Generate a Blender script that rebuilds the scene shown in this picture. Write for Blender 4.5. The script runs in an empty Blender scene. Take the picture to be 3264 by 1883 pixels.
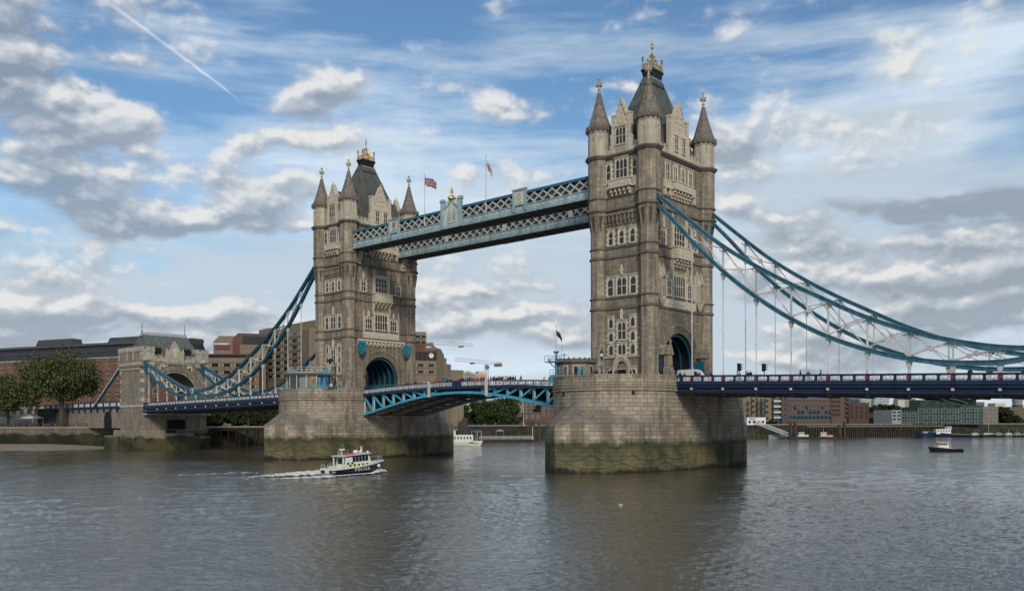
import bpy, math, random
from mathutils import Vector, Matrix
R = math.radians
random.seed(7)
S = bpy.context.scene
COL = S.collection

# ---------------------------------------------------------------- camera
FPX, YAW, CAM, HY, ROLL = 2801.45, -0.726, Vector((128.744, -137.627, 8.6)), 1347.88, -0.0023
fw = Vector((math.sin(YAW), math.cos(YAW), 0)); rt = Vector((math.cos(YAW), -math.sin(YAW), 0)); up = Vector((0, 0, 1))
r2 = rt*math.cos(ROLL)+up*math.sin(ROLL); u2 = -rt*math.sin(ROLL)+up*math.cos(ROLL)
cd = bpy.data.cameras.new('camera'); co = bpy.data.objects.new('camera', cd); COL.objects.link(co)
cd.sensor_width = 36; cd.lens = FPX/3264*36; cd.shift_y = (HY-941.5)/3264
cd.clip_start = .5; cd.clip_end = 20000
co.matrix_world = Matrix(((r2.x, u2.x, -fw.x, CAM.x), (r2.y, u2.y, -fw.y, CAM.y), (r2.z, u2.z, -fw.z, CAM.z), (0, 0, 0, 1)))
S.camera = co
def ray(x, y):
    a = (x-1632)/FPX; b = -(y-HY)/FPX
    a, b = a*math.cos(ROLL)-b*math.sin(ROLL), a*math.sin(ROLL)+b*math.cos(ROLL)
    return fw + rt*a + up*b
def at(x, y, F):            # world point seen in direction (x, y) at distance F ahead of the quay viewpoint
    return CAM + ray(x, y)*F

# ---------------------------------------------------------------- sun and exposure
SUN_AZ, SUN_EL = R(128), R(30)          # azimuth measured clockwise from +Y
sd = bpy.data.lights.new('sun', 'SUN'); so = bpy.data.objects.new('sun', sd); COL.objects.link(so)
sd.energy = 2.1; sd.angle = R(14); sd.color = (1.0, .93, .82)
to_sun = Vector((math.sin(SUN_AZ)*math.cos(SUN_EL), math.cos(SUN_AZ)*math.cos(SUN_EL), math.sin(SUN_EL)))
so.rotation_euler = (-to_sun).to_track_quat('-Z', 'Y').to_euler()
S.view_settings.view_transform = 'Standard'; S.view_settings.look = 'None'
S.view_settings.exposure = .17; S.view_settings.gamma = 1

# ---------------------------------------------------------------- world: Nishita sky with cloud layers in direction space
W = bpy.data.worlds.new("World"); S.world = W; W.use_nodes = True
nt = W.node_tree; nt.nodes.clear()
def N(t, **k):
    n = nt.nodes.new(t)
    for a, b in k.items(): setattr(n, a, b)
    return n
def put(sock, v):
    if hasattr(v, 'is_linked') or hasattr(v, 'links'): nt.links.new(v, sock)
    else: sock.default_value = v
def M(op, a, b=0.0, c=0.0, clamp=False):
    n = N('ShaderNodeMath', operation=op); n.use_clamp = clamp
    put(n.inputs[0], a); put(n.inputs[1], b); put(n.inputs[2], c); return n.outputs[0]
def ss(x, lo, hi):
    n = N('ShaderNodeMapRange', interpolation_type='SMOOTHSTEP'); put(n.inputs[0], x)
    n.inputs[1].default_value = lo; n.inputs[2].default_value = hi; return n.outputs[0]
def comb(x, y, z=0.0):
    n = N('ShaderNodeCombineXYZ'); put(n.inputs[0], x); put(n.inputs[1], y); put(n.inputs[2], z); return n.outputs[0]
def noise(v, sc, det=8, rough=.55, dist=0.0, lac=2.0):
    n = N('ShaderNodeTexNoise'); put(n.inputs['Vector'], v)
    n.inputs['Scale'].default_value = sc; n.inputs['Detail'].default_value = det
    n.inputs['Roughness'].default_value = rough; n.inputs['Distortion'].default_value = dist; n.inputs['Lacunarity'].default_value = lac
    return n.outputs[0]
def mixc(f, a, b):
    n = N('ShaderNodeMix', data_type='RGBA'); put(n.inputs[0], f); put(n.inputs[6], a); put(n.inputs[7], b); return n.outputs[2]
tc = N('ShaderNodeTexCoord'); sp = N('ShaderNodeSeparateXYZ'); nt.links.new(tc.outputs['Generated'], sp.inputs[0])
dx, dy, dz = sp.outputs
az = M('ARCTAN2', dx, dy); el = M('ARCSINE', dz)
sky = N('ShaderNodeTexSky', sky_type='NISHITA'); sky.sun_disc = False
sky.sun_elevation = SUN_EL; sky.sun_rotation = SUN_AZ; sky.altitude = 0; sky.air_density = 1.1; sky.dust_density = .6; sky.ozone_density = 3.0
# cloud placement as seen from the quay: (x, y, half width, half height, weight[, slope]) of soft masses in the sky
SKY_CUM = [(2750, 880, 560, 200, .26), (3000, 1060, 600, 90, .16), (500, 1010, 800, 60, .2), (1550, 1000, 400, 90, .14), (3100, 120, 300, 110, -.6), (1550, 930, 400, 90, -.10), (60, 300, 190, 75, .62), (270, 350, 170, 60, .62, .15), (130, 420, 240, 60, .5), (60, 500, 130, 60, .40), (200, 560, 200, 55, .62, .1), (420, 500, 120, 40, .42), (360, 640, 230, 65, .62, .2), (520, 560, 110, 45, .4), (500, 700, 170, 40, .5),
           (640, 545, 90, 55, .55), (720, 640, 130, 60, .58), (660, 730, 130, 35, .55), (850, 690, 200, 50, .58), (980, 740, 170, 35, .55), (900, 600, 120, 40, .40), (1010, 640, 80, 40, .40),
           (1080, 260, 150, 55, .62), (930, 270, 120, 40, .5), (1000, 330, 230, 28, .35), (850, 420, 170, 44, .62), (760, 450, 90, 30, .42), (1000, 460, 100, 40, .42), (330, 150, 150, 50, .34), (20, 120, 70, 60, .52), (15, 190, 60, 25, .4), (200, 130, 80, 40, .26), (500, 190, 60, 40, .22),
           (90, 715, 90, 26, .62), (60, 755, 80, 18, .4), (230, 740, 40, 20, .3),
           (40, 950, 80, 34, .95), (160, 985, 200, 36, .58), (520, 990, 280, 36, .56), (820, 1000, 220, 40, .55), (300, 1060, 500, 40, .5), (800, 1070, 300, 40, .42),
           (2330, 400, 120, 80, .66), (2280, 480, 110, 60, .62), (1985, 235, 60, 28, .5), (1820, 240, 60, 18, .28), (1490, 545, 60, 40, .46), (1700, 545, 120, 32, .42), (1640, 510, 50, 30, .2),
           (1500, 925, 110, 12, .5), (1680, 1000, 260, 26, .42, -.12), (1480, 1060, 200, 40, .32), (1720, 900, 120, 20, .3), (1800, 1080, 160, 50, .35),
           (3060, 632, 280, 30, 1.1, .02), (2880, 640, 120, 22, .5), (3240, 690, 40, 18, .7), (2430, 670, 90, 34, .45), (2580, 690, 140, 28, .42), (2600, 760, 200, 40, .5), (2900, 740, 260, 40, .40), (3150, 780, 200, 50, .48),
           (2460, 840, 90, 40, .62), (2640, 860, 180, 44, .52), (2860, 850, 160, 40, .55), (3060, 860, 160, 40, .58), (3230, 900, 120, 60, .55), (2820, 930, 130, 36, .66), (2930, 960, 110, 34, .58), (3100, 960, 150, 40, .5),
           (2500, 960, 160, 40, .36), (2700, 1020, 240, 36, .44), (3050, 1040, 260, 40, .46), (2420, 1100, 180, 40, .32), (2600, 1090, 200, 30, .3), (3200, 1000, 120, 30, .5)]
SKY_CIR = [(2950, 300, 460, 160, .5, -.18), (3150, 90, 340, 130, .62, -.2), (2800, 420, 560, 300, .22), (1450, 880, 500, 220, .2), (900, 480, 700, 260, .12), (2600, 480, 460, 60, .34, -.08), (2950, 430, 400, 50, .26, -.1), (2500, 560, 400, 50, .22), (1000, 400, 600, 160, .26), (400, 130, 500, 110, .20), (1500, 760, 600, 170, .46), (1400, 560, 500, 120, .28),
           (600, 900, 600, 40, .34), (700, 870, 240, 26, .2), (2700, 800, 700, 240, .40), (2100, 780, 300, 200, .3), (1550, 1000, 500, 160, .5), (500, 1060, 1200, 110, .45), (2800, 1050, 900, 160, .5), (300, 480, 500, 160, .2), (900, 560, 400, 160, .24), (1300, 250, 300, 60, .10), (1600, 90, 400, 130, -.10), (2200, 150, 200, 120, -.08), (2420, 60, 200, 60, .05), (2500, 340, 260, 40, .22, -.15), (2850, 190, 300, 34, .2, -.2), (1100, 130, 500, 20, .10)]
SKY_DRK = [(250, 650, 110, 30, .25), (720, 740, 200, 26, .35), (400, 680, 160, 28, .25), (1000, 770, 200, 24, .35), (180, 430, 260, 30, .10), (3060, 640, 330, 46, 1.5), (3240, 690, 50, 22, .5), (2330, 490, 110, 40, .25), (450, 1000, 700, 28, .25), (1500, 925, 120, 14, .3), (2700, 760, 300, 30, .2), (2700, 1000, 300, 40, .2), (3000, 900, 300, 20, .12)]
SKY_LIT = [(40, 945, 100, 40, .6), (100, 290, 200, 30, .1), (1100, 225, 120, 30, .15), (2850, 925, 160, 30, .25), (2440, 820, 80, 30, .2), (1750, 990, 300, 20, .25), (3150, 760, 200, 30, .15), (3100, 850, 200, 24, .2)]
def make_sky_layer(NX=2400, NY=1500, ELMAX=R(75)):
    """cloud layer on the celestial sphere: returns premixed colour + cover, rows = elevation, columns = azimuth around YAW"""
    import numpy as np
    rng = np.random.default_rng(12)
    AZR = 2*np.pi/3; azv = ((np.arange(NX)+.5)/NX-.5)*AZR; elv = (np.arange(NY)+.5)/NY*ELMAX
    def taps(n_out, ext):
        x = (np.arange(n_out)+.5)/n_out*ext; i = np.floor(x).astype(int); f = (x-i).astype('f')
        return i, ((1-f)**3/6, (3*f**3-6*f**2+4)/6, (-3*f**3+3*f**2+3*f+1)/6, f**3/6)
    def lat(cx, cy, nx=NX, ny=NY):          # one octave of smooth noise, ~N(0,1)
        cx = max(3.0, cx); cy = max(3.0, cy); G = rng.standard_normal((int(cy)+5, int(cx)+5)).astype('f')
        i, w = taps(nx, cx); H_ = sum(G[:, i+k]*w[k][None, :] for k in range(4)); i, w = taps(ny, cy)
        return sum(H_[i+k]*w[k][:, None] for k in range(4))*2.2
    def fbm(cell_az, cell_el, octv, gain, fn=None, nx=NX, ny=NY):   # cell sizes in radians of the first octave
        out = np.zeros((ny, nx), 'f'); a = 1.0; t = 0
        for k in range(octv):
            n = lat(AZR/cell_az*2**k, ELMAX/cell_el*2**k, nx, ny); out += a*(fn(n) if fn else n); t += a*a; a *= gain
        return out/math.sqrt(t)
    # warp in pixels
    wx = fbm(.16, .09, 5, .55)*.020; wy = fbm(.16, .09, 5, .55)*.010
    AZ = azv[None, :]+wx; EL = elv[:, None]+wy
    AZ0 = np.broadcast_to(azv[None, :], AZ.shape); EL0 = np.broadcast_to(elv[:, None], AZ.shape)
    def pix(A_, E_):
        c = np.maximum(np.cos(A_), .12); return (1632+FPX*np.tan(np.clip(A_, -1.35, 1.35))).astype('f'), (HY-FPX*np.tan(E_)/c).astype('f')
    PX, PY = pix(AZ, EL); QX, QY = pix(AZ0, EL0); inview = np.abs(azv) < 1.0
    def feats(lst, X, Y):
        t = np.zeros_like(X)
        for f in lst:
            px, py, rx, ry, w = f[:5]; sl = f[5] if len(f) > 5 else 0.0
            m = np.where(np.abs(azv-math.atan((px-1632)/FPX)) < 2.6*rx/FPX+.05)[0]
            if len(m) == 0: continue
            a, b = m[0], m[-1]+1; dx_ = X[:, a:b]-px; dy_ = Y[:, a:b]-py-sl*dx_
            t[:, a:b] += w*np.exp(-(dx_/rx)**2-(dy_/ry)**2)
        return t
    sm = lambda x, lo, hi: (lambda t: t*t*(3-2*t))(np.clip((x-lo)/(hi-lo), 0, 1))
    def shiftup(a, n): return np.concatenate([a[n:], np.repeat(a[-1:], n, 0)], 0)
    billow = lambda n: np.abs(n)-.72
    base = fbm(.13, .06, 4, .55); puff = fbm(.085, .048, 6, .58, billow); fine = fbm(.02, .012, 4, .6)
    cov = feats(SKY_CUM, PX, PY); edge = (1-inview.astype('f'))[None, :]
    cum = cov*1.15-.25+.10*base+.30*puff+.06*fine+edge*(.05+.15*base)
    A = sm(cum, -.17, .40)
    # self shading: lit from upper left, dark bases
    th = np.clip(cum+.05, 0, 1.0); dark = np.zeros_like(th)
    for k, w in ((6, .8), (14, 1.0), (26, 1.0), (44, .8)): dark += w*shiftup(th, k)
    dark = dark/3.6
    lit = (th-shiftup(np.roll(th, 6, 1), 9))*2.2+(puff*.16)
    D = np.clip(.36+.64*dark-lit*.60-.10*fine-.07*puff+feats(SKY_DRK, PX, PY)*1.5-feats(SKY_LIT, PX, PY)+.07*base, 0, 1)
    # high veil and streaks
    v1 = fbm(.5, .05, 7, .62); v2 = fbm(.11, .016, 6, .6); sh = np.round(.0*elv).astype(int)
    cir = feats(SKY_CIR, PX, PY)*.9+.12*v1+.13*v2
    lowv = np.exp(-(np.maximum(elv, 0)/.17)**2)[:, None]*.6; C = sm(cir+lowv+.07*puff+.05, -.22, .82)*.93
    col = np.zeros((NY, NX, 4), 'f')
    lo = np.array((.245, .285, .34), 'f'); mid = np.array((.43, .465, .51), 'f'); hi = np.array((.72, .72, .71), 'f')
    d = D[..., None]; cc = np.where(d < .5, hi+(mid-hi)*(d*2), mid+(lo-mid)*(d*2-1))
    ccir = np.array((.55, .64, .725), 'f')*(1-.12*np.clip(v1, -1, 1))[..., None]; a = A[..., None]*(.90-.12*np.clip(D, 0, 1)[..., None]); c = C[..., None]
    rgb = ccir*c; al = c.copy(); rgb = rgb*(1-a)+cc*a; al = al*(1-a)+a
    # contrail
    x0, y0, x1, y1 = 335, 0, 772, 322; L_ = math.hypot(x1-x0, y1-y0); ux, uy = (x1-x0)/L_, (y1-y0)/L_
    s = (QX-x0)*ux+(QY-y0)*uy; t = np.abs(-(QX-x0)*uy+(QY-y0)*ux+.004*fine*300-((s/L_)-.5)**2*10+2.5)
    wd = 2.3+2.6*np.clip(1-s/L_, 0, 1); tr = np.exp(-(t/wd)**2)*(s < L_)*(s > -400)*np.clip((L_-s)/60, 0, 1)*np.clip(.62+.22*v2, .25, .85)*(PX > 100)*inview[None, :]
    tr = (tr*(1-.7*A))[..., None]; rgb = rgb*(1-tr)+np.array((.74, .79, .88), 'f')*tr; al = al*(1-tr)+tr
    col[..., :3] = rgb/np.maximum(al, 1e-4); col[..., 3:] = al
    return col

cl = make_sky_layer()
img = bpy.data.images.new('cloud_layer', cl.shape[1], cl.shape[0], alpha=True, float_buffer=True)
img.colorspace_settings.name = 'Non-Color'; img.alpha_mode = 'CHANNEL_PACKED'
img.pixels.foreach_set(cl.ravel().astype('f')); img.update(); img.pack()
uu = M('MULTIPLY_ADD', M('SUBTRACT', az, YAW), 1/(2*math.pi/3), .5); vv = M('MULTIPLY', el, 1/R(75))
ti = N('ShaderNodeTexImage', interpolation='Cubic', extension='MIRROR'); ti.image = img; nt.links.new(comb(uu, vv), ti.inputs[0])
K = 10.0
def c3(r, g, b): return (r*K, g*K, b*K, 1)
low = ss(el, .24, .02)                        # pale band towards the horizon
skyc = N('ShaderNodeVectorMath', operation='MULTIPLY'); nt.links.new(sky.outputs[0], skyc.inputs[0]); skyc.inputs[1].default_value = (.82, .98, 1.04)
blue = mixc(M('MULTIPLY', low, .62), skyc.outputs[0], c3(.50, .60, .70))
sc_ = N('ShaderNodeVectorMath', operation='SCALE'); nt.links.new(ti.outputs[0], sc_.inputs[0]); sc_.inputs['Scale'].default_value = K
col = mixc(ti.outputs[1], blue, sc_.outputs[0])
gnd = mixc(ss(dz, -.02, -.002), c3(.12, .12, .11), col)
bg = N('ShaderNodeBackground'); nt.links.new(gnd, bg.inputs[0]); bg.inputs[1].default_value = .1
wo = N('ShaderNodeOutputWorld'); nt.links.new(bg.outputs[0], wo.inputs[0])

# ---------------------------------------------------------------- materials
MATS = {}
def mat(name, col, rough=.7, metal=0.0, var=.12, vscale=.6, spec=.3, brick=None, stain=0.0, fine=0.0, bump=0.0, alpha=None):
    """procedural paint / stone. brick=(width, row, mortar size, mortar darkness, block variation)"""
    if name in MATS: return MATS[name]
    m = bpy.data.materials.new(name); m.use_nodes = True; t = m.node_tree; L = t.links; b = t.nodes['Principled BSDF']
    b.inputs['Roughness'].default_value = rough; b.inputs['Metallic'].default_value = metal
    b.inputs['Specular IOR Level'].default_value = spec
    tcn = t.nodes.new('ShaderNodeTexCoord')
    def nz(sc, det=6, vec=None, ro=.6):
        n = t.nodes.new('ShaderNodeTexNoise'); n.inputs['Scale'].default_value = sc; n.inputs['Detail'].default_value = det; n.inputs['Roughness'].default_value = ro
        L.new(vec or tcn.outputs['Object'], n.inputs['Vector']); return n.outputs[0]
    def mr(x, a, b_, c, d):
        n = t.nodes.new('ShaderNodeMapRange'); L.new(x, n.inputs[0])
        for i, v in enumerate((a, b_, c, d)): n.inputs[i+1].default_value = v
        return n.outputs[0]
    def mul(c, f):
        n = t.nodes.new('ShaderNodeMix'); n.data_type = 'RGBA'; n.blend_type = 'MULTIPLY'; n.inputs[0].default_value = 1
        L.new(c, n.inputs[6]); cc = t.nodes.new('ShaderNodeCombineColor')
        for i in range(3): L.new(f, cc.inputs[i])
        L.new(cc.outputs[0], n.inputs[7]); return n.outputs[2]
    if brick:
        bw, rh, ms, md, bv = brick
        br = t.nodes.new('ShaderNodeTexBrick'); L.new(tcn.outputs['UV'], br.inputs['Vector'])
        br.inputs['Scale'].default_value = 1; br.inputs['Brick Width'].default_value = bw; br.inputs['Row Height'].default_value = rh
        br.inputs['Mortar Size'].default_value = ms; br.inputs['Mortar Smooth'].default_value = .3
        br.inputs['Color1'].default_value = (col[0]*(1-bv), col[1]*(1-bv), col[2]*(1-bv), 1)
        br.inputs['Color2'].default_value = (col[0]*(1+bv), col[1]*(1+bv*.97), col[2]*(1+bv*.9), 1)
        br.inputs['Mortar'].default_value = (col[0]*md, col[1]*md, col[2]*md, 1)
        c = br.outputs['Color']
    else:
        rg = t.nodes.new('ShaderNodeRGB'); rg.outputs[0].default_value = (*col, 1); c = rg.outputs[0]
    c = mul(c, mr(nz(vscale), .25, .75, 1-var, 1+var))
    if fine: c = mul(c, mr(nz(vscale*9, 4), .3, .7, 1-fine, 1+fine))
    if stain:
        mp = t.nodes.new('ShaderNodeMapping'); L.new(tcn.outputs['Object'], mp.inputs[0]); mp.inputs['Scale'].default_value = (1.3, 1.3, .12)
        c = mul(c, mr(nz(1.0, 6, mp.outputs[0]), .38, .62, 1-stain, 1+stain*.25))
    L.new(c, b.inputs['Base Color'])
    if bump:
        bp = t.nodes.new('ShaderNodeBump'); bp.inputs['Distance'].default_value = bump; bp.inputs['Strength'].default_value = .8
        L.new(nz(vscale*6, 6), bp.inputs['Height']); L.new(bp.outputs[0], b.inputs['Normal'])
    if alpha is not None: b.inputs['Alpha'].default_value = alpha
    MATS[name] = m; return m
granite = mat('granite', (.285, .234, .174), .85, var=.16, vscale=.22, brick=(1.1, .46, .024, .6, .2), stain=.46, fine=.1)
rubble = mat('rubble', (.242, .198, .148), .9, var=.16, vscale=.3, brick=(.75, .36, .03, .6, .22), stain=.36, fine=.14)
pale = mat('pale_stone', (.46, .40, .31), .85, var=.15, vscale=.9, brick=(1.0, .45, .018, .75, .06), stain=.25, fine=.16)
trim = mat('window_trim_stone', (.58, .51, .39), .85, var=.22, vscale=1.2, stain=.3, fine=.16)
palec = mat('carved_stone', (.49, .425, .325), .85, var=.36, vscale=3.0, fine=.25)
spirem = mat('spire_stone', (.17, .148, .122), .9, var=.22, vscale=.8, brick=(.9, .5, .03, .6, .25), fine=.12)
mould = mat('moulding_stone', (.135, .115, .094), .9, var=.25, vscale=.7)
slate = mat('slate', (.095, .10, .085), .75, var=.28, vscale=.5, brick=(.35, .22, .02, .8, .12), stain=.25)
lead = mat('lead', (.20, .215, .215), .6, var=.2, vscale=2)
glass = mat('window_glass', (.016, .018, .02), .15, spec=.5, var=.3, vscale=3)
black = mat('black_iron', (.012, .012, .014), .5, var=.2)
gold = mat('gilding', (.85, .50, .12), .35, 1.0, var=.15)
chain_blue = mat('chain_blue', (.065, .19, .24), .5, var=.2, vscale=.8, stain=.35, fine=.12, spec=.4)
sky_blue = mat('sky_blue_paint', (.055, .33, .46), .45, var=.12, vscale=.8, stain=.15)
walk_blue = mat('walkway_blue', (.30, .415, .43), .55, var=.16, vscale=.8, stain=.32, fine=.1)
teal = mat('teal_paint', (.012, .10, .14), .5, var=.15)
dteal = mat('dark_teal_paint', (.025, .11, .16), .5, var=.15)
navy = mat('navy_paint', (.010, .027, .074), .45, var=.24, vscale=.8, stain=.35, spec=.4)
white = mat('white_paint', (.56, .55, .52), .55, var=.14, vscale=1.2, stain=.3, fine=.08)
cream = mat('cream_paint', (.55, .53, .46), .55, var=.12, vscale=1.0, stain=.2)
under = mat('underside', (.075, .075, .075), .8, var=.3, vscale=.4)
red = mat('red_paint', (.30, .02, .025), .5)
asphalt = mat('asphalt', (.05, .05, .05), .95)

# ---------------------------------------------------------------- mesh building
class MB:
    def __init__(s): s.V = []; s.F = []; s.U = []; s.mi = []; s.cur = 0
    def face(s, pts, uv=None):
        i = len(s.V); pts = [Vector(p) for p in pts]; s.V += [tuple(p) for p in pts]; s.F.append(tuple(range(i, i+len(pts)))); s.mi.append(s.cur)
        if uv is None:
            n = Vector((0, 0, 0))
            for k in range(len(pts)):
                a, b = pts[k], pts[(k+1) % len(pts)]
                n += Vector(((a.y-b.y)*(a.z+b.z), (a.z-b.z)*(a.x+b.x), (a.x-b.x)*(a.y+b.y)))
            if n.length < 1e-12: n = Vector((0, 0, 1))
            n.normalize()
            if abs(n.z) > .9: uv = [(p.x, p.y) for p in pts]
            else:
                t = Vector((-n.y, n.x, 0)).normalized(); uv = [(p.dot(t), p.z) for p in pts]
        s.U += uv
    def box(s, x0, x1, y0, y1, z0, z1):
        a = [(x0, y0, z0), (x1, y0, z0), (x1, y1, z0), (x0, y1, z0), (x0, y0, z1), (x1, y0, z1), (x1, y1, z1), (x0, y1, z1)]
        for f in ((3, 2, 1, 0), (4, 5, 6, 7), (0, 1, 5, 4), (1, 2, 6, 5), (2, 3, 7, 6), (3, 0, 4, 7)): s.face([a[i] for i in f])
    def hexa(s, lo, hi):     # two quads
        n = len(lo)
        s.face(list(reversed(lo))); s.face(hi)
        for i in range(n):
            j = (i+1) % n; s.face([lo[i], lo[j], hi[j], hi[i]])
    def prism(s, poly, F, w0, w1):   # polygon (u,v) counter-clockwise extruded along w in frame F
        lo = [F(u, v, w0) for u, v in poly]; hi = [F(u, v, w1) for u, v in poly]
        s.hexa(lo, hi)
    def fbox(s, F, u0, u1, v0, v1, w0, w1): s.prism([(u0, v0), (u1, v0), (u1, v1), (u0, v1)], F, w0, w1)
    def bar(s, p, q, w, h, upv=(0, 0, 1)):
        p = Vector(p); q = Vector(q); d = (q-p)
        if d.length < 1e-6: return
        d.normalize(); u = Vector(upv)
        if abs(d.dot(u)) > .98: u = Vector((1, 0, 0))
        a = d.cross(u).normalized()*w/2; b = a.cross(d).normalized()*h/2
        s.hexa([p-a-b, p+a-b, p+a+b, p-a+b], [q-a-b, q+a-b, q+a+b, q-a+b])
    def lathe(s, prof, c=(0, 0), n=12, rot=0.0, sx=1, sy=1, cap=True):
        rings = []
        for r, z in prof:
            rings.append([(c[0]+sx*r*math.cos(rot+2*math.pi*k/n), c[1]+sy*r*math.sin(rot+2*math.pi*k/n), z) for k in range(n)])
        for a, b in zip(rings, rings[1:]):
            for k in range(n):
                j = (k+1) % n
                s.face([a[k], a[j], b[j], b[k]])
        if cap: s.face(list(reversed(rings[0]))); s.face(rings[-1])
    def tube(s, pts, r, n=8):
        pts = [Vector(p) for p in pts]; rs = r if isinstance(r, (list, tuple)) else [r]*len(pts); rings = []
        for i, p in enumerate(pts):
            d = (pts[min(i+1, len(pts)-1)]-pts[max(i-1, 0)])
            d = d.normalized() if d.length > 1e-9 else Vector((0, 0, 1))
            u = Vector((0, 0, 1)) if abs(d.z) < .95 else Vector((1, 0, 0))
            a = d.cross(u).normalized(); b = a.cross(d).normalized()
            rings.append([p+(a*math.cos(2*math.pi*k/n)+b*math.sin(2*math.pi*k/n))*rs[i] for k in range(n)])
        for a, b in zip(rings, rings[1:]):
            for k in range(n):
                j = (k+1) % n; s.face([a[k], a[j], b[j], b[k]])
        s.face(list(reversed(rings[0]))); s.face(rings[-1])
    def ball(s, c, r, n=8, sz=1.0):
        m = max(3, n//2); s.lathe([(max(.001, r*math.sin(math.pi*i/m)), c[2]-sz*r*math.cos(math.pi*i/m)) for i in range(m+1)], (c[0], c[1]), n)
    def grid(s, rows, close=False):      # rows of points -> quads
        for a, b in zip(rows, rows[1:]):
            for k in range(len(a)-1): s.face([a[k], a[k+1], b[k+1], b[k]])
    def build(s, name, m, parent=None, smooth=False, loc=None):
        me = bpy.data.meshes.new(name); me.from_pydata(s.V, [], s.F)
        uv = me.uv_layers.new(name='UVMap'); uv.data.foreach_set('uv', [c for t in s.U for c in t])
        if isinstance(m, (list, tuple)):
            for q in m: me.materials.append(q)
        else: me.materials.append(m)
        if any(s.mi): me.polygons.foreach_set('material_index', s.mi)
        if smooth:
            import bmesh
            bm = bmesh.new(); bm.from_mesh(me); bmesh.ops.remove_doubles(bm, verts=bm.verts, dist=1e-4); bm.to_mesh(me); bm.free()
            me.polygons.foreach_set('use_smooth', [True]*len(me.polygons))
        me.update()
        o = bpy.data.objects.new(name, me); COL.objects.link(o)
        if parent: o.parent = parent
        if loc: o.location = loc
        return o
def tag(o, label=None, cat=None, group=None, kind=None):
    if label: o['label'] = label
    if cat: o['category'] = cat
    if group: o['group'] = group
    if kind: o['kind'] = kind
    return o
def thing(name, label, cat, loc=(0, 0, 0), rz=0.0, group=None):
    o = bpy.data.objects.new(name, None); COL.objects.link(o); o.location = loc; o.rotation_euler = (0, 0, rz); o.empty_display_size = .5
    return tag(o, label, cat, group)
def kids(o): return [c for c in bpy.data.objects if c.parent == o]
def copy_tree(o, loc, rz, label=None, group=None):
    ch = {}
    for q in bpy.data.objects:
        if q.parent: ch.setdefault(q.parent.name, []).append(q)
    def rec(a, par):
        c = a.copy(); COL.objects.link(c); c.parent = par
        for k in ch.get(a.name, []): rec(k, c)
        return c
    r = rec(o, None); r.location = loc; r.rotation_euler = (0, 0, rz)
    if label: r['label'] = label
    if group: r['group'] = group
    return r
def copy_part(o, parent, loc=None):
    c = o.copy(); COL.objects.link(c); c.parent = parent
    if loc is not None: c.location = loc
    return c

# ---------------------------------------------------------------- water
def water_mat():
    m = bpy.data.materials.new('river_water'); m.use_nodes = True; t = m.node_tree; L = t.links; b = t.nodes['Principled BSDF']
    b.inputs['Roughness'].default_value = .045; b.inputs['IOR'].default_value = 1.72; b.inputs['Specular IOR Level'].default_value = 1.0
    g = t.nodes.new('ShaderNodeTexCoord')
    def nz(sc, det, scale, rot=0, dist=0.0, ro=.55):
        mp = t.nodes.new('ShaderNodeMapping'); mp.inputs['Scale'].default_value = scale; mp.inputs['Rotation'].default_value = (0, 0, rot); L.new(g.outputs['Object'], mp.inputs[0])
        n = t.nodes.new('ShaderNodeTexNoise'); n.inputs['Scale'].default_value = sc; n.inputs['Detail'].default_value = det; n.inputs['Roughness'].default_value = ro; n.inputs['Distortion'].default_value = dist
        L.new(mp.outputs[0], n.inputs[0]); return n.outputs[0]
    def ma(op, a, bb):
        n = t.nodes.new('ShaderNodeMath'); n.operation = op
        for i, v in enumerate((a, bb)):
            if hasattr(v, 'links'): L.new(v, n.inputs[i])
            else: n.inputs[i].default_value = v
        return n.outputs[0]
    big = nz(.05, 3, (1, 1, 1)); patch = nz(.018, 4, (1, 2.0, 1), .5)
    a = nz(1.0, 5, (1, 1.5, 1), R(25), .5, .62); c = nz(3.2, 4, (1, 1.5, 1), R(-15), .4)
    amp = ma('ADD', ma('MULTIPLY', patch, 2.4), -.25)
    h = ma('MULTIPLY', ma('ADD', ma('MULTIPLY', a, 1.0), ma('MULTIPLY', c, .28)), amp)
    bp = t.nodes.new('ShaderNodeBump'); bp.inputs['Distance'].default_value = WAVE; bp.inputs['Strength'].default_value = 1.0
    L.new(h, bp.inputs['Height']); L.new(bp.outputs[0], b.inputs['Normal'])
    mx = t.nodes.new('ShaderNodeMix'); mx.data_type = 'RGBA'; L.new(big, mx.inputs[0])
    mx.inputs[6].default_value = (.054, .048, .030, 1); mx.inputs[7].default_value = (.076, .068, .043, 1); L.new(mx.outputs[2], b.inputs['Base Color'])
    return m
WAVE = .09; WL = .62          # tide level of the river
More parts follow.
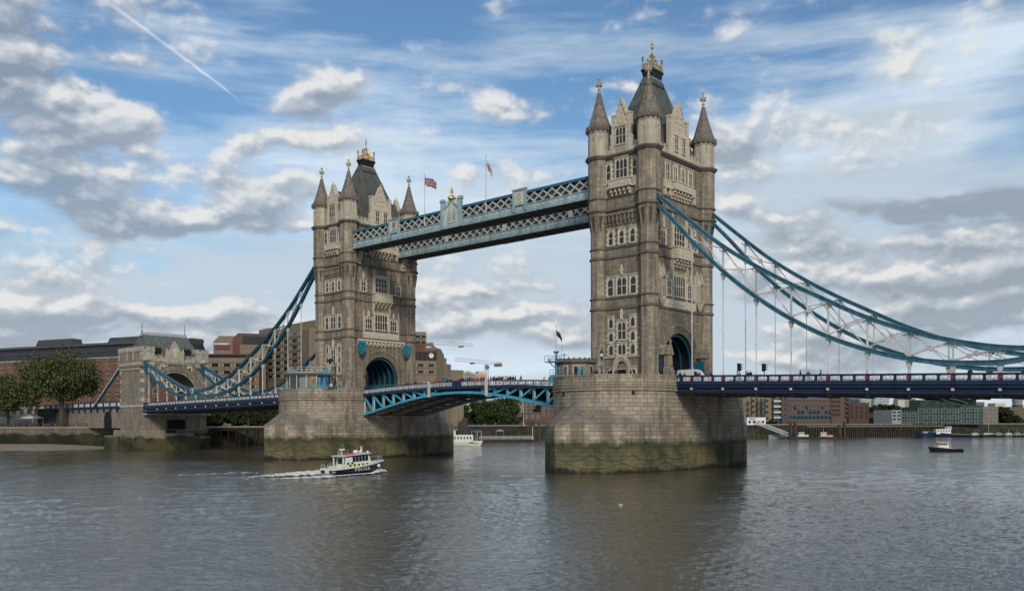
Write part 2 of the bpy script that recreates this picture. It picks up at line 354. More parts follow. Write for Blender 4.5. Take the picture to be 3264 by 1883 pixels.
def make_water():
    import numpy as np
    rng = np.random.default_rng(3)
    # dense fan of cells, finer close to the quay, with a directional sum of wind waves
    ang = np.linspace(-.66, .66, 900); dist = [36.0]
    while dist[-1] < 640: dist.append(dist[-1]+max(.09, dist[-1]**1.55*.00030))
    dist = np.array(dist); nd, na = len(dist), len(ang)
    Lt = np.outer(dist, np.tan(ang)*1.0); D = np.outer(dist, np.ones(na))
    X = CAM.x+rt.x*Lt+fw.x*D; Y = CAM.y+rt.y*Lt+fw.y*D; cell = np.outer(np.gradient(dist), np.ones(na)); cl = np.outer(dist*(ang[1]-ang[0]), np.ones(na)); cell = np.maximum(cell, cl*1.0)
    Z = np.zeros_like(X); wind = R(-35)
    gust = .75+.35*np.sin(X*.021+Y*.013+1)*np.sin(X*.011-Y*.027)+.25*np.sin(X*.06-Y*.043+2)
    for i in range(90):
        lam = .50*(8.0/.50)**(rng.random()**1.9); th = wind+rng.normal(0, .75); k = 2*math.pi/lam
        slope = .050*(1.0 if lam < 1.5 else .24); A = slope/k
        Z += A*np.clip((lam/cell-2.2)/2.5, 0, 1)*1.35*(((1+np.sin(k*(X*math.cos(th)+Y*math.sin(th))+.9*np.sin(X*.17+i)+.9*np.sin(Y*.19-i)+rng.random()*6.28))*.5)**2.2-.33)
    Z = (Z*gust).clip(-.45, .45)+.18*np.clip(Z, 0, 1)**1.3
    Z *= np.clip((640-D)/60, 0, 1)
    Z[:, 0] = 0; Z[:, -1] = 0; Z[0] = 0
    co_ = np.stack([X, Y, Z], -1).reshape(-1, 3)
    i0 = (np.arange(nd-1)[:, None]*na+np.arange(na-1)[None, :]).ravel(); q = np.stack([i0, i0+1, i0+na+1, i0+na], -1).ravel()
    # flat outer river around the fan
    V0 = len(co_); outer = []
    def P(a, d): return (CAM.x+rt.x*d*math.tan(a)+fw.x*d, CAM.y+rt.y*d*math.tan(a)+fw.y*d, 0)
    def W_(l, d): return (CAM.x+rt.x*l+fw.x*d, CAM.y+rt.y*l+fw.y*d, 0)
    t = math.tan(.66); ex = [W_(-36*t, 36), W_(36*t, 36), W_(640*t, 640), W_(-640*t, 640), W_(-2500, -200), W_(2500, -200), W_(2500, 640), W_(-2500, 640), W_(2500, 4500), W_(-2500, 4500), W_(-2500, 36), W_(2500, 36)]
    fs = [(4, 5, 11, 1, 0, 10), (10, 0, 3, 7), (1, 11, 6, 2), (7, 3, 2, 6, 8, 9)]
    me = bpy.data.meshes.new('river_water'); co_ = np.concatenate([co_, np.array(ex)])
    me.vertices.add(len(co_)); me.vertices.foreach_set('co', co_.ravel().astype('f'))
    loops = np.concatenate([q]+[np.array(f)+V0 for f in fs]); starts = np.concatenate([np.arange(len(i0))*4, len(i0)*4+np.cumsum([0]+[len(f) for f in fs[:-1]])])
    me.loops.add(len(loops)); me.loops.foreach_set('vertex_index', loops.astype('i')); me.polygons.add(len(starts)); me.polygons.foreach_set('loop_start', starts.astype('i'))
    me.update(calc_edges=True); me.validate(); me.polygons.foreach_set('use_smooth', [True]*len(me.polygons)); me.materials.append(water_mat())
    o = bpy.data.objects.new('river_water', me); COL.objects.link(o); o.location.z = WL; tag(o, kind='structure')
make_water()
# ================================================================ BRIDGE PIERS
def pier_material():
    m = bpy.data.materials.new('pier_masonry'); m.use_nodes = True; t = m.node_tree; L = t.links; b = t.nodes['Principled BSDF']
    b.inputs['Roughness'].default_value = .85; b.inputs['Specular IOR Level'].default_value = .3
    g = t.nodes.new('ShaderNodeTexCoord')
    br = t.nodes.new('ShaderNodeTexBrick'); L.new(g.outputs['UV'], br.inputs['Vector']); br.inputs['Scale'].default_value = 1
    br.inputs['Brick Width'].default_value = 1.55; br.inputs['Row Height'].default_value = .66; br.inputs['Mortar Size'].default_value = .035; br.inputs['Mortar Smooth'].default_value = .2
    br.inputs['Color1'].default_value = (.265, .222, .168, 1); br.inputs['Color2'].default_value = (.385, .328, .248, 1); br.inputs['Mortar'].default_value = (.13, .11, .085, 1)
    def nz(sc, det=6, scale=(1, 1, 1), ro=.6):
        mp = t.nodes.new('ShaderNodeMapping'); mp.inputs['Scale'].default_value = scale; L.new(g.outputs['Object'], mp.inputs[0])
        n = t.nodes.new('ShaderNodeTexNoise'); n.inputs['Scale'].default_value = sc; n.inputs['Detail'].default_value = det; n.inputs['Roughness'].default_value = ro
        L.new(mp.outputs[0], n.inputs[0]); return n.outputs[0]
    def ma(op, a, bb, cl=False):
        n = t.nodes.new('ShaderNodeMath'); n.operation = op; n.use_clamp = cl
        for i, v in enumerate((a, bb)):
            if hasattr(v, 'links'): L.new(v, n.inputs[i])
            else: n.inputs[i].default_value = v
        return n.outputs[0]
    def mr(x, a, bb, c=0.0, d=1.0):
        n = t.nodes.new('ShaderNodeMapRange'); L.new(x, n.inputs[0])
        for i, v in enumerate((a, bb, c, d)): n.inputs[i+1].default_value = v
        return n.outputs[0]
    def mix(f, a, bb, mode='MIX'):
        n = t.nodes.new('ShaderNodeMix'); n.data_type = 'RGBA'; n.blend_type = mode
        for i, v in ((0, f), (6, a), (7, bb)):
            if hasattr(v, 'links'): L.new(v, n.inputs[i])
            else: n.inputs[i].default_value = v
        return n.outputs[2]
    sx = t.nodes.new('ShaderNodeSeparateXYZ'); L.new(g.outputs['Object'], sx.inputs[0]); z = sx.outputs[2]
    zz = ma('ADD', z, ma('ADD', mr(nz(.22, 7, (1, 1, .5), .7), .2, .8, -1.0, 1.0), mr(nz(1.6, 6, (1, 1, .25), .7), .2, .8, -.5, .5)))
    c = mix(1.0, br.outputs[0], mix(mr(nz(.13, 5), .3, .7), (.82, .82, .84, 1), (1.12, 1.08, 1.0, 1)), 'MULTIPLY')
    c = mix(mr(nz(1.0, 7, (.7, .7, .14)), .50, .68, 0, .72), c, (.072, .062, .050, 1))          # run-down dirt
    drip = ma('MULTIPLY', mr(z, 11.0, 13.7), mr(nz(1.0, 5, (2.6, 2.6, .10)), .54, .66, 0, .6)); c = mix(drip, c, (.055, .045, .038, 1))
    # sloping copings of the cutwaters and other upward faces are coloured darker
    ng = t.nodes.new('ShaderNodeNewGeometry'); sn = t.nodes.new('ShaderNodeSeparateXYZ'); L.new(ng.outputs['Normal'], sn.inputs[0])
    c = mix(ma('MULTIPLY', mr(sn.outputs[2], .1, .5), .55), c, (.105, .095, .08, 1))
    grime = ma('MULTIPLY', mr(ma('ADD', z, mr(nz(.5, 6), .2, .8, -1.5, 1.5)), 10.5, 7.8), mr(nz(.5, 6, (1, 1, .35)), .42, .62, 0, .6))
    c = mix(grime, c, (.085, .074, .058, 1))
    alg = mr(zz, 6.1, 5.1)
    dark = mix(mr(nz(.6, 6, (1, 1, .6)), .35, .65), (.018, .024, .010, 1), (.060, .066, .027, 1))
    lite = mix(mr(nz(.28, 6, (1, 1, .7)), .38, .64), (.036, .040, .020, 1), (.150, .122, .062, 1))
    joints = mr(br.outputs['Fac'], 0, 1, 1, .82)
    cc = t.nodes.new('ShaderNodeCombineColor')
    for i in range(3): L.new(joints, cc.inputs[i])
    lite = mix(1.0, lite, cc.outputs[0], 'MULTIPLY')
    ac = mix(mr(zz, 5.2, 4.2), dark, lite); ac = mix(mr(zz, 1.35, .8), ac, (.018, .016, .010, 1))
    c = mix(alg, c, ac); L.new(c, b.inputs['Base Color'])
    hh = ma('ADD', ma('MULTIPLY', br.outputs['Fac'], -.6), nz(3, 5)); bp = t.nodes.new('ShaderNodeBump'); bp.inputs['Distance'].default_value = .04; L.new(hh, bp.inputs['Height']); L.new(bp.outputs[0], b.inputs['Normal'])
    return m
pier_m = pier_material()
ROAD = 15.25
def pier_outlines():
    hw = 10.67; y0 = 11.0; tip = 28.75; h = tip-y0; rho = (hw*hw+h*h)/(2*hw); uy = 12.2
    Lo = []; Up = []
    for k in range(0, 25):
        s = k/24; y = h*math.sin(s*math.pi/2)**1.0 if False else h*(1-(1-s)**1.35)
        x = hw-rho+math.sqrt(max(0, rho*rho-y*y)); Lo.append((max(0, x), y0+y))
        a = s*math.pi/2; Up.append((hw*math.cos(a), uy+hw*math.sin(a)))
    straight = [(hw, 0), (hw, 4.6), (hw, 9.2), (hw, 9.25)]
    q1L = straight+Lo; q1U = straight+Up
    def ring(q):   # go round counter-clockwise from +x
        a = q; b = [(-x, y) for x, y in reversed(q[:-1])]; c = [(-x, -y) for x, y in q[1:]]; d = [(x, -y) for x, y in reversed(q[1:-1])]
        return a+b+c+d
    return ring(q1L), ring(q1U)
def make_pier(loc, label, holes):
    root = thing('bridge_pier', label, 'bridge pier', loc)
    Lr, Ur = pier_outlines(); n = len(Lr)
    b = MB(); cols = []; arc = [0]
    for i in range(n): 
        j = (i+1) % n; arc.append(arc[-1]+math.dist(Ur[i], Ur[j])*.5+math.dist(Lr[i], Lr[j])*.5)
    for (lx, ly), (ux, uy) in zip(Lr, Ur):
        d = math.dist((lx, ly), (ux, uy)); nx, ny = (1 if ux > 0 else -1, 0) if abs(uy) <= 12.2 else (ux/10.67, (uy-math.copysign(12.2, uy))/10.67)
        zc = 8.2; par = abs(uy) > 9.22
        def P(o, z): return (ux+nx*o, uy+ny*o, z)
        col = [(lx, ly, -3), (lx, ly, 0), (lx, ly, zc), P(0, zc+.03+d*.64)]
        if par: col += [P(0, 13.75), P(.22, 13.85), P(.22, 14.1), P(.05, 14.15), P(.05, 14.3), P(.2, 14.36), P(.2, 14.62), P(.05, 14.68), P(.05, 14.8), P(.16, 14.86), P(.16, 15.1), P(.0, 15.2), P(0, 16.2), P(.12, 16.25), P(.12, 16.5), P(-.55, 16.5), P(-.5, ROAD)]
        else: col += [P(0, 13.2)]+[P(0, 13.3+.01*k) for k in range(15)]+[P(-.5, 13.5)]
        cols.append(col)
    m = len(cols[0])
    for i in range(n):
        j = (i+1) % n; a, c = cols[i], cols[j]
        for k in range(m-1):
            b.face([a[k], c[k], c[k+1], a[k+1]], [(arc[i], a[k][2]), (arc[i+1], c[k][2]), (arc[i+1], c[k+1][2]+(0 if k != 2 else .0)), (arc[i], a[k+1][2])])
    b.build('masonry', pier_m, root)
    t_ = MB(); t_.face([(x*.95, y*.98, ROAD) for x, y in Ur]); t_.build('pier_top', mat('paving', (.19, .175, .155), .9, brick=(.9, .6, .02, .8, .06)), root)
    for (x, y, z) in holes:
        hb = MB(); d = Vector((x, (abs(y)-12.2)*math.copysign(1, y), 0)).normalized() if abs(y) > 12.2 else Vector((math.copysign(1, x), 0, 0))
        t = Vector((-d.y, d.x, 0)); c = Vector((x, y, z))
        for s0, s1, zz0, zz1, mm in ((-.28, .28, -.38, .38, 0),):
            hb.hexa([c+t*s0-d*.3+up*zz0, c+t*s1-d*.3+up*zz0, c+t*s1-d*.3+up*zz1, c+t*s0-d*.3+up*zz1][::1], [c+t*s0+d*.02+up*zz0, c+t*s1+d*.02+up*zz0, c+t*s1+d*.02+up*zz1, c+t*s0+d*.02+up*zz1])
        hb.build('drain_opening', black, root)
    # mooring chains looped round the base
    for (za, ks) in ((3.5, (-34, -27, -20, -13, -6)), (2.3, (-31, -22, -13, -4))):
        cb = MB(); pts = []
        def onL(s):   # arc position along the lower outline measured back from +x,y=0 towards the upstream tip
            s = -s; seq = [(10.7, 0)]+[(lx, -ly) for lx, ly in ([(10.70, 9.2)]+[(x+.03, y) for x, y in Lr[4:29]])]
            acc = 0
            for p, q in zip(seq, seq[1:]):
                l = math.dist(p, q)
                if acc+l >= s: f = (s-acc)/max(l, 1e-6); return (p[0]+(q[0]-p[0])*f, p[1]+(q[1]-p[1])*f)
                acc += l
            return seq[-1]
        for a, c in zip(ks, ks[1:]):
            for q in range(7):
                f = q/6; x, y = onL(a+(c-a)*f); pts.append((x, y, za-1.5*4*f*(1-f)*.7))
        cb.tube(pts, .035, 5); cb.build('mooring_chain', black, root)
    return root
make_pier((41.15, 0, 0), 'right bridge pier of pale granite blocks with green algae base, nearest the camera', [(-3.2, -22.45, 13.45), (4.2, -21.95, 13.45), (8.3, -18.9, 13.45)])
make_pier((-41.15, 0, 0), 'left bridge pier of granite blocks with algae base, standing behind the police boat', [(1.5, -22.65, 13.45), (-4.5, -21.8, 13.45), (8.9, 18.2, 5.6), (8.9, 18.2, 1.9)])

# ================================================================ MAIN TOWERS
def FW(w0, sgn=1):  return lambda u, v, w: (u, -(w0+w), v)            # faces -Y
def FE(w0):  return lambda u, v, w: (-u, (w0+w), v)                    # faces +Y
def FS(w0):  return lambda u, v, w: (w0+w, u, v)                       # faces +X
def FN(w0):  return lambda u, v, w: (-(w0+w), -u, v)                   # faces -X
def arcpts(r, cz, a0, a1, n, cu=0):
    return [(cu+r*math.cos(a0+(a1-a0)*k/n), cz+r*math.sin(a0+(a1-a0)*k/n)) for k in range(n+1)]
def window(F, u0, u1, z0, z1, lights, rows, parent, bord=.26, quoin=True, arch=False, fm=None, name='window', proud=.16, pinn=0.0, mw=.13):
    fm = fm or trim; b = MB()
    b.fbox(F, u0-bord, u0, z0-.22, z1+bord, 0, proud); b.fbox(F, u1, u1+bord, z0-.22, z1+bord, 0, proud)
    b.fbox(F, u0, u1, z1, z1+bord, 0, proud); b.fbox(F, u0, u1, z0-.22, z0, 0, proud+.08)
    b.fbox(F, u0-bord-.06, u1+bord+.06, z1+bord, z1+bord+.13, 0, proud+.14)
    lw = (u1-u0)/lights
    for i in range(1, lights): b.fbox(F, u0+lw*i-mw/2, u0+lw*i+mw/2, z0, z1, 0, proud-.05)
    for i in range(1, rows): 
        zz = z0+(z1-z0)*i/rows; b.fbox(F, u0, u1, zz-mw/2, zz+mw/2, 0, proud-.06)
    hh = min(.55, lw*.62)
    for i in range(lights):
        a, c = u0+lw*i, u0+lw*(i+1); mid = (a+c)/2
        b.prism([(a, z1-hh), (mid, z1), (a, z1)], F, 0, proud-.06); b.prism([(c, z1-hh), (c, z1), (mid, z1)], F, 0, proud-.06)
    if quoin:
        z = z0; k = 0
        while z < z1:
            if k % 2 == 0:
                b.fbox(F, u0-bord-.22, u0-bord, z, min(z+.42, z1), 0, proud-.05); b.fbox(F, u1+bord, u1+bord+.22, z, min(z+.42, z1), 0, proud-.05)
            z += .42; k += 1
    if pinn:
        c = (u0+u1)/2; zt = z1+bord
        b.fbox(F, c-.22, c+.22, zt, zt+pinn*.45, 0, .3); b.prism([(c-.34, zt+pinn*.45), (c+.34, zt+pinn*.45), (c, zt+pinn)], F, 0, .28)
        b.fbox(F, c-.2, c+.2, zt+pinn*.62, zt+pinn*.72, 0, .34)
    o = b.build(name, fm, parent)
    g = MB(); g.prism([(u0, z0), (u1, z0), (u1, z1), (u0, z1)], F, -.05, .03); g.build('pane', glass, o)
    return o
def finial(b, c, z, h, s=1.0):
    """stone cross on a moulded stem"""
    b.lathe([(.30*s, z-.25), (.34*s, z), (.22*s, z+.1), (.2*s, z+.16*h), (.34*s, z+.2*h), (.2*s, z+.26*h), (.17*s, z+.45*h), (.17*s, z+.85*h), (.27*s, z+.88*h), (.24*s, z+.94*h), (.05*s, z+h)], c, 8)
    zc = z+.56*h
    for dx_, dy_ in ((1, 0), (0, 1)):
        b.box(c[0]-(.62 if dx_ else .13)*s, c[0]+(.62 if dx_ else .13)*s, c[1]-(.62 if dy_ else .13)*s, c[1]+(.62 if dy_ else .13)*s, zc-.17*s, zc+.17*s)
        for q in (-1, 1): b.box(c[0]+(q*.5*dx_-.15)*s, c[0]+(q*.5*dx_+.15)*s, c[1]+(q*.5*dy_-.15)*s, c[1]+(q*.5*dy_+.15)*s, zc-.3*s, zc+.3*s)
def crenel(b, F, u0, u1, z0, z1, wth=.5, pitch=1.05):
    n = max(1, round((u1-u0)/pitch)); p = (u1-u0)/n
    b.fbox(F, u0, u1, z0, z0+(z1-z0)*.55, -wth, .1)
    for i in range(n): b.fbox(F, u0+p*i+p*.08, u0+p*i+p*.6, z0+(z1-z0)*.55+.002, z1, -wth, .1); b.fbox(F, u0+p*i+p*.02, u0+p*i+p*.66, z1, z1+.1, -wth-.05, .16)
def make_tower():
    T = thing('bridge_tower', 'nearer and taller looking Gothic bridge tower, standing on the right pier', 'bridge tower', (41.15, 0, 0), 0, 'twin Gothic towers of the bridge')
    AX, AY = 5.5, 9.9; cz = 19.3; r = 5.25
    # body with the road arch through it (extruded along X)
    b = MB()
    poly = [(-AY, ROAD), (-r, ROAD)]+[(-r, cz)]+arcpts(r, cz, math.pi, 0, 28)[1:-1]+[(r, cz), (r, ROAD), (AY, ROAD), (AY, 56.0), (-AY, 56.0)]
    # split in convex-ish pieces to keep the faces clean
    Fx = lambda u, v, w: (w, u, v)
    b.prism([(-AY, ROAD), (-r, ROAD), (-r, cz), (-AY, cz)], Fx, -AX, AX); b.prism([(r, ROAD), (AY, ROAD), (AY, cz), (r, cz)], Fx, -AX, AX)
    ap = arcpts(r, cz, math.pi, 0, 28)
    b.prism([(-AY, cz)]+ap+[(AY, cz), (AY, 26.5), (-AY, 26.5)], Fx, -AX, AX)
    b.prism([(-AY, 26.5), (AY, 26.5), (AY, 56.0), (-AY, 56.0)], Fx, -AX, AX)
    b.build('wall', rubble, T)
    # plinth and string courses
    for s in (-1, 1):
        for (y0, y1) in ((-AY-.25, -6.6), (6.6, AY+.25)): b = MB(); b.box(s*AX-.1 if s > 0 else -AX-.3, AX+.3 if s > 0 else -AX+.1, y0, y1, ROAD, ROAD+1.1); b.build('plinth', granite, T)
    b = MB()
    for z, p, h in ((28.55, .22, .3), (28.85, .12, .16), (30.45, .2, .26), (37.5, .22, .3), (37.8, .12, .16), (39.25, .2, .26), (45.9, .3, .34), (48.15, .2, .26), (55.2, .3, .25), (55.45, .5, .35)):
        b.box(-AX-p, AX+p, -AY-p, AY+p, z, z+h)
        q = 1.62 if z < 44 else 2.05
        for sx in (-1, 1):
            for sy in (-1, 1): b.lathe([(q+p*1.0, z-.02), (q+p*1.12+.02, z+h*.55), (q+p*.9, z+h+.02)], (sx*5.2, sy*9.37), 8, R(22.5))
    b.build('string_course', mould, T)
    # corner turrets
    for sx in (-1, 1):
        for sy in (-1, 1):
            c = (sx*5.2, sy*9.37)
            b = MB(); b.lathe([(1.95, ROAD), (1.95, 16.4), (1.78, 16.6), (1.78, 17.0), (1.62, 17.25), (1.62, 42.6), (1.66, 43.0), (2.05, 45.7), (2.05, 55.5)], c, 8, R(22.5))
            t = b.build('turret', granite, T)
            b = MB()
            for k in range(8):      # dark wedges below the wider stage, shade of recessed slits put into colour
                a = R(45*k); n_ = Vector((math.cos(a), math.sin(a), 0)); tg = Vector((-n_.y, n_.x, 0)); cc = Vector((c[0], c[1], 0))
                b.hexa([cc+n_*1.3-tg*.3+up*45.2, cc+n_*1.3+tg*.3+up*45.2, cc+n_*1.3+up*42.4], [cc+n_*2.0-tg*.3+up*45.2, cc+n_*2.0+tg*.3+up*45.2, cc+n_*1.62+up*42.4])
            b.build('slit_shade', mat('corbel_shade_stone', (.07, .06, .05), .9), t)
            b = MB(); b.lathe([(2.0, 55.6), (2.0, 60.0), (2.12, 60.15), (2.12, 60.35)], c, 8, R(22.5))
            for k in range(8):
                a = R(45*k); n_ = Vector((math.cos(a), math.sin(a), 0)); tg = Vector((-n_.y, n_.x, 0)); cc = Vector((c[0], c[1], 0))
                F = lambda u, v, w, cc=cc, n_=n_, tg=tg: tuple(cc+n_*(1.85+w)+tg*u+up*v)
                b.fbox(F, -.62, -.45, 56.3, 59.2, 0, .08); b.fbox(F, .45, .62, 56.3, 59.2, 0, .08); b.fbox(F, -.62, .62, 59.2, 59.4, 0, .1)
                b.prism([(-.45, 58.4), (0, 59.2), (-.45, 59.2)], F, 0, .07); b.prism([(.45, 58.4), (.45, 59.2), (0, 59.2)], F, 0, .07)
            b.build('upper_stage', pale, t)
            b = MB(); b.lathe([(2.1, 60.3), (2.22, 60.45), (2.42, 60.9), (2.42, 61.15), (2.18, 61.3), (1.78, 62.3), (1.16, 64.3), (.62, 66.3), (.32, 67.55)], c, 8, R(22.5))
            for k in range(16):
                a = R(22.5*k+11); b.box(c[0]+2.3*math.cos(a)-.13, c[0]+2.3*math.cos(a)+.13, c[1]+2.3*math.sin(a)-.13, c[1]+2.3*math.sin(a)+.13, 60.4, 61.25)
            b.build('spire', spirem, t)
            b = MB(); finial(b, c, 67.5, 2.85, .95); b.build('finial', pale, t)
    # river faces (-Y, +Y)
    for F in (FW(AY), FE(AY)):
        F2 = lambda u, v, w, F=F: F(u, v, w)
        # pointed doorway
        b = MB(); N_ = 10
        def gothic(hw, z0, zs, zt): 
            L_ = [(hw*(1-(k/N_)**1.7*1.0), zs+(zt-zs)*math.sin(k/N_*math.pi/2)**.85) for k in range(N_+1)]
            return L_
        for (o0, o1, w) in ((1.75, 1.5, .5), (1.5, 1.25, .38), (1.25, 1.0, .26)):
            A = gothic(o0, 0, 18.0, 18.1+o0*1.25); C = gothic(o1, 0, 18.0, 18.1+o1*1.25)
            for sg in (-1, 1):
                for (p, q, p2, q2) in zip(A, A[1:], C, C[1:]):
                    pl = [(sg*p[0], p[1]), (sg*q[0], q[1]), (sg*q2[0], q2[1]), (sg*p2[0], p2[1])]
                    b.prism(pl if sg > 0 else pl[::-1], F, 0, w)
                b.fbox(F, min(sg*o0, sg*o1), max(sg*o0, sg*o1), ROAD, 18.0, 0, w)
        b.fbox(F, -1.0, 1.0, 17.9, 18.1, .02, .2)
        d = b.build('doorway', pale, T); b = MB(); A = gothic(1.0, 0, 18.0, 19.35); b.prism([(-x, z) for x, z in A][:0]+[(A[0][0], ROAD)]+A+[(-x, z) for x, z in reversed(A[:-1])]+[(-A[0][0], ROAD)], F, -.05, .04); b.build('door', black, d)
        b = MB()
        for u in (-.6, -.3, 0, .3, .6): b.fbox(F, u-.05, u+.05, 18.1, 19.1-abs(u)*.5, .04, .12)
        b.build('tracery', pale, d)
        for u in (-2.35, 2.35): window(F, u-.5, u+.5, 16.2, 18.0, 1, 1, T, .3, False)
        b = MB(); b.fbox(F, -3.75, 3.75, 20.0, 20.35, 0, .2); b.fbox(F, -3.75, -2.9, 23.1, 23.4, 0, .12); b.fbox(F, 2.9, 3.75, 23.1, 23.4, 0, .12); b.build('string_band', pale, T)
        for u in (-2.3, 2.3):
            window(F, u-.42, u+.42, 20.55, 22.3, 1, 1, T, .3); window(F, u-.42, u+.42, 22.9, 24.5, 1, 1, T, .3); window(F, u-.42, u+.42, 25.3, 27.0, 1, 1, T, .28, False)
        window(F, -.8, .8, 20.55, 22.4, 2, 1, T, .25); window(F, -.8, .8, 23.2, 26.2, 2, 2, T, .3, pinn=2.2)
        for u, hw, l in ((-2.4, .55, 1), (0, .95, 2), (2.4, .55, 1)): window(F, u-hw, u+hw, 31.0, 34.0, l, 2, T, .3, pinn=2.0 if u == 0 else 0)
        for u in (-2.3, 0, 2.3): window(F, u-.45, u+.45, 39.9, 42.3, 1, 2, T, .32)
        b = MB()     # corbel table
        for k in range(9):
            u = -3.3+k*.825; b.fbox(F, u-.2, u+.2, 43.3, 44.3, 0, .22); b.fbox(F, u-.2, u+.2, 43.9, 45.0, 0, .42)
        b.fbox(F, -3.7, 3.7, 45.0, 45.35, 0, .5); b.build('corbel_table', rubble, T)
        window(F, -1.15, 1.15, 51.2, 54.7, 3, 2, T, .28, False, fm=palec); 
        for u in (-2.75, 2.75): window(F, u-.42, u+.42, 51.3, 54.2, 1, 2, T, .3)
        b = MB(); b.fbox(F, -2.2, 2.2, 49.9, 51.0, .05, 1.0); b.fbox(F, -2.35, 2.35, 50.9, 51.15, .05, 1.12); b.fbox(F, -2.35, 2.35, 49.6, 49.9, .05, 1.15)
        for k in range(5):
            u = -1.8+.9*k; b.fbox(F, u-.2, u+.2, 48.9, 49.6, 0, .8); b.fbox(F, u-.18, u+.18, 48.4, 48.9, 0, .45)
        for k in range(9): b.fbox(F, -2.1+k*.5, -1.95+k*.5, 50.05, 50.85, 1.0, 1.08)
        for s in (-1, 1): b.fbox(F, s*2.9-.5, s*2.9+.5, 49.6, 51.0, 0, .3); b.fbox(F, s*3.2-.16, s*3.2+.16, 48.2, 49.6, 0, .25)
        b.build('balcony', palec, T)
        # parapets and gabled dormer
        b = MB(); crenel(b, F, -3.6, -1.75, 55.8, 57.3); b.build('parapet', pale, T); b = MB(); crenel(b, F, 1.75, 3.6, 55.8, 57.3); b.build('parapet', pale, T)
        b = MB()
        b.prism([(-1.6, 55.8), (1.6, 55.8), (1.6, 60.7), (0, 64.9), (-1.6, 60.7)], F, -.7, .2)
        for s in (-1, 1):
            b.fbox(F, s*1.72-.26, s*1.72+.26, 55.8, 62.3, -.6, .3); b.fbox(F, s*1.72-.34, s*1.72+.34, 62.3, 62.6, -.65, .36); b.fbox(F, s*2.05-.2, s*2.05+.2, 55.8, 58.6, -.5, .22)
            b.bar(F(s*1.75, 60.6, -.25), F(0, 65.2, -.25), 1.15, .2, (0, 0, 1))
            for k in range(4): b.fbox(F, s*(1.35-.36*k)-.1, s*(1.35-.36*k)+.1, 61.4+.92*k, 61.7+.92*k, 0, .4)
        b.fbox(F, -.09, .09, 65.0, 65.8, -.1, .1)
        for k in range(3): b.fbox(F, -1.2, 1.2, 56.2+.28*k, 56.34+.28*k, .2, .3)
        b.prism(arcpts(.62, 61.4, 0, 2*math.pi, 12)[:-1], F, .2, .3)
        gb = b.build('gable', palec, T); window(lambda u, v, w, F=F: F(u, v, w+.2), -1.0, 1.0, 57.3, 60.2, 3, 2, gb, .16, False, fm=palec)
        b = MB(); b.prism([(-1.6, 56), (1.6, 56), (1.6, 61.6), (0, 63.9), (-1.6, 61.6)], F, -4.8, -.7); b.build('dormer_roof', slate, gb)
    # road faces (+X shore side, -X centre side)
    for F, shore in ((FS(AX), True), (FN(AX), False)):
        b = MB()     # moulded arch orders
        for ro, ri, w in ((6.75, 6.5, .2), (6.35, 6.15, .15), (6.0, 5.8, .1), (5.65, 5.45, .06)):
            A = arcpts(ro, cz, 0, math.pi, 28); C = arcpts(ri, cz, 0, math.pi, 28)
            for p, q, p2, q2 in zip(A, A[1:], C, C[1:]): b.prism([p2, p, q, q2], F, 0, w)
            for s in (-1, 1): b.fbox(F, min(s*ro, s*ri), max(s*ro, s*ri), ROAD, cz, 0, w)
        b.build('arch_moulding', granite, T); b = MB()
        for ro, ri in ((6.5, 6.37), (6.14, 6.01), (5.79, 5.66), (5.44, 5.26)):
            A = arcpts(ro, cz, 0, math.pi, 28); C = arcpts(ri, cz, 0, math.pi, 28)
            for p, q, p2, q2 in zip(A, A[1:], C, C[1:]): b.prism([p2, p, q, q2], F, 0, .02)
        b.build('arch_shadow_joint', mould, T)
        window(F, -1.85, 1.85, 31.1, 34.8, 5, 2, T, .36, False, pinn=0); 
        for u in (-3.85, 3.85): window(F, u-.95, u+.95, 31.1, 33.6, 3, 2, T, .32, False, pinn=1.6)
        b = MB(); b.fbox(F, -5.4, 5.4, 28.95, 30.4, 0, .16)
        for u in (-5.4, -2.3, 2.3, 5.4): b.fbox(F, u-.14, u+.14, 28.95, 34.3, 0, .3); b.prism([(u-.2, 34.3), (u+.2, 34.3), (u, 35.6)], F, 0, .3)
        for k in range(10): b.prism(arcpts(.34, 29.7, 0, 2*math.pi, 8, -4.7+1.04*k)[:-1], F, .16, .25)
        b.build('panel_band', palec, T)
        window(F, -1.75, 1.75, 40.0, 43.6, 4, 3, T, .4, False, fm=palec)
        for s in (-1, 1):
            window(F, s*5.4-.6, s*5.4+.6, 39.9, 42.2, 2, 2, T, .34, True, pinn=2.3)
        b = MB()
        for s in (-1, 1): b.fbox(F, s*2.35-.18, s*2.35+.18, 39.8, 44.6, 0, .35); b.prism([(s*2.35-.25, 44.6), (s*2.35+.25, 44.6), (s*2.35, 45.7)], F, 0, .3)
        b.fbox(F, -2.7, 2.7, 37.9, 39.5, .05, 1.3); b.fbox(F, -2.85, 2.85, 39.5, 39.75, .05, 1.42); b.fbox(F, -2.85, 2.85, 37.55, 37.9, .02, 1.45)
        for k in range(11): b.fbox(F, -2.5+k*.5-.12, -2.5+k*.5+.12, 38.1, 39.3, 1.3, 1.38)
        for k in range(5):
            u = -2.3+1.15*k
            for q in range(3): b.fbox(F, u-.25, u+.25, 37.55-.45*(q+1), 37.55-.45*q, 0, 1.2-.4*q)
        for s in (-1, 1): b.prism([(s*2.7, 34.6), (s*2.7, 37.5), (s*1.9, 37.5)] if s < 0 else [(s*2.7, 34.6), (s*2.7, 37.5), (s*1.9, 37.5)], F, 0, .4)
        b.build('balcony', palec, T)
        for u in (-3.9, -1.3, 1.3, 3.9): window(F, u-.52, u+.52, 51.3, 54.1, 2, 2, T, .34, False)
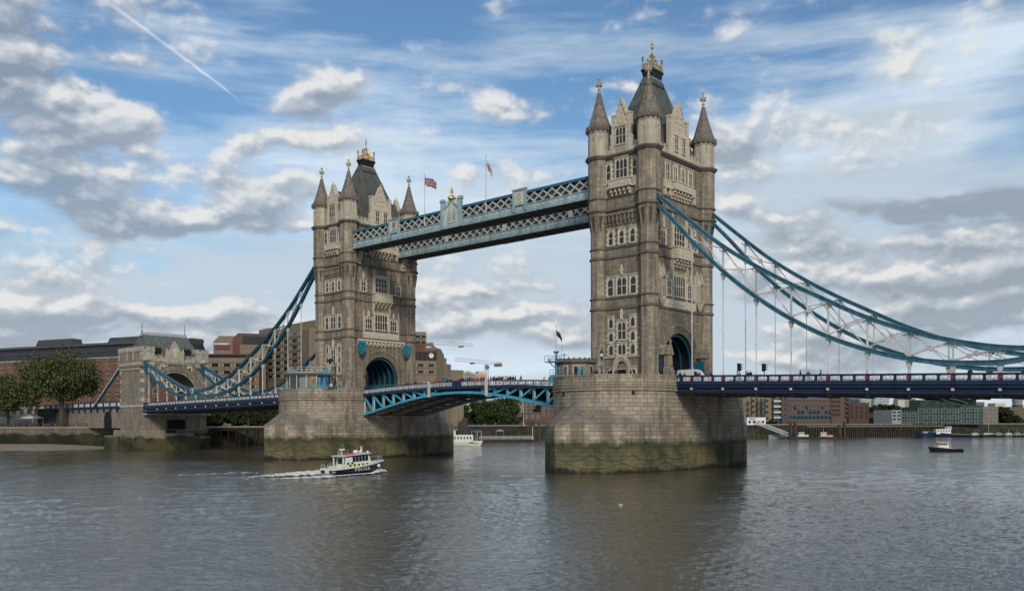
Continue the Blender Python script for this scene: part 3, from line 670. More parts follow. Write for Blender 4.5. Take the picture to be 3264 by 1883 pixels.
        b = MB(); b.fbox(F, -5.3, 5.3, 49.9, 50.9, .04, .35); b.fbox(F, -3.1, 3.1, 49.9, 50.95, .35, 1.2); b.fbox(F, -3.25, 3.25, 50.95, 51.15, .04, 1.3); b.fbox(F, -3.25, 3.25, 49.6, 49.9, .04, 1.3); b.fbox(F, -5.4, 5.4, 49.65, 49.88, .03, .5)
        for k in range(6):
            u = -2.75+1.1*k
            for q in range(3): b.fbox(F, u-.24, u+.24, 49.6-.5*(q+1), 49.6-.5*q, 0, 1.05-.35*q)
        for s in (-1, 1):
            b.fbox(F, s*5.0-.25, s*5.0+.25, 48.4, 51.2, 0, .4); b.fbox(F, s*3.4-.18, s*3.4+.18, 48.6, 51.2, 0, .42)
        for k in range(12): b.fbox(F, -2.9+k*.5, -2.72+k*.5, 50.1, 50.8, 1.2, 1.28)
        b.build('balcony', palec, T)
        b = MB(); crenel(b, F, -7.4, -2.9, 55.8, 57.3); b.build('parapet', pale, T); b = MB(); crenel(b, F, 2.9, 7.4, 55.8, 57.3); b.build('parapet', pale, T)
        b = MB(); b.prism([(-2.4, 55.8), (2.4, 55.8), (2.4, 60.2), (0, 65.3), (-2.4, 60.2)], F, -.7, .2)
        for s in (-1, 1):
            b.fbox(F, s*2.7-.34, s*2.7+.34, 55.8, 62.6, -.7, .3); b.fbox(F, s*2.7-.44, s*2.7+.44, 62.6, 62.95, -.75, .36); b.fbox(F, s*3.2-.22, s*3.2+.22, 55.8, 58.8, -.5, .25)
            b.bar(F(s*2.55, 60.1, -.25), F(0, 65.6, -.25), 1.15, .22, (0, 0, 1))
            for k in range(6): b.fbox(F, s*(2.05-.34*k)-.11, s*(2.05-.34*k)+.11, 61.0+.74*k, 61.3+.74*k, 0, .42)
        b.fbox(F, -.1, .1, 65.4, 66.2, -.1, .1)
        for k in range(3):
            for j in range(4-k): b.fbox(F, (j-(3-k)/2)*.8-.16, (j-(3-k)/2)*.8+.16, 60.9+1.0*k, 61.3+1.0*k, .2, .34)
        for u in (-1.25, 1.25): b.prism([(u-.85, 59.7), (u+.85, 59.7), (u, 61.2)], F, .2, .33)
        gb = b.build('gable', palec, T)
        for u in (-1.25, 1.25): window(lambda u_, v, w, F=F: F(u_, v, w+.2), u-.5, u+.5, 56.9, 59.3, 2, 2, gb, .2, False, fm=palec)
        b = MB(); b.prism([(-2.4, 56), (2.4, 56), (2.4, 61.0), (0, 64.3), (-2.4, 61.0)], F, -3.4, -.7); b.build('dormer_roof', slate, gb)
        if shore:
            for s in (-1, 1):      # canopied statues either side of the windows
                b = MB(); c = s*6.5; b.lathe([(.12, 28.9), (.45, 29.4), (.75, 30.1), (.75, 30.4)], (AX+.45, s*6.5), 8)
                b.box(AX+.02, AX+.35, c-.75, c+.75, 30.4, 34.6); 
                for q in (-1, 1): b.box(AX, AX+1.05, c+q*.66-.13, c+q*.66+.13, 30.4, 33.6); b.fbox(F, c+q*.66-.16, c+q*.66+.16, 33.6, 35.6, 0, .6); b.prism([(c+q*.66-.2, 35.6), (c+q*.66+.2, 35.6), (c+q*.66, 36.3)], F, .1, .5)
                b.prism([(c-.8, 33.3), (c, 34.2), (c+.8, 33.3), (c+.8, 33.7), (c, 35.6), (c-.8, 33.7)], F, .1, 1.05)
                b.build('statue_canopy', pale, T)
                b = MB(); b.lathe([(.28, 30.4), (.3, 31.6), (.34, 32.1), (.16, 32.35), (.18, 32.6), (.05, 32.8)], (AX+.6, c), 8); b.build('statue', rubble, T)
                # gatehouse buttress beside the arch at road level
                b = MB(); u0, u1 = (5.75, 6.85) if s > 0 else (-6.85, -5.75); um = (u0+u1)/2
                b.fbox(F, u0, u1, ROAD, 20.2, 1.1, 2.05); b.fbox(F, u0-.14, u1+.14, ROAD, 17.6, 1.0, 2.45); b.prism([(u0-.14, 17.6), (u1+.14, 17.6), (u1, 18.2), (u0, 18.2)], F, 1.0, 2.3); b.fbox(F, u0-.05, u1+.05, 20.2, 20.4, .0, 2.2)
                b.prism([(u0-.25, 20.4), (u1+.25, 20.4), (um, 22.1)], F, .02, 2.3); b.fbox(F, um-.1, um+.1, 22.0, 23.1, 1.9, 2.1); b.fbox(F, um-.36, um+.36, 22.5, 22.72, 1.9, 2.1)
                b.prism([(um-.25, 18.5), (um+.25, 18.5), (um+.2, 19.8), (um-.2, 19.8)], F, 2.05, 2.3)
                b.build('buttress', granite, T)
                b = MB()
                if s < 0: b.fbox(F, -7.35, -5.7, ROAD, 20.1, .12, .3)
                else: b.fbox(F, 5.3, 5.45, ROAD, 19.7, .1, 1.95)
                b.build('gate', navy if s < 0 else mat('gate_teal', (.015, .16, .21), .5), T)
        else:
            b = MB()     # corbel table above the arch
            for k in range(13):
                u = -6.9+1.15*k
                if abs(u) > 7: continue
                b.fbox(F, u-.28, u+.28, 27.0, 27.55, 0, .25); b.fbox(F, u-.28, u+.28, 27.55, 28.1, 0, .5)
            b.fbox(F, -7.3, 7.3, 28.1, 28.5, 0, .6)
            for k in range(10): b.fbox(F, -6.1+1.25*k, -5.7+1.25*k, 28.5-1.2, 28.5-.75, 0, .62)
            b.build('corbel_table', palec, T)
            for s in (-1, 1):
                b = MB(); b.hexa([F(s*7.0-.55, 25.4, .9), F(s*7.0+.55, 25.4, .9), F(s*7.0+.55, 25.4, 1.9), F(s*7.0-.55, 25.4, 1.9)], [F(s*7.0-.7, 27.3, .9), F(s*7.0+.7, 27.3, .9), F(s*7.0+.7, 27.3, 2.3), F(s*7.0-.7, 27.3, 2.3)])
                b.hexa([F(s*7.0-.8, 27.3, .9), F(s*7.0+.8, 27.3, .9), F(s*7.0+.8, 27.3, 2.4), F(s*7.0-.8, 27.3, 2.4)], [F(s*7.0-.5, 27.9, .9), F(s*7.0+.5, 27.9, .9), F(s*7.0+.5, 27.9, 1.8), F(s*7.0-.5, 27.9, 1.8)]); b.fbox(F, s*7.0-.4, s*7.0+.4, 24.9, 25.4, 1.0, 1.7); b.build('winch_box', mat('winch_blue', (.03, .22, .30), .5, var=.3, vscale=2, stain=.3), T)
    # lining and ribs of the road tunnel
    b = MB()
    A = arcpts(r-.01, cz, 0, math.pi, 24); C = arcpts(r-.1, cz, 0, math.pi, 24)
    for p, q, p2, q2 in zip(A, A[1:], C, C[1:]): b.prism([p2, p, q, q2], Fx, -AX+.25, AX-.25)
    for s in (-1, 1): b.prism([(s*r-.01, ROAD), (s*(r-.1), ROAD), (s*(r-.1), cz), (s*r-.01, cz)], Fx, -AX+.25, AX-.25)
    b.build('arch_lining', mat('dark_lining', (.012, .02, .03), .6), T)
    for i in range(6):
        b = MB(); x0 = -4.9+1.95*i; A = arcpts(r-.11, cz, 0, math.pi, 20); C = arcpts(r-.5, cz, 0, math.pi, 20)
        for p, q, p2, q2 in zip(A, A[1:], C, C[1:]): b.prism([p2, p, q, q2], Fx, x0-.13, x0+.13)
        for s in (-1, 1): b.box(x0-.13, x0+.13, min(s*(r-.11), s*(r-.5)), max(s*(r-.11), s*(r-.5)), ROAD, cz)
        b.build('arch_rib', teal, T)
    for s in (-1, 1): b = MB(); b.box(-AX+.3, AX-.3, min(s*(r-.11), s*(r-.42)), max(s*(r-.11), s*(r-.42)), ROAD, 18.0); b.box(-AX+.3, AX-.3, min(s*(r-.11), s*(r-.6)), max(s*(r-.11), s*(r-.6)), 18.0, 18.2); b.build('tunnel_dado', mat('dado_blue', (.03, .20, .27), .5), T)
    # main roof, platform, crest
    b = MB(); P0 = [(-4.6, -8.9), (4.6, -8.9), (4.6, 8.9), (-4.6, 8.9)]; levels = [(56.1, 1.0, 1.0), (60.5, .77, .79), (66.0, .475, .49), (71.5, .19, .205)]
    rings = [[(x*fx, y*fy, z) for x, y in P0] for z, fx, fy in levels]
    for a, c in zip(rings, rings[1:]):
        for k in range(4): b.face([a[k], a[(k+1) % 4], c[(k+1) % 4], c[k]])
    rf = b.build('roof', slate, T)
    b = MB(); b.lathe([(1.50, 70.2), (1.55, 70.3), (1.32, 71.35)], (0, 0), 4, R(45), 1.0, 1.95)
    b.build('roof_band', lead, rf)
    b = MB()
    for k in range(7):
        y = -1.8+.6*k
        for s in (-1, 1): b.box(s*1.22-.16, s*1.22+.16, y-.17, y+.17, 69.6, 70.0)
    for k in range(3):
        for s in (-1, 1): b.box(-.75+.75*k-.15, -.75+.75*k+.15, s*2.5-.16, s*2.5+.16, 69.6, 70.0)
    b.build('roof_vent', black, rf)
    b = MB(); b.lathe([(1.28, 71.3), (1.35, 71.7), (1.5, 72.4), (1.66, 72.6), (1.66, 72.9), (1.4, 73.0)], (0, 0), 4, R(45), 1.0, 1.75); b.build('roof_cornice', black, T)
    b = MB()
    hx, hy = .9, 1.68
    for s in (-1, 1):
        for k in range(9): y = -hy+2*hy*k/8; b.bar((s*hx, y, 72.9), (s*hx, y, 73.9), .09, .09)
        for k in range(5): x = -hx+2*hx*k/4; b.bar((x, s*hy, 72.9), (x, s*hy, 73.9), .09, .09)
        b.bar((s*hx, -hy, 73.85), (s*hx, hy, 73.85), .12, .12); b.bar((-hx, s*hy, 73.85), (hx, s*hy, 73.85), .12, .12)
        b.bar((s*hx, -hy, 73.35), (s*hx, hy, 73.35), .08, .08); b.bar((-hx, s*hy, 73.35), (hx, s*hy, 73.35), .08, .08)
        for q in (-1, 1):
            b.bar((s*hx, q*hy, 73.2), (0, 0, 76.1), .17, .17); b.bar((s*hx, q*hy*.5, 73.8), (s*hx*.5, 0, 75.2), .1, .1); b.bar((s*hx*.5, q*hy*.5, 74.65), (s*hx*.5, -q*hy*.5, 74.65), .1, .1)
            b.bar((s*hx*.5, q*hy*.5, 74.65), (s*hx, 0, 73.7), .1, .1)
            for f in (.25, .5, .75): b.box(s*hx*(1-f)-.13, s*hx*(1-f)+.13, q*hy*(1-f)-.13, q*hy*(1-f)+.13, 73.2+2.9*f+.1, 73.2+2.9*f+.38)
    b.lathe([(.3, 75.7), (.36, 76.0), (.12, 76.2), (.1, 76.9), (.26, 77.05), (.1, 77.2), (.09, 77.7), (.22, 77.85), (.08, 78.0), (.03, 78.5)], (0, 0), 8)
    b.box(-.32, .32, -.07, .07, 77.35, 77.55); b.box(-.07, .07, -.32, .32, 77.35, 77.55)
    b.build('gilded_crest', gold, T)
    for s in (-1, 1):
        for q in (-1, 1): b = MB(); b.lathe([(.22, 72.9), (.2, 73.8), (.12, 74.0), (.12, 74.5), (.26, 74.7), (.1, 74.85), (.26, 75.1), (.05, 75.4)], (s*hx*1.05, q*hy*1.03), 8); b.build('corner_finial', lead, T)
    return T
tower = make_tower()
copy_tree(tower, (-41.15, 0, 0), math.pi, 'farther Gothic bridge tower on the left pier, behind the police boat')
# ================================================================ HIGH LEVEL WALKWAYS
def shield(b, F, u, v, s=1.0, w0=0.0, w1=.08):
    b.prism([(u-.32*s, v+.4*s), (u-.32*s, v-.05*s), (u-.18*s, v-.32*s), (u, v-.48*s), (u+.18*s, v-.32*s), (u+.32*s, v-.05*s), (u+.32*s, v+.4*s)], F, w0, w1)
def make_walkway(sgn, label):
    """sgn=-1: upstream walkway (outer face -Y); +1 downstream"""
    root = thing('high_level_walkway', label, 'walkway', (0, 0, 0), 0, 'two high level walkways between the towers')
    yo, yi = 9.55, 5.1; X0, X1 = -35.7, 35.7; H = 35.7
    faces = []
    def FO(u, v, w): return (u*1.0, sgn*(yo+w), v)
    def FI(u, v, w): return (u*1.0, sgn*(yi-w), v)
    fixF = lambda F, flip: (F if not flip else F)
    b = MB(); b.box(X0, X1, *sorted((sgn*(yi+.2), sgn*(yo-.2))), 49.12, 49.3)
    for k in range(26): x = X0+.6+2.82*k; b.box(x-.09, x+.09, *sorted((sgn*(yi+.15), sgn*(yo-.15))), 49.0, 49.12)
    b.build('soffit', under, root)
    for F, nm in ((FO, 'outer'), (FI, 'inner')):
        b = MB(); b.fbox(F, X0, X1, 49.15, 50.55, -.12, 0); b.fbox(F, X0, X1, 49.0, 49.2, -.2, .22); b.fbox(F, X0, X1, 50.5, 50.68, -.2, .12); b.fbox(F, X0, X1, 49.3, 49.42, 0, .08)
        for k in range(49):
            x = X0+1.49*k; b.fbox(F, x-.07, x+.07, 49.42, 50.5, 0, .07)
        b.cur = 1
        for k in range(48):
            x = X0+1.49*k+.45; b.fbox(F, x, x+.62, 49.85, 50.2, 0, .05)
        b.build('girder', [walk_blue, cream], root)
        b = MB(); b.fbox(F, X0, X1, 52.65, 52.95, -.25, .16); b.fbox(F, X0, X1, 52.95, 53.2, -.3, .05); b.build('top_chord', dteal, root)
        b = MB(); n = 33; p = (X1-X0)/n
        for k in range(-1, n):        # crossing lattice bars
            for q, w in ((1, .0), (-1, -.1)):
                xa, xb = X0+p*k, X0+p*(k+1.25)
                ua, ub = (xa, xb) if q > 0 else (xb, xa)
                ua = min(max(ua, X0), X1); ub = min(max(ub, X0), X1)
                b.bar(F(ua, 50.68, w), F(ub, 52.65, w), .19, .2, (0, 1, 0))
                if F is FO: b.bar(F(ua+.2, 50.68, w), F(min(ub+.2, X1), 52.65, w), .04, .05, (0, 1, 0))
        b.build('lattice', cream, root)
    b = MB(); y0, y1 = sorted((sgn*(yi+.5), sgn*(yo-.5))); b.box(X0, X1, y0, y1, 49.4, 52.6); b.build('inner_wall', mat('walkway_glazing', (.09, .105, .12), .35, var=.4, vscale=1.2), root)
    b = MB(); ym = (y0+y1)/2; b.prism([(y0-.4, 52.7), (y1+.4, 52.7), (ym, 53.35)], lambda u, v, w: (w, u, v), X0, X1); b.build('roof', dteal, root)
    # ornamental panels
    for x in (-19.5, 17.3):
        b = MB(); b.fbox(FO, x-1.75, x-1.2, 49.4, 53.5, .0, .35); b.fbox(FO, x+1.2, x+1.75, 49.4, 53.5, .0, .35); b.fbox(FO, x-1.85, x+1.85, 53.5, 53.75, -.1, .45); b.fbox(FO, x-1.2, x+1.2, 50.6, 50.9, .0, .3)
        pn = b.build('panel_frame', walk_blue, root); b = MB(); b.fbox(FO, x-1.2, x+1.2, 50.9, 53.5, -.1, .18); b.build('panel', cream, pn)
        b = MB(); shield(b, FO, x, 52.3, 1.6, .18, .3); b.fbox(FO, x-.7, x+.7, 51.15, 51.3, .18, .26); b.build('shield', mat('faded_red', (.33, .16, .13), .7) if x < 0 else palec, pn)
    # central crest
    x = -1.4; b = MB()
    for s in (-1, 1):
        cx = x+s*2.55; b.fbox(FO, cx-.45, cx+.45, 49.0, 54.6, -.1, .5); b.fbox(FO, cx-.62, cx+.62, 54.6, 54.85, -.2, .65); b.fbox(FO, cx-.52, cx+.52, 54.85, 55.2, -.15, .55)
    b.fbox(FO, x-2.2, x+2.2, 49.0, 49.6, -.1, .35); cr = b.build('crest_frame', walk_blue, root)
    b = MB(); b.prism([(x-2.1, 49.6), (x+2.1, 49.6), (x+2.1, 53.2), (x+1.1, 54.0), (x, 55.1), (x-1.1, 54.0), (x-2.1, 53.2)], FO, -.1, .2); b.build('crest_panel', cream, cr)
    b = MB()
    for s in (-1, 1):
        pts = [(x+s*2.05, 53.1), (x+s*1.4, 53.55), (x+s*.75, 53.95), (x+s*.35, 54.5), (x, 55.25)]
        for p, q in zip(pts, pts[1:]): b.bar(FO(p[0], p[1], .3), FO(q[0], q[1], .3), .22, .22, (0, 1, 0))
        b.prism([(x+s*.9-.3, 50.6), (x+s*.9+.3, 50.6), (x+s*.9+.2, 52.0), (x+s*.7, 52.9), (x+s*.9-.3, 51.9)], FO, .2, .34)
        for k in range(4): b.fbox(FO, x+s*(.8+.35*k)-.05, x+s*(.8+.35*k)+.05, 53.9-.2*k+.2, 55.0-.1*k, .0, .12)
    b.build('crest_moulding', walk_blue, cr)
    b = MB(); shield(b, FO, x, 51.6, 1.9, .2, .36); b.fbox(FO, x-1.5, x+1.5, 50.0, 50.3, .2, .33); b.build('coat_of_arms', palec, cr)
    b = MB(); b.lathe([(.9, 55.0), (.85, 55.35), (.5, 55.6), (.2, 55.75), (.14, 56.2), (.32, 56.35), (.12, 56.5), (.1, 56.9), (.25, 57.0), (.08, 57.2), (.02, 57.5)], (x, sgn*(yo+.1)), 10)
    b.box(x-.42, x+.42, sgn*(yo+.1)-.08, sgn*(yo+.1)+.08, 56.55, 56.75); b.build('gilded_finial', gold, cr)
    # stone brackets under each end
    for s in (-1, 1):
        b = MB()
        for k in range(4): b.box(*sorted((s*35.64, s*(34.2+.35*k))), *sorted((sgn*6.3, sgn*7.6)), 49.0-.7*(k+1), 49.0-.7*k)
        b.build('end_bracket', palec, root)
    if sgn > 0:
        for x in (-18.1, 0, 18.3):
            b = MB(); b.fbox(FI, x-.5, x+.5, 50.6, 52.8, .0, .2); b.build('post', cream, root)
    return root
make_walkway(-1, 'nearer high level walkway carrying the flags and the gilded crest between the two towers')
make_walkway(1, 'farther high level walkway seen below and behind the nearer one')

# ================================================================ SUSPENSION CHAINS
def lerp_tab(T_, s):
    if s <= T_[0][0]: return T_[0][1]
    for (a, za), (c, zc) in zip(T_, T_[1:]):
        if s <= c: return za+(zc-za)*(s-a)/(c-a)
    return T_[-1][1]
def smooth_tab(T_):           # Catmull-Rom through the measured points
    P = [T_[0]]+T_+[T_[-1]]; out = []
    for i in range(1, len(P)-2):
        for k in range(6):
            t = k/6; f = lambda j: .5*((2*P[i][j])+(-P[i-1][j]+P[i+1][j])*t+(2*P[i-1][j]-5*P[i][j]+4*P[i+1][j]-P[i+2][j])*t*t+(-P[i-1][j]+3*P[i][j]-3*P[i+1][j]+P[i+2][j])*t**3)
            out.append((f(0), f(1)))
    out.append(T_[-1]); return out
UPT = smooth_tab([(46.6, 48.7), (54, 42.2), (59.5, 37.6), (65.2, 33.6), (70.9, 30.1), (76.6, 27.0), (82.3, 24.0), (88, 21.6), (93.6, 19.8), (99.3, 18.5), (104, 18.0), (107.2, 18.2)])
LOT = smooth_tab([(46.6, 47.3), (51.4, 42.3), (55, 38.3), (60.2, 33.1), (65.6, 28.6), (71.2, 24.7), (76.9, 21.5), (83.1, 19.0), (88.9, 17.4), (94.4, 16.6), (100.2, 16.4), (104, 16.9), (107.2, 17.8)])
UPS = smooth_tab([(107.4, 18.2), (112, 19.1), (117, 20.5), (126, 23.6), (132, 25.8), (138.2, 28.0)])
LOS = smooth_tab([(107.4, 17.8), (111, 17.1), (116, 17.2), (121, 18.4), (127, 20.6), (132.5, 23.3), (138.2, 26.6)])
H0, HS = 54.75, 5.688
def railtop(x):
    s = abs(x)
    if s < 30.5: return 17.3-(s/28.9)**2*.9
    return 16.5-(s-52)*(.030 if x > 0 else .0155) if s > 51 else 16.5
def strip(b, side, y, T_, w, h, ext=0):
    for (s0, z0), (s1, z1) in zip(T_, T_[1:]):
        b.bar((side*s0, y, z0), (side*(s1+.02), y, z1+0), w, h, (0, 0, 1))
def make_chain(side, y, label, short_label):
    G = 'suspension chains of the side spans'
    yo = y*1.0
    def chord(nm, T_, root):
        b = MB()
        strip(b, side, yo, T_, .5, .62)
        for dz_ in (.30, -.30): strip(b, side, yo, [(s, z+dz_) for s, z in T_], .85, .1)
        for dz_ in (.0,): strip(b, side, yo, [(s, z+dz_) for s, z in T_], .66, .08)
        b.build(nm, chain_blue if side > 0 else CHL, root)
    root = thing('suspension_chain', label, 'suspension chain', (0, 0, 0), 0, G)
    chord('upper_chord', UPT, root); chord('lower_chord', LOT, root)
    xs = [H0+HS*k for k in range(10)]
    def web(xs, U_, L_, root, dirn):
        for i, s in enumerate(xs):
            zu, zl = lerp_tab(U_, s), lerp_tab(L_, s)
            if zu-zl > 1.5:
                b = MB(); b.bar((side*s, yo, zl+.3), (side*s, yo, zu-.3), .26, .24)
                for q in (-1, 1): b.bar((side*(s+q*.7), yo, zu-.45), (side*s, yo, zu-1.1), .2, .16)
                b.build('strut', white, root)
        for s0, s1 in zip(xs, xs[1:]):
            u0, u1, l0, l1 = lerp_tab(U_, s0), lerp_tab(U_, s1), lerp_tab(L_, s0), lerp_tab(L_, s1)
            if min(u0-l0, u1-l1) < .9: continue
            m0, m1 = (s0+s1)/2, (u0+l0+u1+l1)/4
            b = MB()
            for (s, z) in ((s0, u0-.35), (s1, l1+.35), (s0, l0+.35), (s1, u1-.35)):
                a = Vector((side*m0, yo, m1)); c = Vector((side*s, yo, z)); d = (c-a); b.bar(a, a+d*.3, .24, .2); b.bar(a+d*.3, a+d*.9, .15, .16); b.bar(a+d*.8, c, .28, .18)
            b.lathe([(.42, -.14), (.42, .14)], (0, 0), 10)
            nV = 10*3
            # rotate the little gusset disc into the chain plane
            for q in range(len(b.V)-((10*4)+20), len(b.V)):
                vx, vy, vz = b.V[q]; b.V[q] = (side*m0+vx, yo+vz, m1+vy)
            b.build('cross_brace', white, root)
    web(xs, UPT, LOT, root, 1)
    def hangers(xs, L_, root):
        for s in xs:
            zl = lerp_tab(L_, s); zt = railtop(side*s)-.3
            if zl-zt < .35: continue
            b = MB(); b.bar((side*s-.42, yo, zl-.42), (side*s+.42, yo, zl-.42), .5, .16); 
            b.hexa([(side*s-.16, yo-.16, zl-1.35), (side*s+.16, yo-.16, zl-1.35), (side*s+.16, yo+.16, zl-1.35), (side*s-.16, yo+.16, zl-1.35)], [(side*s-.42, yo-.22, zl-.4), (side*s+.42, yo-.22, zl-.4), (side*s+.42, yo+.22, zl-.4), (side*s-.42, yo+.22, zl-.4)])
            b.tube([(side*s, yo, zl-1.2), (side*s, yo, zt)], .10, 8); hl = zl-zt
            if hl > 6: b.tube([(side*s, yo, zt+(hl)*.42-.5), (side*s, yo, zt+(hl)*.42)], .15, 8)
            b.tube([(side*s, yo, zt), (side*s, yo, zt+.9)], .17, 8)
            b.build('hanger_rod', white, root)
    hangers(xs, LOT, root)
    # short landward chain with the hinge medallion
    r2_ = thing('suspension_chain', short_label, 'suspension chain', (0, 0, 0), 0, G)
    chord('upper_chord', UPS, r2_); chord('lower_chord', LOS, r2_)
    xs2 = [H0+HS*k for k in range(10, 15)]
    web(xs2, UPS, LOS, r2_, -1); hangers(xs2, LOS, r2_)
    F = (lambda u, v, w: (u, yo-.5-w, v))
    b = MB(); b.prism(arcpts(1.05, 18.0, 0, 2*math.pi, 20, side*107.3)[:-1], F, -1.0, 0); b.fbox(F, side*107.3-.55, side*107.3+.55, railtop(side*107)-.2, 17.2, -.9, -.1); hg = b.build('hinge', chain_blue, r2_)
    b = MB(); b.prism(arcpts(.8, 18.0, 0, 2*math.pi, 20, side*107.3)[:-1], F, 0, .06); md = b.build('medallion_ring', white, hg)
    b = MB(); b.prism([(side*107.3+.4*math.cos(t*math.pi/8), 18.0+.55*math.sin(t*math.pi/8)) for t in range(16)], F, .06, .12); b.build('medallion_badge', red, hg)
    return root
CHL = mat('chain_blue_shaded', (.022, .12, .175), .4, var=.14, vscale=.8, stain=.18, spec=.4)  # darker copy of the chain paint, shade of the undersides put into colour
make_chain(1, -9.5, 'long blue suspension chain on the near side of the right span', 'short chain beyond the low point of the right near side chain')
make_chain(1, 9.5, 'long blue suspension chain on the far side of the right span', 'short chain beyond the low point of the right far side chain')
make_chain(-1, -9.5, 'long blue suspension chain on the near side of the left span', 'light blue short chain dropping from the nearer corner of the stone abutment tower')
make_chain(-1, 9.5, 'long blue suspension chain on the far side, rising behind the glazed pavilion', 'light blue short chain dropping from the farther corner of the stone abutment tower')

# ================================================================ DECKS
# shared railing panel (0..1 wide) in local coordinates: x along, z up, faces -Y
def panel_mesh(w, h, navyback=False):
    b = MB(); F = lambda u, v, q: (u, -q, v)
    b.fbox(F, 0, w, 0, .06, 0, .07); b.fbox(F, 0, w, h-.06, h, 0, .07); b.fbox(F, 0, .06, 0, h, 0, .07); b.fbox(F, w-.06, w, 0, h, 0, .07)
    n = max(2, round(w/h))
    for k in range(n):
        u0 = w*k/n; u1 = w*(k+1)/n; m = (u0+u1)/2
        b.bar(F(u0, 0, .04), F(u1, h, .04), .05, .1, (0, 1, 0)); b.bar(F(u1, 0, .03), F(u0, h, .03), .05, .1, (0, 1, 0))
        A = arcpts(h*.30, h/2, 0, 2*math.pi, 10, m)
        for p, q in zip(A, A[1:]): b.bar(F(p[0], p[1], .05), F(q[0], q[1], .05), .05, .09, (0, 1, 0))
    return b
def make_span(side, label):
    root = thing('side_span_deck', label, 'bridge deck', (0, 0, 0), 0, 'suspended side spans')
    X0, X1 = 51.75, 137.9
    def rows(off_list, y, nm, m, b=None):   # sweep of rectangles (z offsets from rail top, y offsets)
        b = b or MB(); xs = [X0+(X1-X0)*k/14 for k in range(15)]
        for (za, zb, ya, yb) in off_list:
            for p, q in zip(xs, xs[1:]):
                zp, zq = railtop(side*p), railtop(side*q); pp, qq = side*p, side*q
                b.hexa([(pp, y+ya, zp+za), (qq, y+ya, zq+za), (qq, y+yb, zq+za), (pp, y+yb, zp+za)], [(pp, y+ya, zp+zb), (qq, y+ya, zq+zb), (qq, y+yb, zq+zb), (pp, y+yb, zp+zb)])
        return b.build(nm, m, root)
    for sg, y in ((-1, -9.6), (1, 9.6)):
        d = -sg    # inward direction
        L = [(-.14, 0, -.16*1, .16), (-.35, -.14, -.05, .05), (-1.35, -1.05, -.1, .06), (-1.55, -1.35, -.2, .12), (-1.98, -1.72, -.16, .1), (-2.85, -2.6, -.3, .16)]
        rows(L, y, 'fascia_girder', navy)
        rows([(-2.6, -1.55, .1*1 if sg < 0 else -.2, .2 if sg < 0 else -.1)], y, 'girder_web', mat('dark_web', (.012, .018, .04), .7))
    rows([(-1.35, -1.25, -9.3, 9.3)], 0, 'road_surface', asphalt)
    rows([(-1.5, -1.36, -9.45, 9.45)], 0, 'deck_slab', under)
    rows([(-3.1, -1.5, -8.9, -8.3)], 0, 'inner_girder', under); rows([(-3.1, -1.5, 8.3, 8.9)], 0, 'inner_girder', under)
    b = MB(); 
    for k in range(14):
        s = H0+HS*k; z = railtop(side*s); b.box(side*s-.2, side*s+.2, -9.4, 9.4, z-3.3, z-1.5)
    b.build('cross_beam', under, root)
    F = lambda u, v, w: (u, -9.62-w, v)
    pw = HS/3
    me = None; k3 = 0
    nb = 9 if side > 0 else 14
    for k in range(-1, nb):
        s0 = H0+HS*k
        for j in range(3):
            s = s0+.42+j*(HS-.1)/3; 
            if s < X0+.1: continue
            z = railtop(side*s)-1.0; wdt = 1.3
            xx = side*s if side > 0 else side*s-wdt
            if me is None: pb = panel_mesh(wdt, .66); o = pb.build('railing_panel', white, root); me = o
            else: o = copy_part(me, root)
            o.location = (xx, -9.68, z+.03); k3 += 1
        if s0 > X0 or k >= 0:
            z = railtop(side*s0)
            b = MB(); b.fbox(F, side*s0-.34, side*s0+.34, z-1.12, z-.1, .0, .12); ps = b.build('railing_pier', navy, root)
            if side > 0: b = MB(); shield(b, F, side*s0, z-.60, .55, .12, .2); b.build('shield', red, ps)
            b = MB(); b.fbox(F, side*s0-.17, side*s0+.17, z-2.4, z-2.08, .0, .25); b.build('girder_lamp', mat('lamp_box', (.62, .5, .33), .6), root)
    # dark backing of the parapet between panels
    b = MB()
    for k in range(-1, 16):
        for j in range(3):
            s = H0+HS*k+.42+j*(HS-.1)/3-.30
            if s < X0+.2 or s > X1: continue
            z = railtop(side*s); b.box(side*s-.19, side*s+.19, -9.66, -9.52, z-1.05, z-.1)
    rows([(-1.06, -.98, -.08, .08), (-.32, -.14, -.08, .08)], -9.6, 'parapet_rail', navy, b)
    return root
make_span(1, 'navy bridge deck of the right span with white railing panels and red shields')
make_span(-1, 'navy bridge deck of the left span between the abutment tower and the left pier')

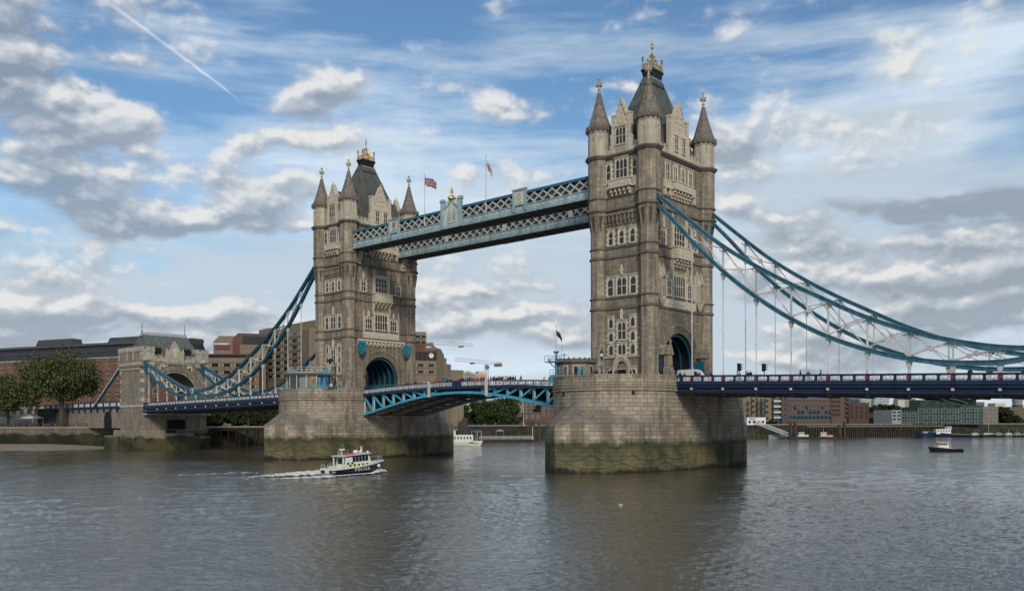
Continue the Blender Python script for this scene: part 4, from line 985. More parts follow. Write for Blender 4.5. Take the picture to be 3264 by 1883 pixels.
def make_bascule(side, label):
    root = thing('bascule_leaf', label, 'bascule', (0, 0, 0), 0, 'two bascule leaves of the central span')
    XE = 30.6
    def low(s): return 10.6+(14.95-10.6)*math.sin((1-s/30.5)*math.pi/2)**1.05 if s < 30.5 else 10.6
    def top(s): return railtop(s)-1.45
    n = 9; ss_ = [.06+(XE-.06)*k/n for k in range(n+1)]
    for y in (-9.35, -3.2, 3.2, 9.35):
        b = MB()
        for a, c in zip(ss_, ss_[1:]): b.bar((side*a, y, low(a)), (side*(c+.02), y, low(c)), .55, .46); b.bar((side*a, y, low(a)-.22), (side*(c+.02), y, low(c)-.22), .8, .08)
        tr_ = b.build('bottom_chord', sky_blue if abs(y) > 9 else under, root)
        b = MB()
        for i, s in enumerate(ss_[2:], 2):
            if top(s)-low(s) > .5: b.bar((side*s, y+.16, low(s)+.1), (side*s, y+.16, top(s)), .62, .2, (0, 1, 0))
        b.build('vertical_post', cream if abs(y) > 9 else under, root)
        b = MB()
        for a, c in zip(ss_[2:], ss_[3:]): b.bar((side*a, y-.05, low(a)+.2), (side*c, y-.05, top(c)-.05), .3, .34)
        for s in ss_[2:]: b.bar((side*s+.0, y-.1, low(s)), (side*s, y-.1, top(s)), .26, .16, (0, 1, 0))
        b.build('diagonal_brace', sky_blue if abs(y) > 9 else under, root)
    # web behind the braces is open; deck above
    xs = [.06+(XE-.06)*k/10 for k in range(11)]
    def rows(L, y, nm, m):
        b = MB()
        for (za, zb, ya, yb) in L:
            for p, q in zip(xs, xs[1:]):
                zp, zq = railtop(p), railtop(q); pp, qq = side*p, side*q
                b.hexa([(pp, y+ya, zp+za), (qq, y+ya, zq+za), (qq, y+yb, zq+za), (pp, y+yb, zp+za)], [(pp, y+ya, zp+zb), (qq, y+ya, zq+zb), (qq, y+yb, zq+zb), (pp, y+yb, zp+zb)])
        return b.build(nm, m, root)
    for sg in (-1, 1): rows([(-.16, 0, -.17, .17), (-1.5, -1.02, -.12, .12), (-1.62, -1.5, -.25, .25), (-.3, -.16, -.06, .06)], sg*9.6, 'fascia', navy)
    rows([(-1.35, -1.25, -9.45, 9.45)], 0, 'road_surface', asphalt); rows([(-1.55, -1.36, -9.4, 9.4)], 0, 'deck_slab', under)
    b = MB()
    for s in ss_[1:]: b.box(side*s-.15, side*s+.15, -9.1, 9.1, top(s)-.7, top(s)-.12); 
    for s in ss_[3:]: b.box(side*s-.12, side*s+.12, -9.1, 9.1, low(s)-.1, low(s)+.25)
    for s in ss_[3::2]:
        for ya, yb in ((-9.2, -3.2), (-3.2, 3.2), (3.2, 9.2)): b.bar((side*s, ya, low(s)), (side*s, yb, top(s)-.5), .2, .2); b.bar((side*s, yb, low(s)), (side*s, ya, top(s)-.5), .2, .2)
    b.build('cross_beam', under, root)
    b = MB()     # curved plated underside between the trusses
    for a, c in zip(ss_[3:], ss_[4:]):
        for ya, yb in ((-8.9, -6.6), (-5.6, -3.4), (-2.6, 2.6), (3.4, 5.6), (6.6, 8.9)): b.hexa([(side*a, ya, low(a)+.05), (side*c, ya, low(c)+.05), (side*c, yb, low(c)+.05), (side*a, yb, low(a)+.05)], [(side*a, ya, low(a)+.15), (side*c, ya, low(c)+.15), (side*c, yb, low(c)+.15), (side*a, yb, low(a)+.15)])
    b.build('soffit_plates', mat('grey_steel', (.27, .255, .22), .7, var=.4, vscale=.5, stain=.2), root)
    me = None; p = 1.94
    for k in range(15):
        s = 1.35+p*k; z = railtop(s)-1.0
        xx = side*s if side > 0 else side*s-1.68
        if me is None: o = me = panel_mesh(1.68, .8).build('railing_panel', white, root)
        else: o = copy_part(me, root)
        o.location = (xx, -9.66, z+.02)
    b = MB()
    for k in range(16):
        s = 1.22+p*k
        if s > 30.5: continue
        z = railtop(s); b.box(side*s-.11, side*s+.11, -9.7, -9.54, z-1.1, z-.1)
    b.box(*sorted((side*1.1, side*30.4)), -9.56, -9.5, railtop(30)-1.2, railtop(30)-1.1); b.build('parapet_posts', navy, root)
    s = 8.5 if side > 0 else 8.2; z = railtop(s)
    b = MB(); b.box(side*s-.3, side*s+.3, -10.05, -9.75, z-3.1, z+.1); b.build('fender_post', white, root)
    b = MB(); b.box(side*.7-.5, side*.7+.5, -9.95, -9.5, railtop(0)-1.7, railtop(0)+.05); b.build('centre_box', navy, root)
    return root
make_bascule(1, 'right bascule leaf with light blue truss, meeting the nearer pier')
make_bascule(-1, 'left bascule leaf with deep light blue truss, meeting the left pier')
# road on top of the piers, level with the decks
for sx in (-1, 1):
    b = MB(); b.box(sx*41.15-10.9, sx*41.15+10.9, -5.0, 5.0, ROAD+.01, ROAD+.05); tag(b.build('road', asphalt), kind='structure')

# ================================================================ FLAGS
def flagpole(x, y, z0, z1, label, r=.07):
    t = thing('flagpole', label, 'flagpole', (x, y, 0))
    b = MB(); b.tube([(0, 0, z0), (0, 0, z1)], [r*1.2, r*.7], 8); b.ball((0, 0, z1+.08), .14); b.tube([(0, 0, z0), (0, 0, z0+2.1)], r*2, 8); b.build('pole', white, t)
    return t
def flag_cloth(parent, x0, z1, w, h, droop, pat, dirv=(.78, .62)):
    """cloth grid; pat(s, t) -> material index"""
    nx, ny = 40, 24; b = MB(); mats = []; P = []
    for i in range(nx+1):
        row = []
        for j in range(ny+1):
            s = i/nx; t = j/ny; dd = w*(s*(1-droop*.35)); wv = .18*math.sin(s*8+t*1.5)*s+.1*math.sin(s*15-t*3)*s
            row.append((dirv[0]*dd-dirv[1]*wv, dirv[1]*dd+dirv[0]*wv, z1-h*t-droop*w*s**1.15-.12*math.sin(s*7)))
        P.append(row)
    F_ = []
    for i in range(nx):
        for j in range(ny): b.face([P[i][j+1], P[i+1][j+1], P[i+1][j], P[i][j]]); F_.append(pat((i+.5)/nx, (j+.5)/ny))
    o = b.build('flag', [mat('flag_red', (.36, .03, .05), .8), mat('flag_white', (.45, .44, .44), .8), mat('flag_blue', (.012, .018, .085), .8), mat('flag_black', (.02, .022, .03), .8)], parent)
    o.data.polygons.foreach_set('material_index', F_); return o
def union_pat(s, t):
    x = s*2-1; y = (t*2-1)*.6
    if abs(x) < .10 or abs(y) < .10: return 0
    if abs(x) < .17 or abs(y) < .17: return 1
    d = min(abs(y-.6*x), abs(y+.6*x))/1.166
    if d < .05: return 0
    if d < .12: return 1
    return 2
def cross_pat(s, t):
    x = s*2-1; y = (t*2-1)*.6
    return 0 if (abs(x) < .13 or abs(y) < .12) else 1
f1 = flagpole(-9.7, -9.6, 50.7, 61.6, 'tall white flagpole on the nearer walkway flying a red white and blue union flag'); flag_cloth(f1, 0, 61.2, 2.9, 1.75, .38, union_pat)
f2 = flagpole(8.25, -9.6, 50.7, 61.8, 'white flagpole on the nearer walkway flying a drooping white flag with red cross'); flag_cloth(f2, 0, 61.4, 2.1, 1.6, 1.1, cross_pat)
# ================================================================ ABUTMENT TOWER (left end of the left span)
def river_wall_mat(name, hi, lo_, ztide, brick=(1.2, .5)):
    m = mat(name, hi, .9, var=.25, vscale=.25, brick=(brick[0], brick[1], .03, .6, .14), stain=.22, fine=.14)
    t = m.node_tree; L = t.links; b = t.nodes['Principled BSDF']; src = b.inputs['Base Color'].links[0].from_socket
    g = t.nodes.new('ShaderNodeTexCoord'); s = t.nodes.new('ShaderNodeSeparateXYZ'); L.new(g.outputs['Object'], s.inputs[0])
    n = t.nodes.new('ShaderNodeTexNoise'); n.inputs['Scale'].default_value = .35; n.inputs['Detail'].default_value = 7; L.new(g.outputs['Object'], n.inputs[0])
    a = t.nodes.new('ShaderNodeMath'); a.operation = 'MULTIPLY_ADD'; L.new(n.outputs[0], a.inputs[0]); a.inputs[1].default_value = 4.0; L.new(s.outputs[2], a.inputs[2])
    r = t.nodes.new('ShaderNodeMapRange'); L.new(a.outputs[0], r.inputs[0]); r.inputs[1].default_value = ztide+2.4; r.inputs[2].default_value = ztide+1.7
    n2 = t.nodes.new('ShaderNodeTexNoise'); n2.inputs['Scale'].default_value = .22; n2.inputs['Detail'].default_value = 8; L.new(g.outputs['Object'], n2.inputs[0])
    r2_ = t.nodes.new('ShaderNodeMapRange'); L.new(n2.outputs[0], r2_.inputs[0]); r2_.inputs[1].default_value = .45; r2_.inputs[2].default_value = .58
    x = t.nodes.new('ShaderNodeMix'); x.data_type = 'RGBA'; L.new(r2_.outputs[0], x.inputs[0]); x.inputs[6].default_value = (*lo_, 1); x.inputs[7].default_value = (lo_[0]*2.6, lo_[1]*2.1, lo_[2]*1.9, 1)
    y = t.nodes.new('ShaderNodeMix'); y.data_type = 'RGBA'; L.new(r.outputs[0], y.inputs[0]); L.new(src, y.inputs[6]); L.new(x.outputs[2], y.inputs[7]); L.new(y.outputs[2], b.inputs['Base Color'])
    return m
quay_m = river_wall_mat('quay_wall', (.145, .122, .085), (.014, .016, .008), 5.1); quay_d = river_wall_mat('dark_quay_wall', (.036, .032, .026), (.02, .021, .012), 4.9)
abut_m = river_wall_mat('abutment_stone', (.235, .20, .155), (.032, .034, .018), 4.6, (1.3, .55))
weath = mat('weathered_pale_stone', (.38, .335, .26), .85, var=.3, vscale=.8, fine=.2, stain=.2)
def make_abutment():
    T = thing('abutment_tower', 'small stone gateway tower with green slate roof at the left end of the bridge', 'gateway tower', (-138, .8, 0))
    # local: +X face towards the river at x=0, runs back to x=-14.6 ; y from -10.9 to 10.9
    D = 14.6; HY_ = 10.9; cz = 17.2; r = 8.2; hz = 8.6
    Fx = lambda u, v, w: (w, u, v)
    ell = lambda k, n=28: (r*math.cos(math.pi-math.pi*k/n), cz+hz*math.sin(math.pi*k/n))
    ap = [ell(k) for k in range(29)]
    b = MB(); b.prism([(-HY_, 6.6), (-r, 6.6), (-r, cz), (-HY_, cz)], Fx, -D, 0); b.prism([(r, 6.6), (HY_, 6.6), (HY_, cz), (r, cz)], Fx, -D, 0)
    b.prism([(-HY_, cz)]+ap+[(HY_, cz), (HY_, 29.0), (-HY_, 29.0)], Fx, -D, 0); b.prism([(-r, 6.6), (r, 6.6), (r, 14.0), (-r, 14.0)], Fx, -D, -.3); b.build('wall', abut_m, T)
    F = lambda u, v, w: (w, u, v); FWl = lambda u, v, w: (u, -HY_-w, v)
    b = MB()
    for ro, ri, w in ((1.15, 1.0, .3), (1.0, .85*1.05, .18)):
        A = [(p[0]*ro, cz+(p[1]-cz)*(ro if ro < 1.1 else 1.13)) for p in ap]; C = [(p[0]*ri, cz+(p[1]-cz)*ri) for p in ap]
        for p, q, p2, q2 in zip(A, A[1:], C, C[1:]): b.prism([p, p2, q2, q][::-1] if False else [p2, q2, q, p], F, 0, w)
    b.build('arch_moulding', granite, T); b = MB()
    for ro, ri, w in ((1.18, 1.15, .42), (1.02, .99, .36), (1.085, 1.065, .36)):
        A = [(p[0]*ro, cz+(p[1]-cz)*(ro-.015)) for p in ap]; C = [(p[0]*ri, cz+(p[1]-cz)*(ri-.015)) for p in ap]
        for p, q, p2, q2 in zip(A, A[1:], C, C[1:]): b.prism([p2, q2, q, p], F, 0, w)
    b.build('arch_roll', mould, T)
    # two flanking blocks with pale quoins and battlements
    for s in (-1, 1):
        b = MB(); yc = s*(HY_-1.6)
        b.box(-D-.3, .5, *sorted((s*(HY_+.35), s*(HY_-3.9))), 26.4, 31.6); t = b.build('corner_block', abut_m, T)
        b = MB()
        for x0 in (-D-.3, -D*.66, -D*.36, .5-.9):
            b.box(x0-.02, x0+.92, *sorted((s*(HY_+.4), s*(HY_-3.95))), 28.6, 31.2)
        y0, y1 = sorted((s*(HY_+.42), s*(HY_-3.97)))
        b.box(-D-.4, .58, y0-.1, y1+.1, 26.9, 27.9); 
        b.box(-D-.4, .62, y0-.12, y1+.12, 31.2, 31.9)
        for k in range(9): b.box(-D-.3+1.72*k, -D-.3+1.72*k+.95, y0-.1, y0+.4, 31.9, 32.7); b.box(-D-.3+1.72*k, -D-.3+1.72*k+.95, y1-.4, y1+.1, 31.9, 32.7)
        for k in range(3): b.box(.2, .62, y0+.2+1.65*k, y0+1.1+1.65*k, 31.9, 32.7)
        b.build('battlement', weath, t)
        b = MB()
        for k in range(9): b.box(-D+.2+1.6*k, -D+.9+1.6*k, *sorted((s*(HY_+.42), s*(HY_+.05))), 25.6, 26.2)
        b.lathe([(1.1, 28.3), (1.1, 28.9), (.6, 29.6), (.15, 30.2)], (.1, s*9.6), 10); b.build('saddle_cap', weath, t)
        b = MB()
        for z in (15.6, 18.5, 21.5, 24.3): qb = MB(); qb.box(-.75, .12, *sorted((s*(HY_+.12), s*(HY_-.9))), z, z+1.2); qb.build('quoin', pale, t); b.box(-D-.12, -D+.8, *sorted((s*(HY_+.1), s*(HY_-.4))), z, z+1.1)
        b.box(-D-.2, .25, *sorted((s*(HY_+.22), s*(HY_-.4))), 13.9, 14.6); b.build('quoin', pale, t)
    b = MB(); b.box(-1.0, .3, -7.0, 7.0, 28.2, 29.2); b.box(-.9, .4, -7.0, 7.0, 27.6, 27.9)
    for k in range(8): b.box(-.9, .3, -6.9+1.8*k, -6.0+1.8*k, 29.2, 30.1)
    b.box(-.9, .45, -2.6, 2.6, 28.0, 31.2); b.prism([(-2.4, 31.2), (2.4, 31.2), (1.5, 32.2), (1.1, 33.2), (0, 34.9), (-1.1, 33.2), (-1.5, 32.2)], F, -.8, .4)
    for s in (-1, 1): b.lathe([(.5, 28.0), (.45, 31.4), (.3, 31.8), (.05, 32.8)], (.1, s*2.7), 8); b.lathe([(.1, 26.2), (.45, 27.4)], (.2, s*2.8), 8)
    b.build('parapet_gable', weath, T)
    b = MB(); b.prism(arcpts(.9, 31.8, 0, 2*math.pi, 14)[:-1], F, .4, .55); shield(b, F, 0, 30.2, 1.6, .45, .6); b.build('carved_arms', palec, T)
    for u in (-4.2, 5.0): window(F, u-.45, u+.45, 25.0, 26.9, 1, 1, T, .4)
    b = MB(); lv = [(28.8, 6.6, 9.6), (31.5, 5.4, 8.9), (34.6, 3.4, 7.9), (37.0, 1.6, 7.2)]; rings = [[(-D/2+x*a, y*c, z) for x, y in ((-1, -1), (1, -1), (1, 1), (-1, 1))] for z, a, c in lv]
    for a, c in zip(rings, rings[1:]):
        for k in range(4): b.face([a[k], a[(k+1) % 4], c[(k+1) % 4], c[k]])
    b.face(rings[-1]); rf = b.build('roof', mat('green_slate', (.115, .13, .115), .8, var=.25, vscale=.6, brick=(.5, .3, .03, .75, .14), stain=.25), T)
    b = MB(); b.box(-D/2+1.3, -D/2+1.7, -7.1, 7.1, 36.9, 37.6)
    for k in range(24): b.box(-D/2+1.35, -D/2+1.65, -7+.59*k, -6.7+.59*k, 37.6, 37.9)
    b.build('ridge_cresting', mat('crest_stone', (.36, .37, .36), .8), rf)
    for s in (-1, 1):
        b = MB(); b.lathe([(.7, 36.6), (.35, 38.0), (.12, 38.6), (.1, 39.3), (.3, 39.45), (.1, 39.6), (.1, 40.3), (.25, 40.4), (.08, 40.6), (.03, 41.6)], (-D/2, s*7.2), 8); b.build('roof_finial', lead, rf)
        b = MB(); yy = s*5.0; b.box(-3.1, -1.2, yy-1.0, yy+1.0, 31.0, 32.6); b.build('dormer', black, rf); b = MB(); b.hexa([(-3.6, yy-1.2, 33.3), (-.9, yy-1.2, 32.5), (-.9, yy+1.2, 32.5), (-3.6, yy+1.2, 33.3)], [(-3.6, yy-1.2, 33.5), (-.9, yy-1.2, 32.7), (-.9, yy+1.2, 32.7), (-3.6, yy+1.2, 33.5)]); b.build('dormer_roof', slate, rf)
    # stepped foundations in the river
    b = MB(); b.box(-16, .9, -12.5, -3.4, -1, 6.7); b.box(-15, .6, -3.3, 6.0, -1, 5.7); b.box(-12, .3, 6.1, 12, -1, 4.6); b.box(-18, -4, -14.5, -12.6, -1, 5.0); b.build('foundation', abut_m, T)
    b = MB(); b.box(.02, .25, -2.6, 3.4, 6.9, 9.9); b.build('recess', mat('deep_recess', (.01, .01, .011), .9), T)
    b = MB(); b.box(.3, 1.7, -10.6, 11.4, 11.5, 11.75)
    for k in range(6): b.box(1.5, 1.6, -10.5+4.3*k, -10.4+4.3*k, 11.75, 13.0)
    b.box(1.48, 1.6, -10.6, 11.4, 12.9, 13.0); b.build('inspection_walkway', cream, T)
    return T
make_abutment()
# land-side approach: road on arches behind the abutment with the anchoring tie
A_ = thing('approach_viaduct', 'stone approach viaduct with blue and white parapet left of the abutment tower', 'viaduct', (0, 0, 0))
b = MB(); b.box(-215, -152.9, -9.4, 10.2, 7.3, 14.0); b.build('masonry', abut_m, A_)
b = MB(); b.prism([(-2.6, 7.3), (2.6, 7.3), (2.6, 10.2)]+arcpts(2.6, 10.2, 0, math.pi, 12)[1:-1]+[(-2.6, 10.2)], lambda u, v, w: (-163+u, -9.42-w, v), 0, .2); b.build('archway', mat('deep_recess', (.01, .01, .011), .9), A_)
b = MB(); b.box(-215, -152.9, -9.9, -9.3, 13.9, 14.4); b.box(-215, -152.9, -9.85, -9.5, 15.6, 15.8)
for k in range(13): b.box(-215+4.9*k, -214.3+4.9*k, -9.95, -9.4, 12.6, 15.7)
b.build('parapet_frame', navy, A_); b = MB(); b.box(-215, -152.9, -9.7, -9.6, 14.4, 15.6); b.build('parapet_panel', white, A_)
b = MB(); b.bar((-152.9, -9.9, 26.6), (-172, -9.9, 14.6), .7, .8); b.build('anchor_tie', CHL, A_); b = MB(); b.bar((-152.9, -10.35, 26.6), (-172, -10.35, 14.6), .25, .3); b.build('tie_strip', white, A_)
# ================================================================ BANKS
EDGE = [(-900, 300), (400, 300), (560, 302), (690, 322), (840, 332), (1100, 380), (1440, 425), (1740, 432), (2390, 488), (2840, 520), (3264, 560), (4300, 660)]
ep = [at(px, 1348, F_) for px, F_ in EDGE]; GZ = 7.25
b = MB(); far = [p+(p-CAM)*9 for p in ep]
for a, c, d, e in zip(ep, ep[1:], far[1:], far): b.face([(a.x, a.y, GZ), (c.x, c.y, GZ), (d.x, d.y, GZ), (e.x, e.y, GZ)])
tag(b.build('bank_ground', mat('bank_ground', (.075, .07, .055), .95, var=.3, vscale=.05)), kind='structure')
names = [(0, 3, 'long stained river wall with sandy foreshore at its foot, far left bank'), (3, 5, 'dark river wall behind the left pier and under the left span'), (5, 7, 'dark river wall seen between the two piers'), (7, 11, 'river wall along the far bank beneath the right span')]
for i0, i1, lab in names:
    T = thing('river_wall', lab, 'river wall', tuple(Vector((ep[i0].x, ep[i0].y, 0))), 0, 'river walls of the far bank')
    o = Vector((ep[i0].x, ep[i0].y, 0)); b = MB(); c_ = MB()
    for a, c in zip(ep[i0:i1], ep[i0+1:i1+1]):
        a = Vector((a.x, a.y, 0))-o; c = Vector((c.x, c.y, 0))-o; d = (c-a).normalized(); n = Vector((d.y, -d.x, 0))
        b.hexa([a-up*2, c-up*2, c-n*1.5-up*2, a-n*1.5-up*2], [a+up*(GZ-.1), c+up*(GZ-.1), c-n*1.5+up*(GZ-.1), a-n*1.5+up*(GZ-.1)])
        b.hexa([a+n*.7-up*2, c+n*.7-up*2, c+n*.02-up*2, a+n*.02-up*2], [a+n*.7+up*4.6, c+n*.7+up*4.6, c+n*.02+up*5.0, a+n*.02+up*5.0])
        c_.hexa([a+n*.25+up*(GZ-.09), c+n*.25+up*(GZ-.09), c-n*.7+up*(GZ-.09), a-n*.7+up*(GZ-.09)], [a+n*.25+up*(GZ+.5), c+n*.25+up*(GZ+.5), c-n*.7+up*(GZ+.5), a-n*.7+up*(GZ+.5)])
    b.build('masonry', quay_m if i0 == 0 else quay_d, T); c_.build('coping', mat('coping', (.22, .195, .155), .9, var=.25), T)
# foreshore
b = MB(); rows = []
for px in range(-300, 371, 12):
    f = max(0, (370-px)/370.0); w = min(1, f*1.6)**.5; nz_ = .5*math.sin(px*.11)+.3*math.sin(px*.27)
    rows.append([(*at(px, 1348, 299.4).xy, 1.5*w+.4), (*at(px, 1348, 299-12*w+nz_*.6).xy, 1.0*w+.5), (*at(px, 1348, 299-28*w+nz_*2).xy, .22*w+.58), (*at(px, 1348, 298-35*w+nz_*2).xy, .1)])
b.grid(rows); tag(b.build('beach', mat('sand', (.24, .205, .155), .95, var=.22, vscale=.4, fine=.2), smooth=True), kind='structure')

# ================================================================ TREES
def leaf_mats(base):
    r_, g_, b_ = base
    return [mat('leaf_%d_%d' % (int(r_*1000), k), (r_*f, g_*f, b_*f), .75, var=.3, vscale=.35, spec=.2) for k, f in enumerate((.62, 1.0, 1.45))]
bark = mat('bark', (.07, .058, .045), .9, var=.3, vscale=2); birch = mat('pale_bark', (.3, .29, .26), .8, var=.3, vscale=3)
def tree(name, label, x, y, z0, H, rx, rz, n, base=(.092, .105, .038), tr=.5, lobes=26, leaf=.5, seed=1, group='trees along the far bank', bk=None, low=.0, lean=0):
    rnd = random.Random(seed); T = thing(name, label, 'tree', (x, y, 0), 0, group)
    cz_ = z0+H-rz; b = MB(); tp = [(0, 0, z0-.3), (.1*tr, .05, z0+(cz_-z0)*.35), (-.2*tr+lean*.4, 0, z0+(cz_-z0)*.75), (lean, 0, cz_), (lean, 0, cz_+rz*.5)]
    b.tube(tp, [tr*1.25, tr*.95, tr*.8, tr*.55, tr*.15], 8); 
    L_ = []
    for k in range(lobes):
        while True:
            v = Vector((rnd.uniform(-1, 1), rnd.uniform(-1, 1), rnd.uniform(-1, 1)))
            if .35 < v.length < 1: break
        v = v.normalized()*rnd.uniform(.45, .92); zz = v.z if v.z > -.55-.5*low else -.55+.2*rnd.random()
        c = Vector((lean+v.x*rx, v.y*rx, cz_+zz*rz)); L_.append((c, rnd.uniform(.24, .42)*min(rx, rz*1.15)))
    T_b = b
    for c, r in L_[::3]:
        m = Vector((c.x*.35, c.y*.35, z0+(cz_-z0)*.85+abs(c.z-cz_)*.2)); T_b.tube([(0, 0, z0+(cz_-z0)*.6), tuple(m), tuple(c)], [tr*.45, tr*.28, tr*.08], 5)
    T_b.build('trunk', bk or bark, T)
    V = []; F_ = []; MI = []
    for k in range(n):
        c, r = L_[rnd.randrange(len(L_))]; d = Vector((rnd.gauss(0, 1), rnd.gauss(0, 1), rnd.gauss(0, 1))).normalized()*r*(rnd.random()**.4)*1.05
        p = c+d; p.z = max(p.z, z0+H*.16*(1-low)); s_ = leaf*rnd.uniform(.55, 1.2); nn = (d.normalized()*.7+Vector((rnd.gauss(0, 1), rnd.gauss(0, 1), rnd.gauss(0, 1)))*.6+Vector((0, 0, .5))).normalized()
        a = nn.cross(Vector((rnd.random(), rnd.random(), .3))).normalized()*s_; e = nn.cross(a).normalized()*s_*.75
        i = len(V); V += [tuple(p-a), tuple(p+e*.8-a*.1), tuple(p+a), tuple(p-e*.9+a*.1)]; F_.append((i, i+1, i+2, i+3)); MI.append(min(2, max(0, int(rnd.gauss(1.0, .75)))))
    me = bpy.data.meshes.new('crown'); me.from_pydata(V, [], F_)
    for m in leaf_mats(base): me.materials.append(m)
    me.polygons.foreach_set('material_index', MI); o = bpy.data.objects.new('crown', me); COL.objects.link(o); o.parent = T
    return T
def treepx(name, label, px, F_, ytop, ybase, rxpx, rzpx, n, **k):
    p = at(px, 1348, F_); s = F_/FPX; z0 = GZ-.02; H = at(px, ytop, F_).z-z0
    return tree(name, label, p.x, p.y, z0, H, rxpx*s, rzpx*s, n, **k)
treepx('plane_tree', 'large spreading plane tree with a stout trunk in front of the red brick warehouse', 196, 306, 1116, 1350, 118, 86, 24000, tr=.95, lobes=80, leaf=.42, seed=3, lean=0)
treepx('plane_tree', 'second plane tree with thin trunk at the far left of the promenade', 26, 306, 1196, 1350, 92, 66, 13000, tr=.5, lobes=44, leaf=.40, seed=5)
treepx('plane_tree', 'plane tree cut by the left edge of the picture', -70, 309, 1160, 1350, 100, 80, 5000, tr=.6, lobes=30, leaf=.45, seed=9)
treepx('bush', 'round bush against the hotel wall beside its lettering', 775, 372, 1222, 1350, 32, 34, 2600, base=(.05, .075, .02), lobes=14, leaf=.4, seed=11, low=.5)
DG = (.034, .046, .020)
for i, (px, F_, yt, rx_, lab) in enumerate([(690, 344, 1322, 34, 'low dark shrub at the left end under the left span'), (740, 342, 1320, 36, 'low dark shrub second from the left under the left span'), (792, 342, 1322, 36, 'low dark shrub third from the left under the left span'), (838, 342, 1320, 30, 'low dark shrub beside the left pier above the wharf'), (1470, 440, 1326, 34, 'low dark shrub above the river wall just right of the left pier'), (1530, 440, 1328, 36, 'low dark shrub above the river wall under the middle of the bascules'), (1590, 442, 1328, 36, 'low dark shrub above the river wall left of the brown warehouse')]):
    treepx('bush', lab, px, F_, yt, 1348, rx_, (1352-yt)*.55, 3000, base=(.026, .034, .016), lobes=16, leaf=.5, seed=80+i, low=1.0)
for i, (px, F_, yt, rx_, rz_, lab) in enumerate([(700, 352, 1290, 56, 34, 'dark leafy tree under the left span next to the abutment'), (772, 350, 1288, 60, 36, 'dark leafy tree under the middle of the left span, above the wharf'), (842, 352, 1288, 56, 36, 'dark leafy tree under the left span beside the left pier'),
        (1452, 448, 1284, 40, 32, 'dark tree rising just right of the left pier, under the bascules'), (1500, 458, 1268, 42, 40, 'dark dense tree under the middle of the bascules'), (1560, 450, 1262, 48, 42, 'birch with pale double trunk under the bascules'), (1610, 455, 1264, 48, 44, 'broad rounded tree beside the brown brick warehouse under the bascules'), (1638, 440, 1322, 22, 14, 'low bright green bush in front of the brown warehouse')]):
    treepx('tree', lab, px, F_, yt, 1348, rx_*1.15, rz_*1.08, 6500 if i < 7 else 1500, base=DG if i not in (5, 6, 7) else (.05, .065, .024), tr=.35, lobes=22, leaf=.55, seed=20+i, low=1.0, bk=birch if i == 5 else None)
for i, (px, F_, yt, rx_, rz_, lab) in enumerate([(2792, 700, 1290, 34, 20, 'left of the two dark trees in front of the distant tower blocks'), (2838, 690, 1284, 40, 22, 'right of the two dark trees in front of the distant tower blocks'), (3198, 600, 1288, 26, 40, 'tall dark tree right of the green glass building'), (3232, 590, 1318, 30, 28, 'broad dark tree at the right edge of the far bank'), (2462, 500, 1338, 20, 8, 'low greenery on the far quay beside the yellow brick flats')]):
    treepx('tree', lab, px, F_, yt, 1348, rx_, rz_, 3000, base=(.034, .044, .022), tr=.4, lobes=18, leaf=.75, seed=50+i, low=.6)

# ================================================================ BUILDINGS
CUR = mat('curtain', (.34, .32, .28), .8, var=.2)
def win_mesh(w, h, style, fm):
    b = MB(); F = lambda u, v, q: (u, -q, v)
    t = min(.12, w*.09)
    if style == 'arch':
        A = [(w/2*math.cos(math.pi*k/8), h*.62+h*.38*math.sin(math.pi*k/8)) for k in range(9)]
        b.cur = 1; b.prism([(w/2, 0)]+A[0:]+[(-w/2, 0)], F, .02, .05)
        b.cur = 0; b.fbox(F, -w/2-.1, w/2+.1, -.22, 0, 0, .18); b.fbox(F, -.05, .05, 0, h*.98, .05, .1); b.fbox(F, -w/2, w/2, h*.5-.04, h*.5+.04, .05, .1)
        for p, q in zip(A, A[1:]): b.bar(F(p[0], p[1], .06), F(q[0], q[1], .06), .1, .14, (0, 1, 0))
    elif style == 'hotel':
        b.cur = 1; b.fbox(F, -w/2, w/2, 0, h, .02, .05); b.cur = 2; b.fbox(F, -w/2+.05, -w/2+w*.13, .1, h-.1, .05, .08); b.fbox(F, w/2-w*.13, w/2-.05, .1, h-.1, .05, .08)
        b.cur = 0; b.fbox(F, -w/2-.1, w/2+.1, -.35, 0, 0, .3); b.fbox(F, -w/2-.12, -w/2, 0, h, 0, .25); b.fbox(F, w/2, w/2+.12, 0, h, 0, .25)
    elif style == 'balcony':
        b.cur = 1; b.fbox(F, -w/2, w/2, 0, h, .02, .05); b.cur = 0; b.fbox(F, -w/2-.2, w/2+.2, -.15, 0, 0, 1.1); b.fbox(F, -w/2-.2, w/2+.2, 0, .9, 1.0, 1.1)
        b.fbox(F, -w/2-.2, -w/2-.1, 0, .9, .1, 1.0); b.fbox(F, w/2+.1, w/2+.2, 0, .9, .1, 1.0)
    else:
        b.cur = 1; b.fbox(F, -w/2, w/2, 0, h, .02, .05); b.cur = 0
        b.fbox(F, -w/2-t, -w/2, -t, h+t, 0, .1); b.fbox(F, w/2, w/2+t, -t, h+t, 0, .1); b.fbox(F, -w/2, w/2, h, h+t, 0, .1); b.fbox(F, -w/2, w/2, -t, 0, 0, .14); b.fbox(F, -t/3, t/3, 0, h, .05, .09)
    o = b.build('window', [fm, glass, CUR]); return o
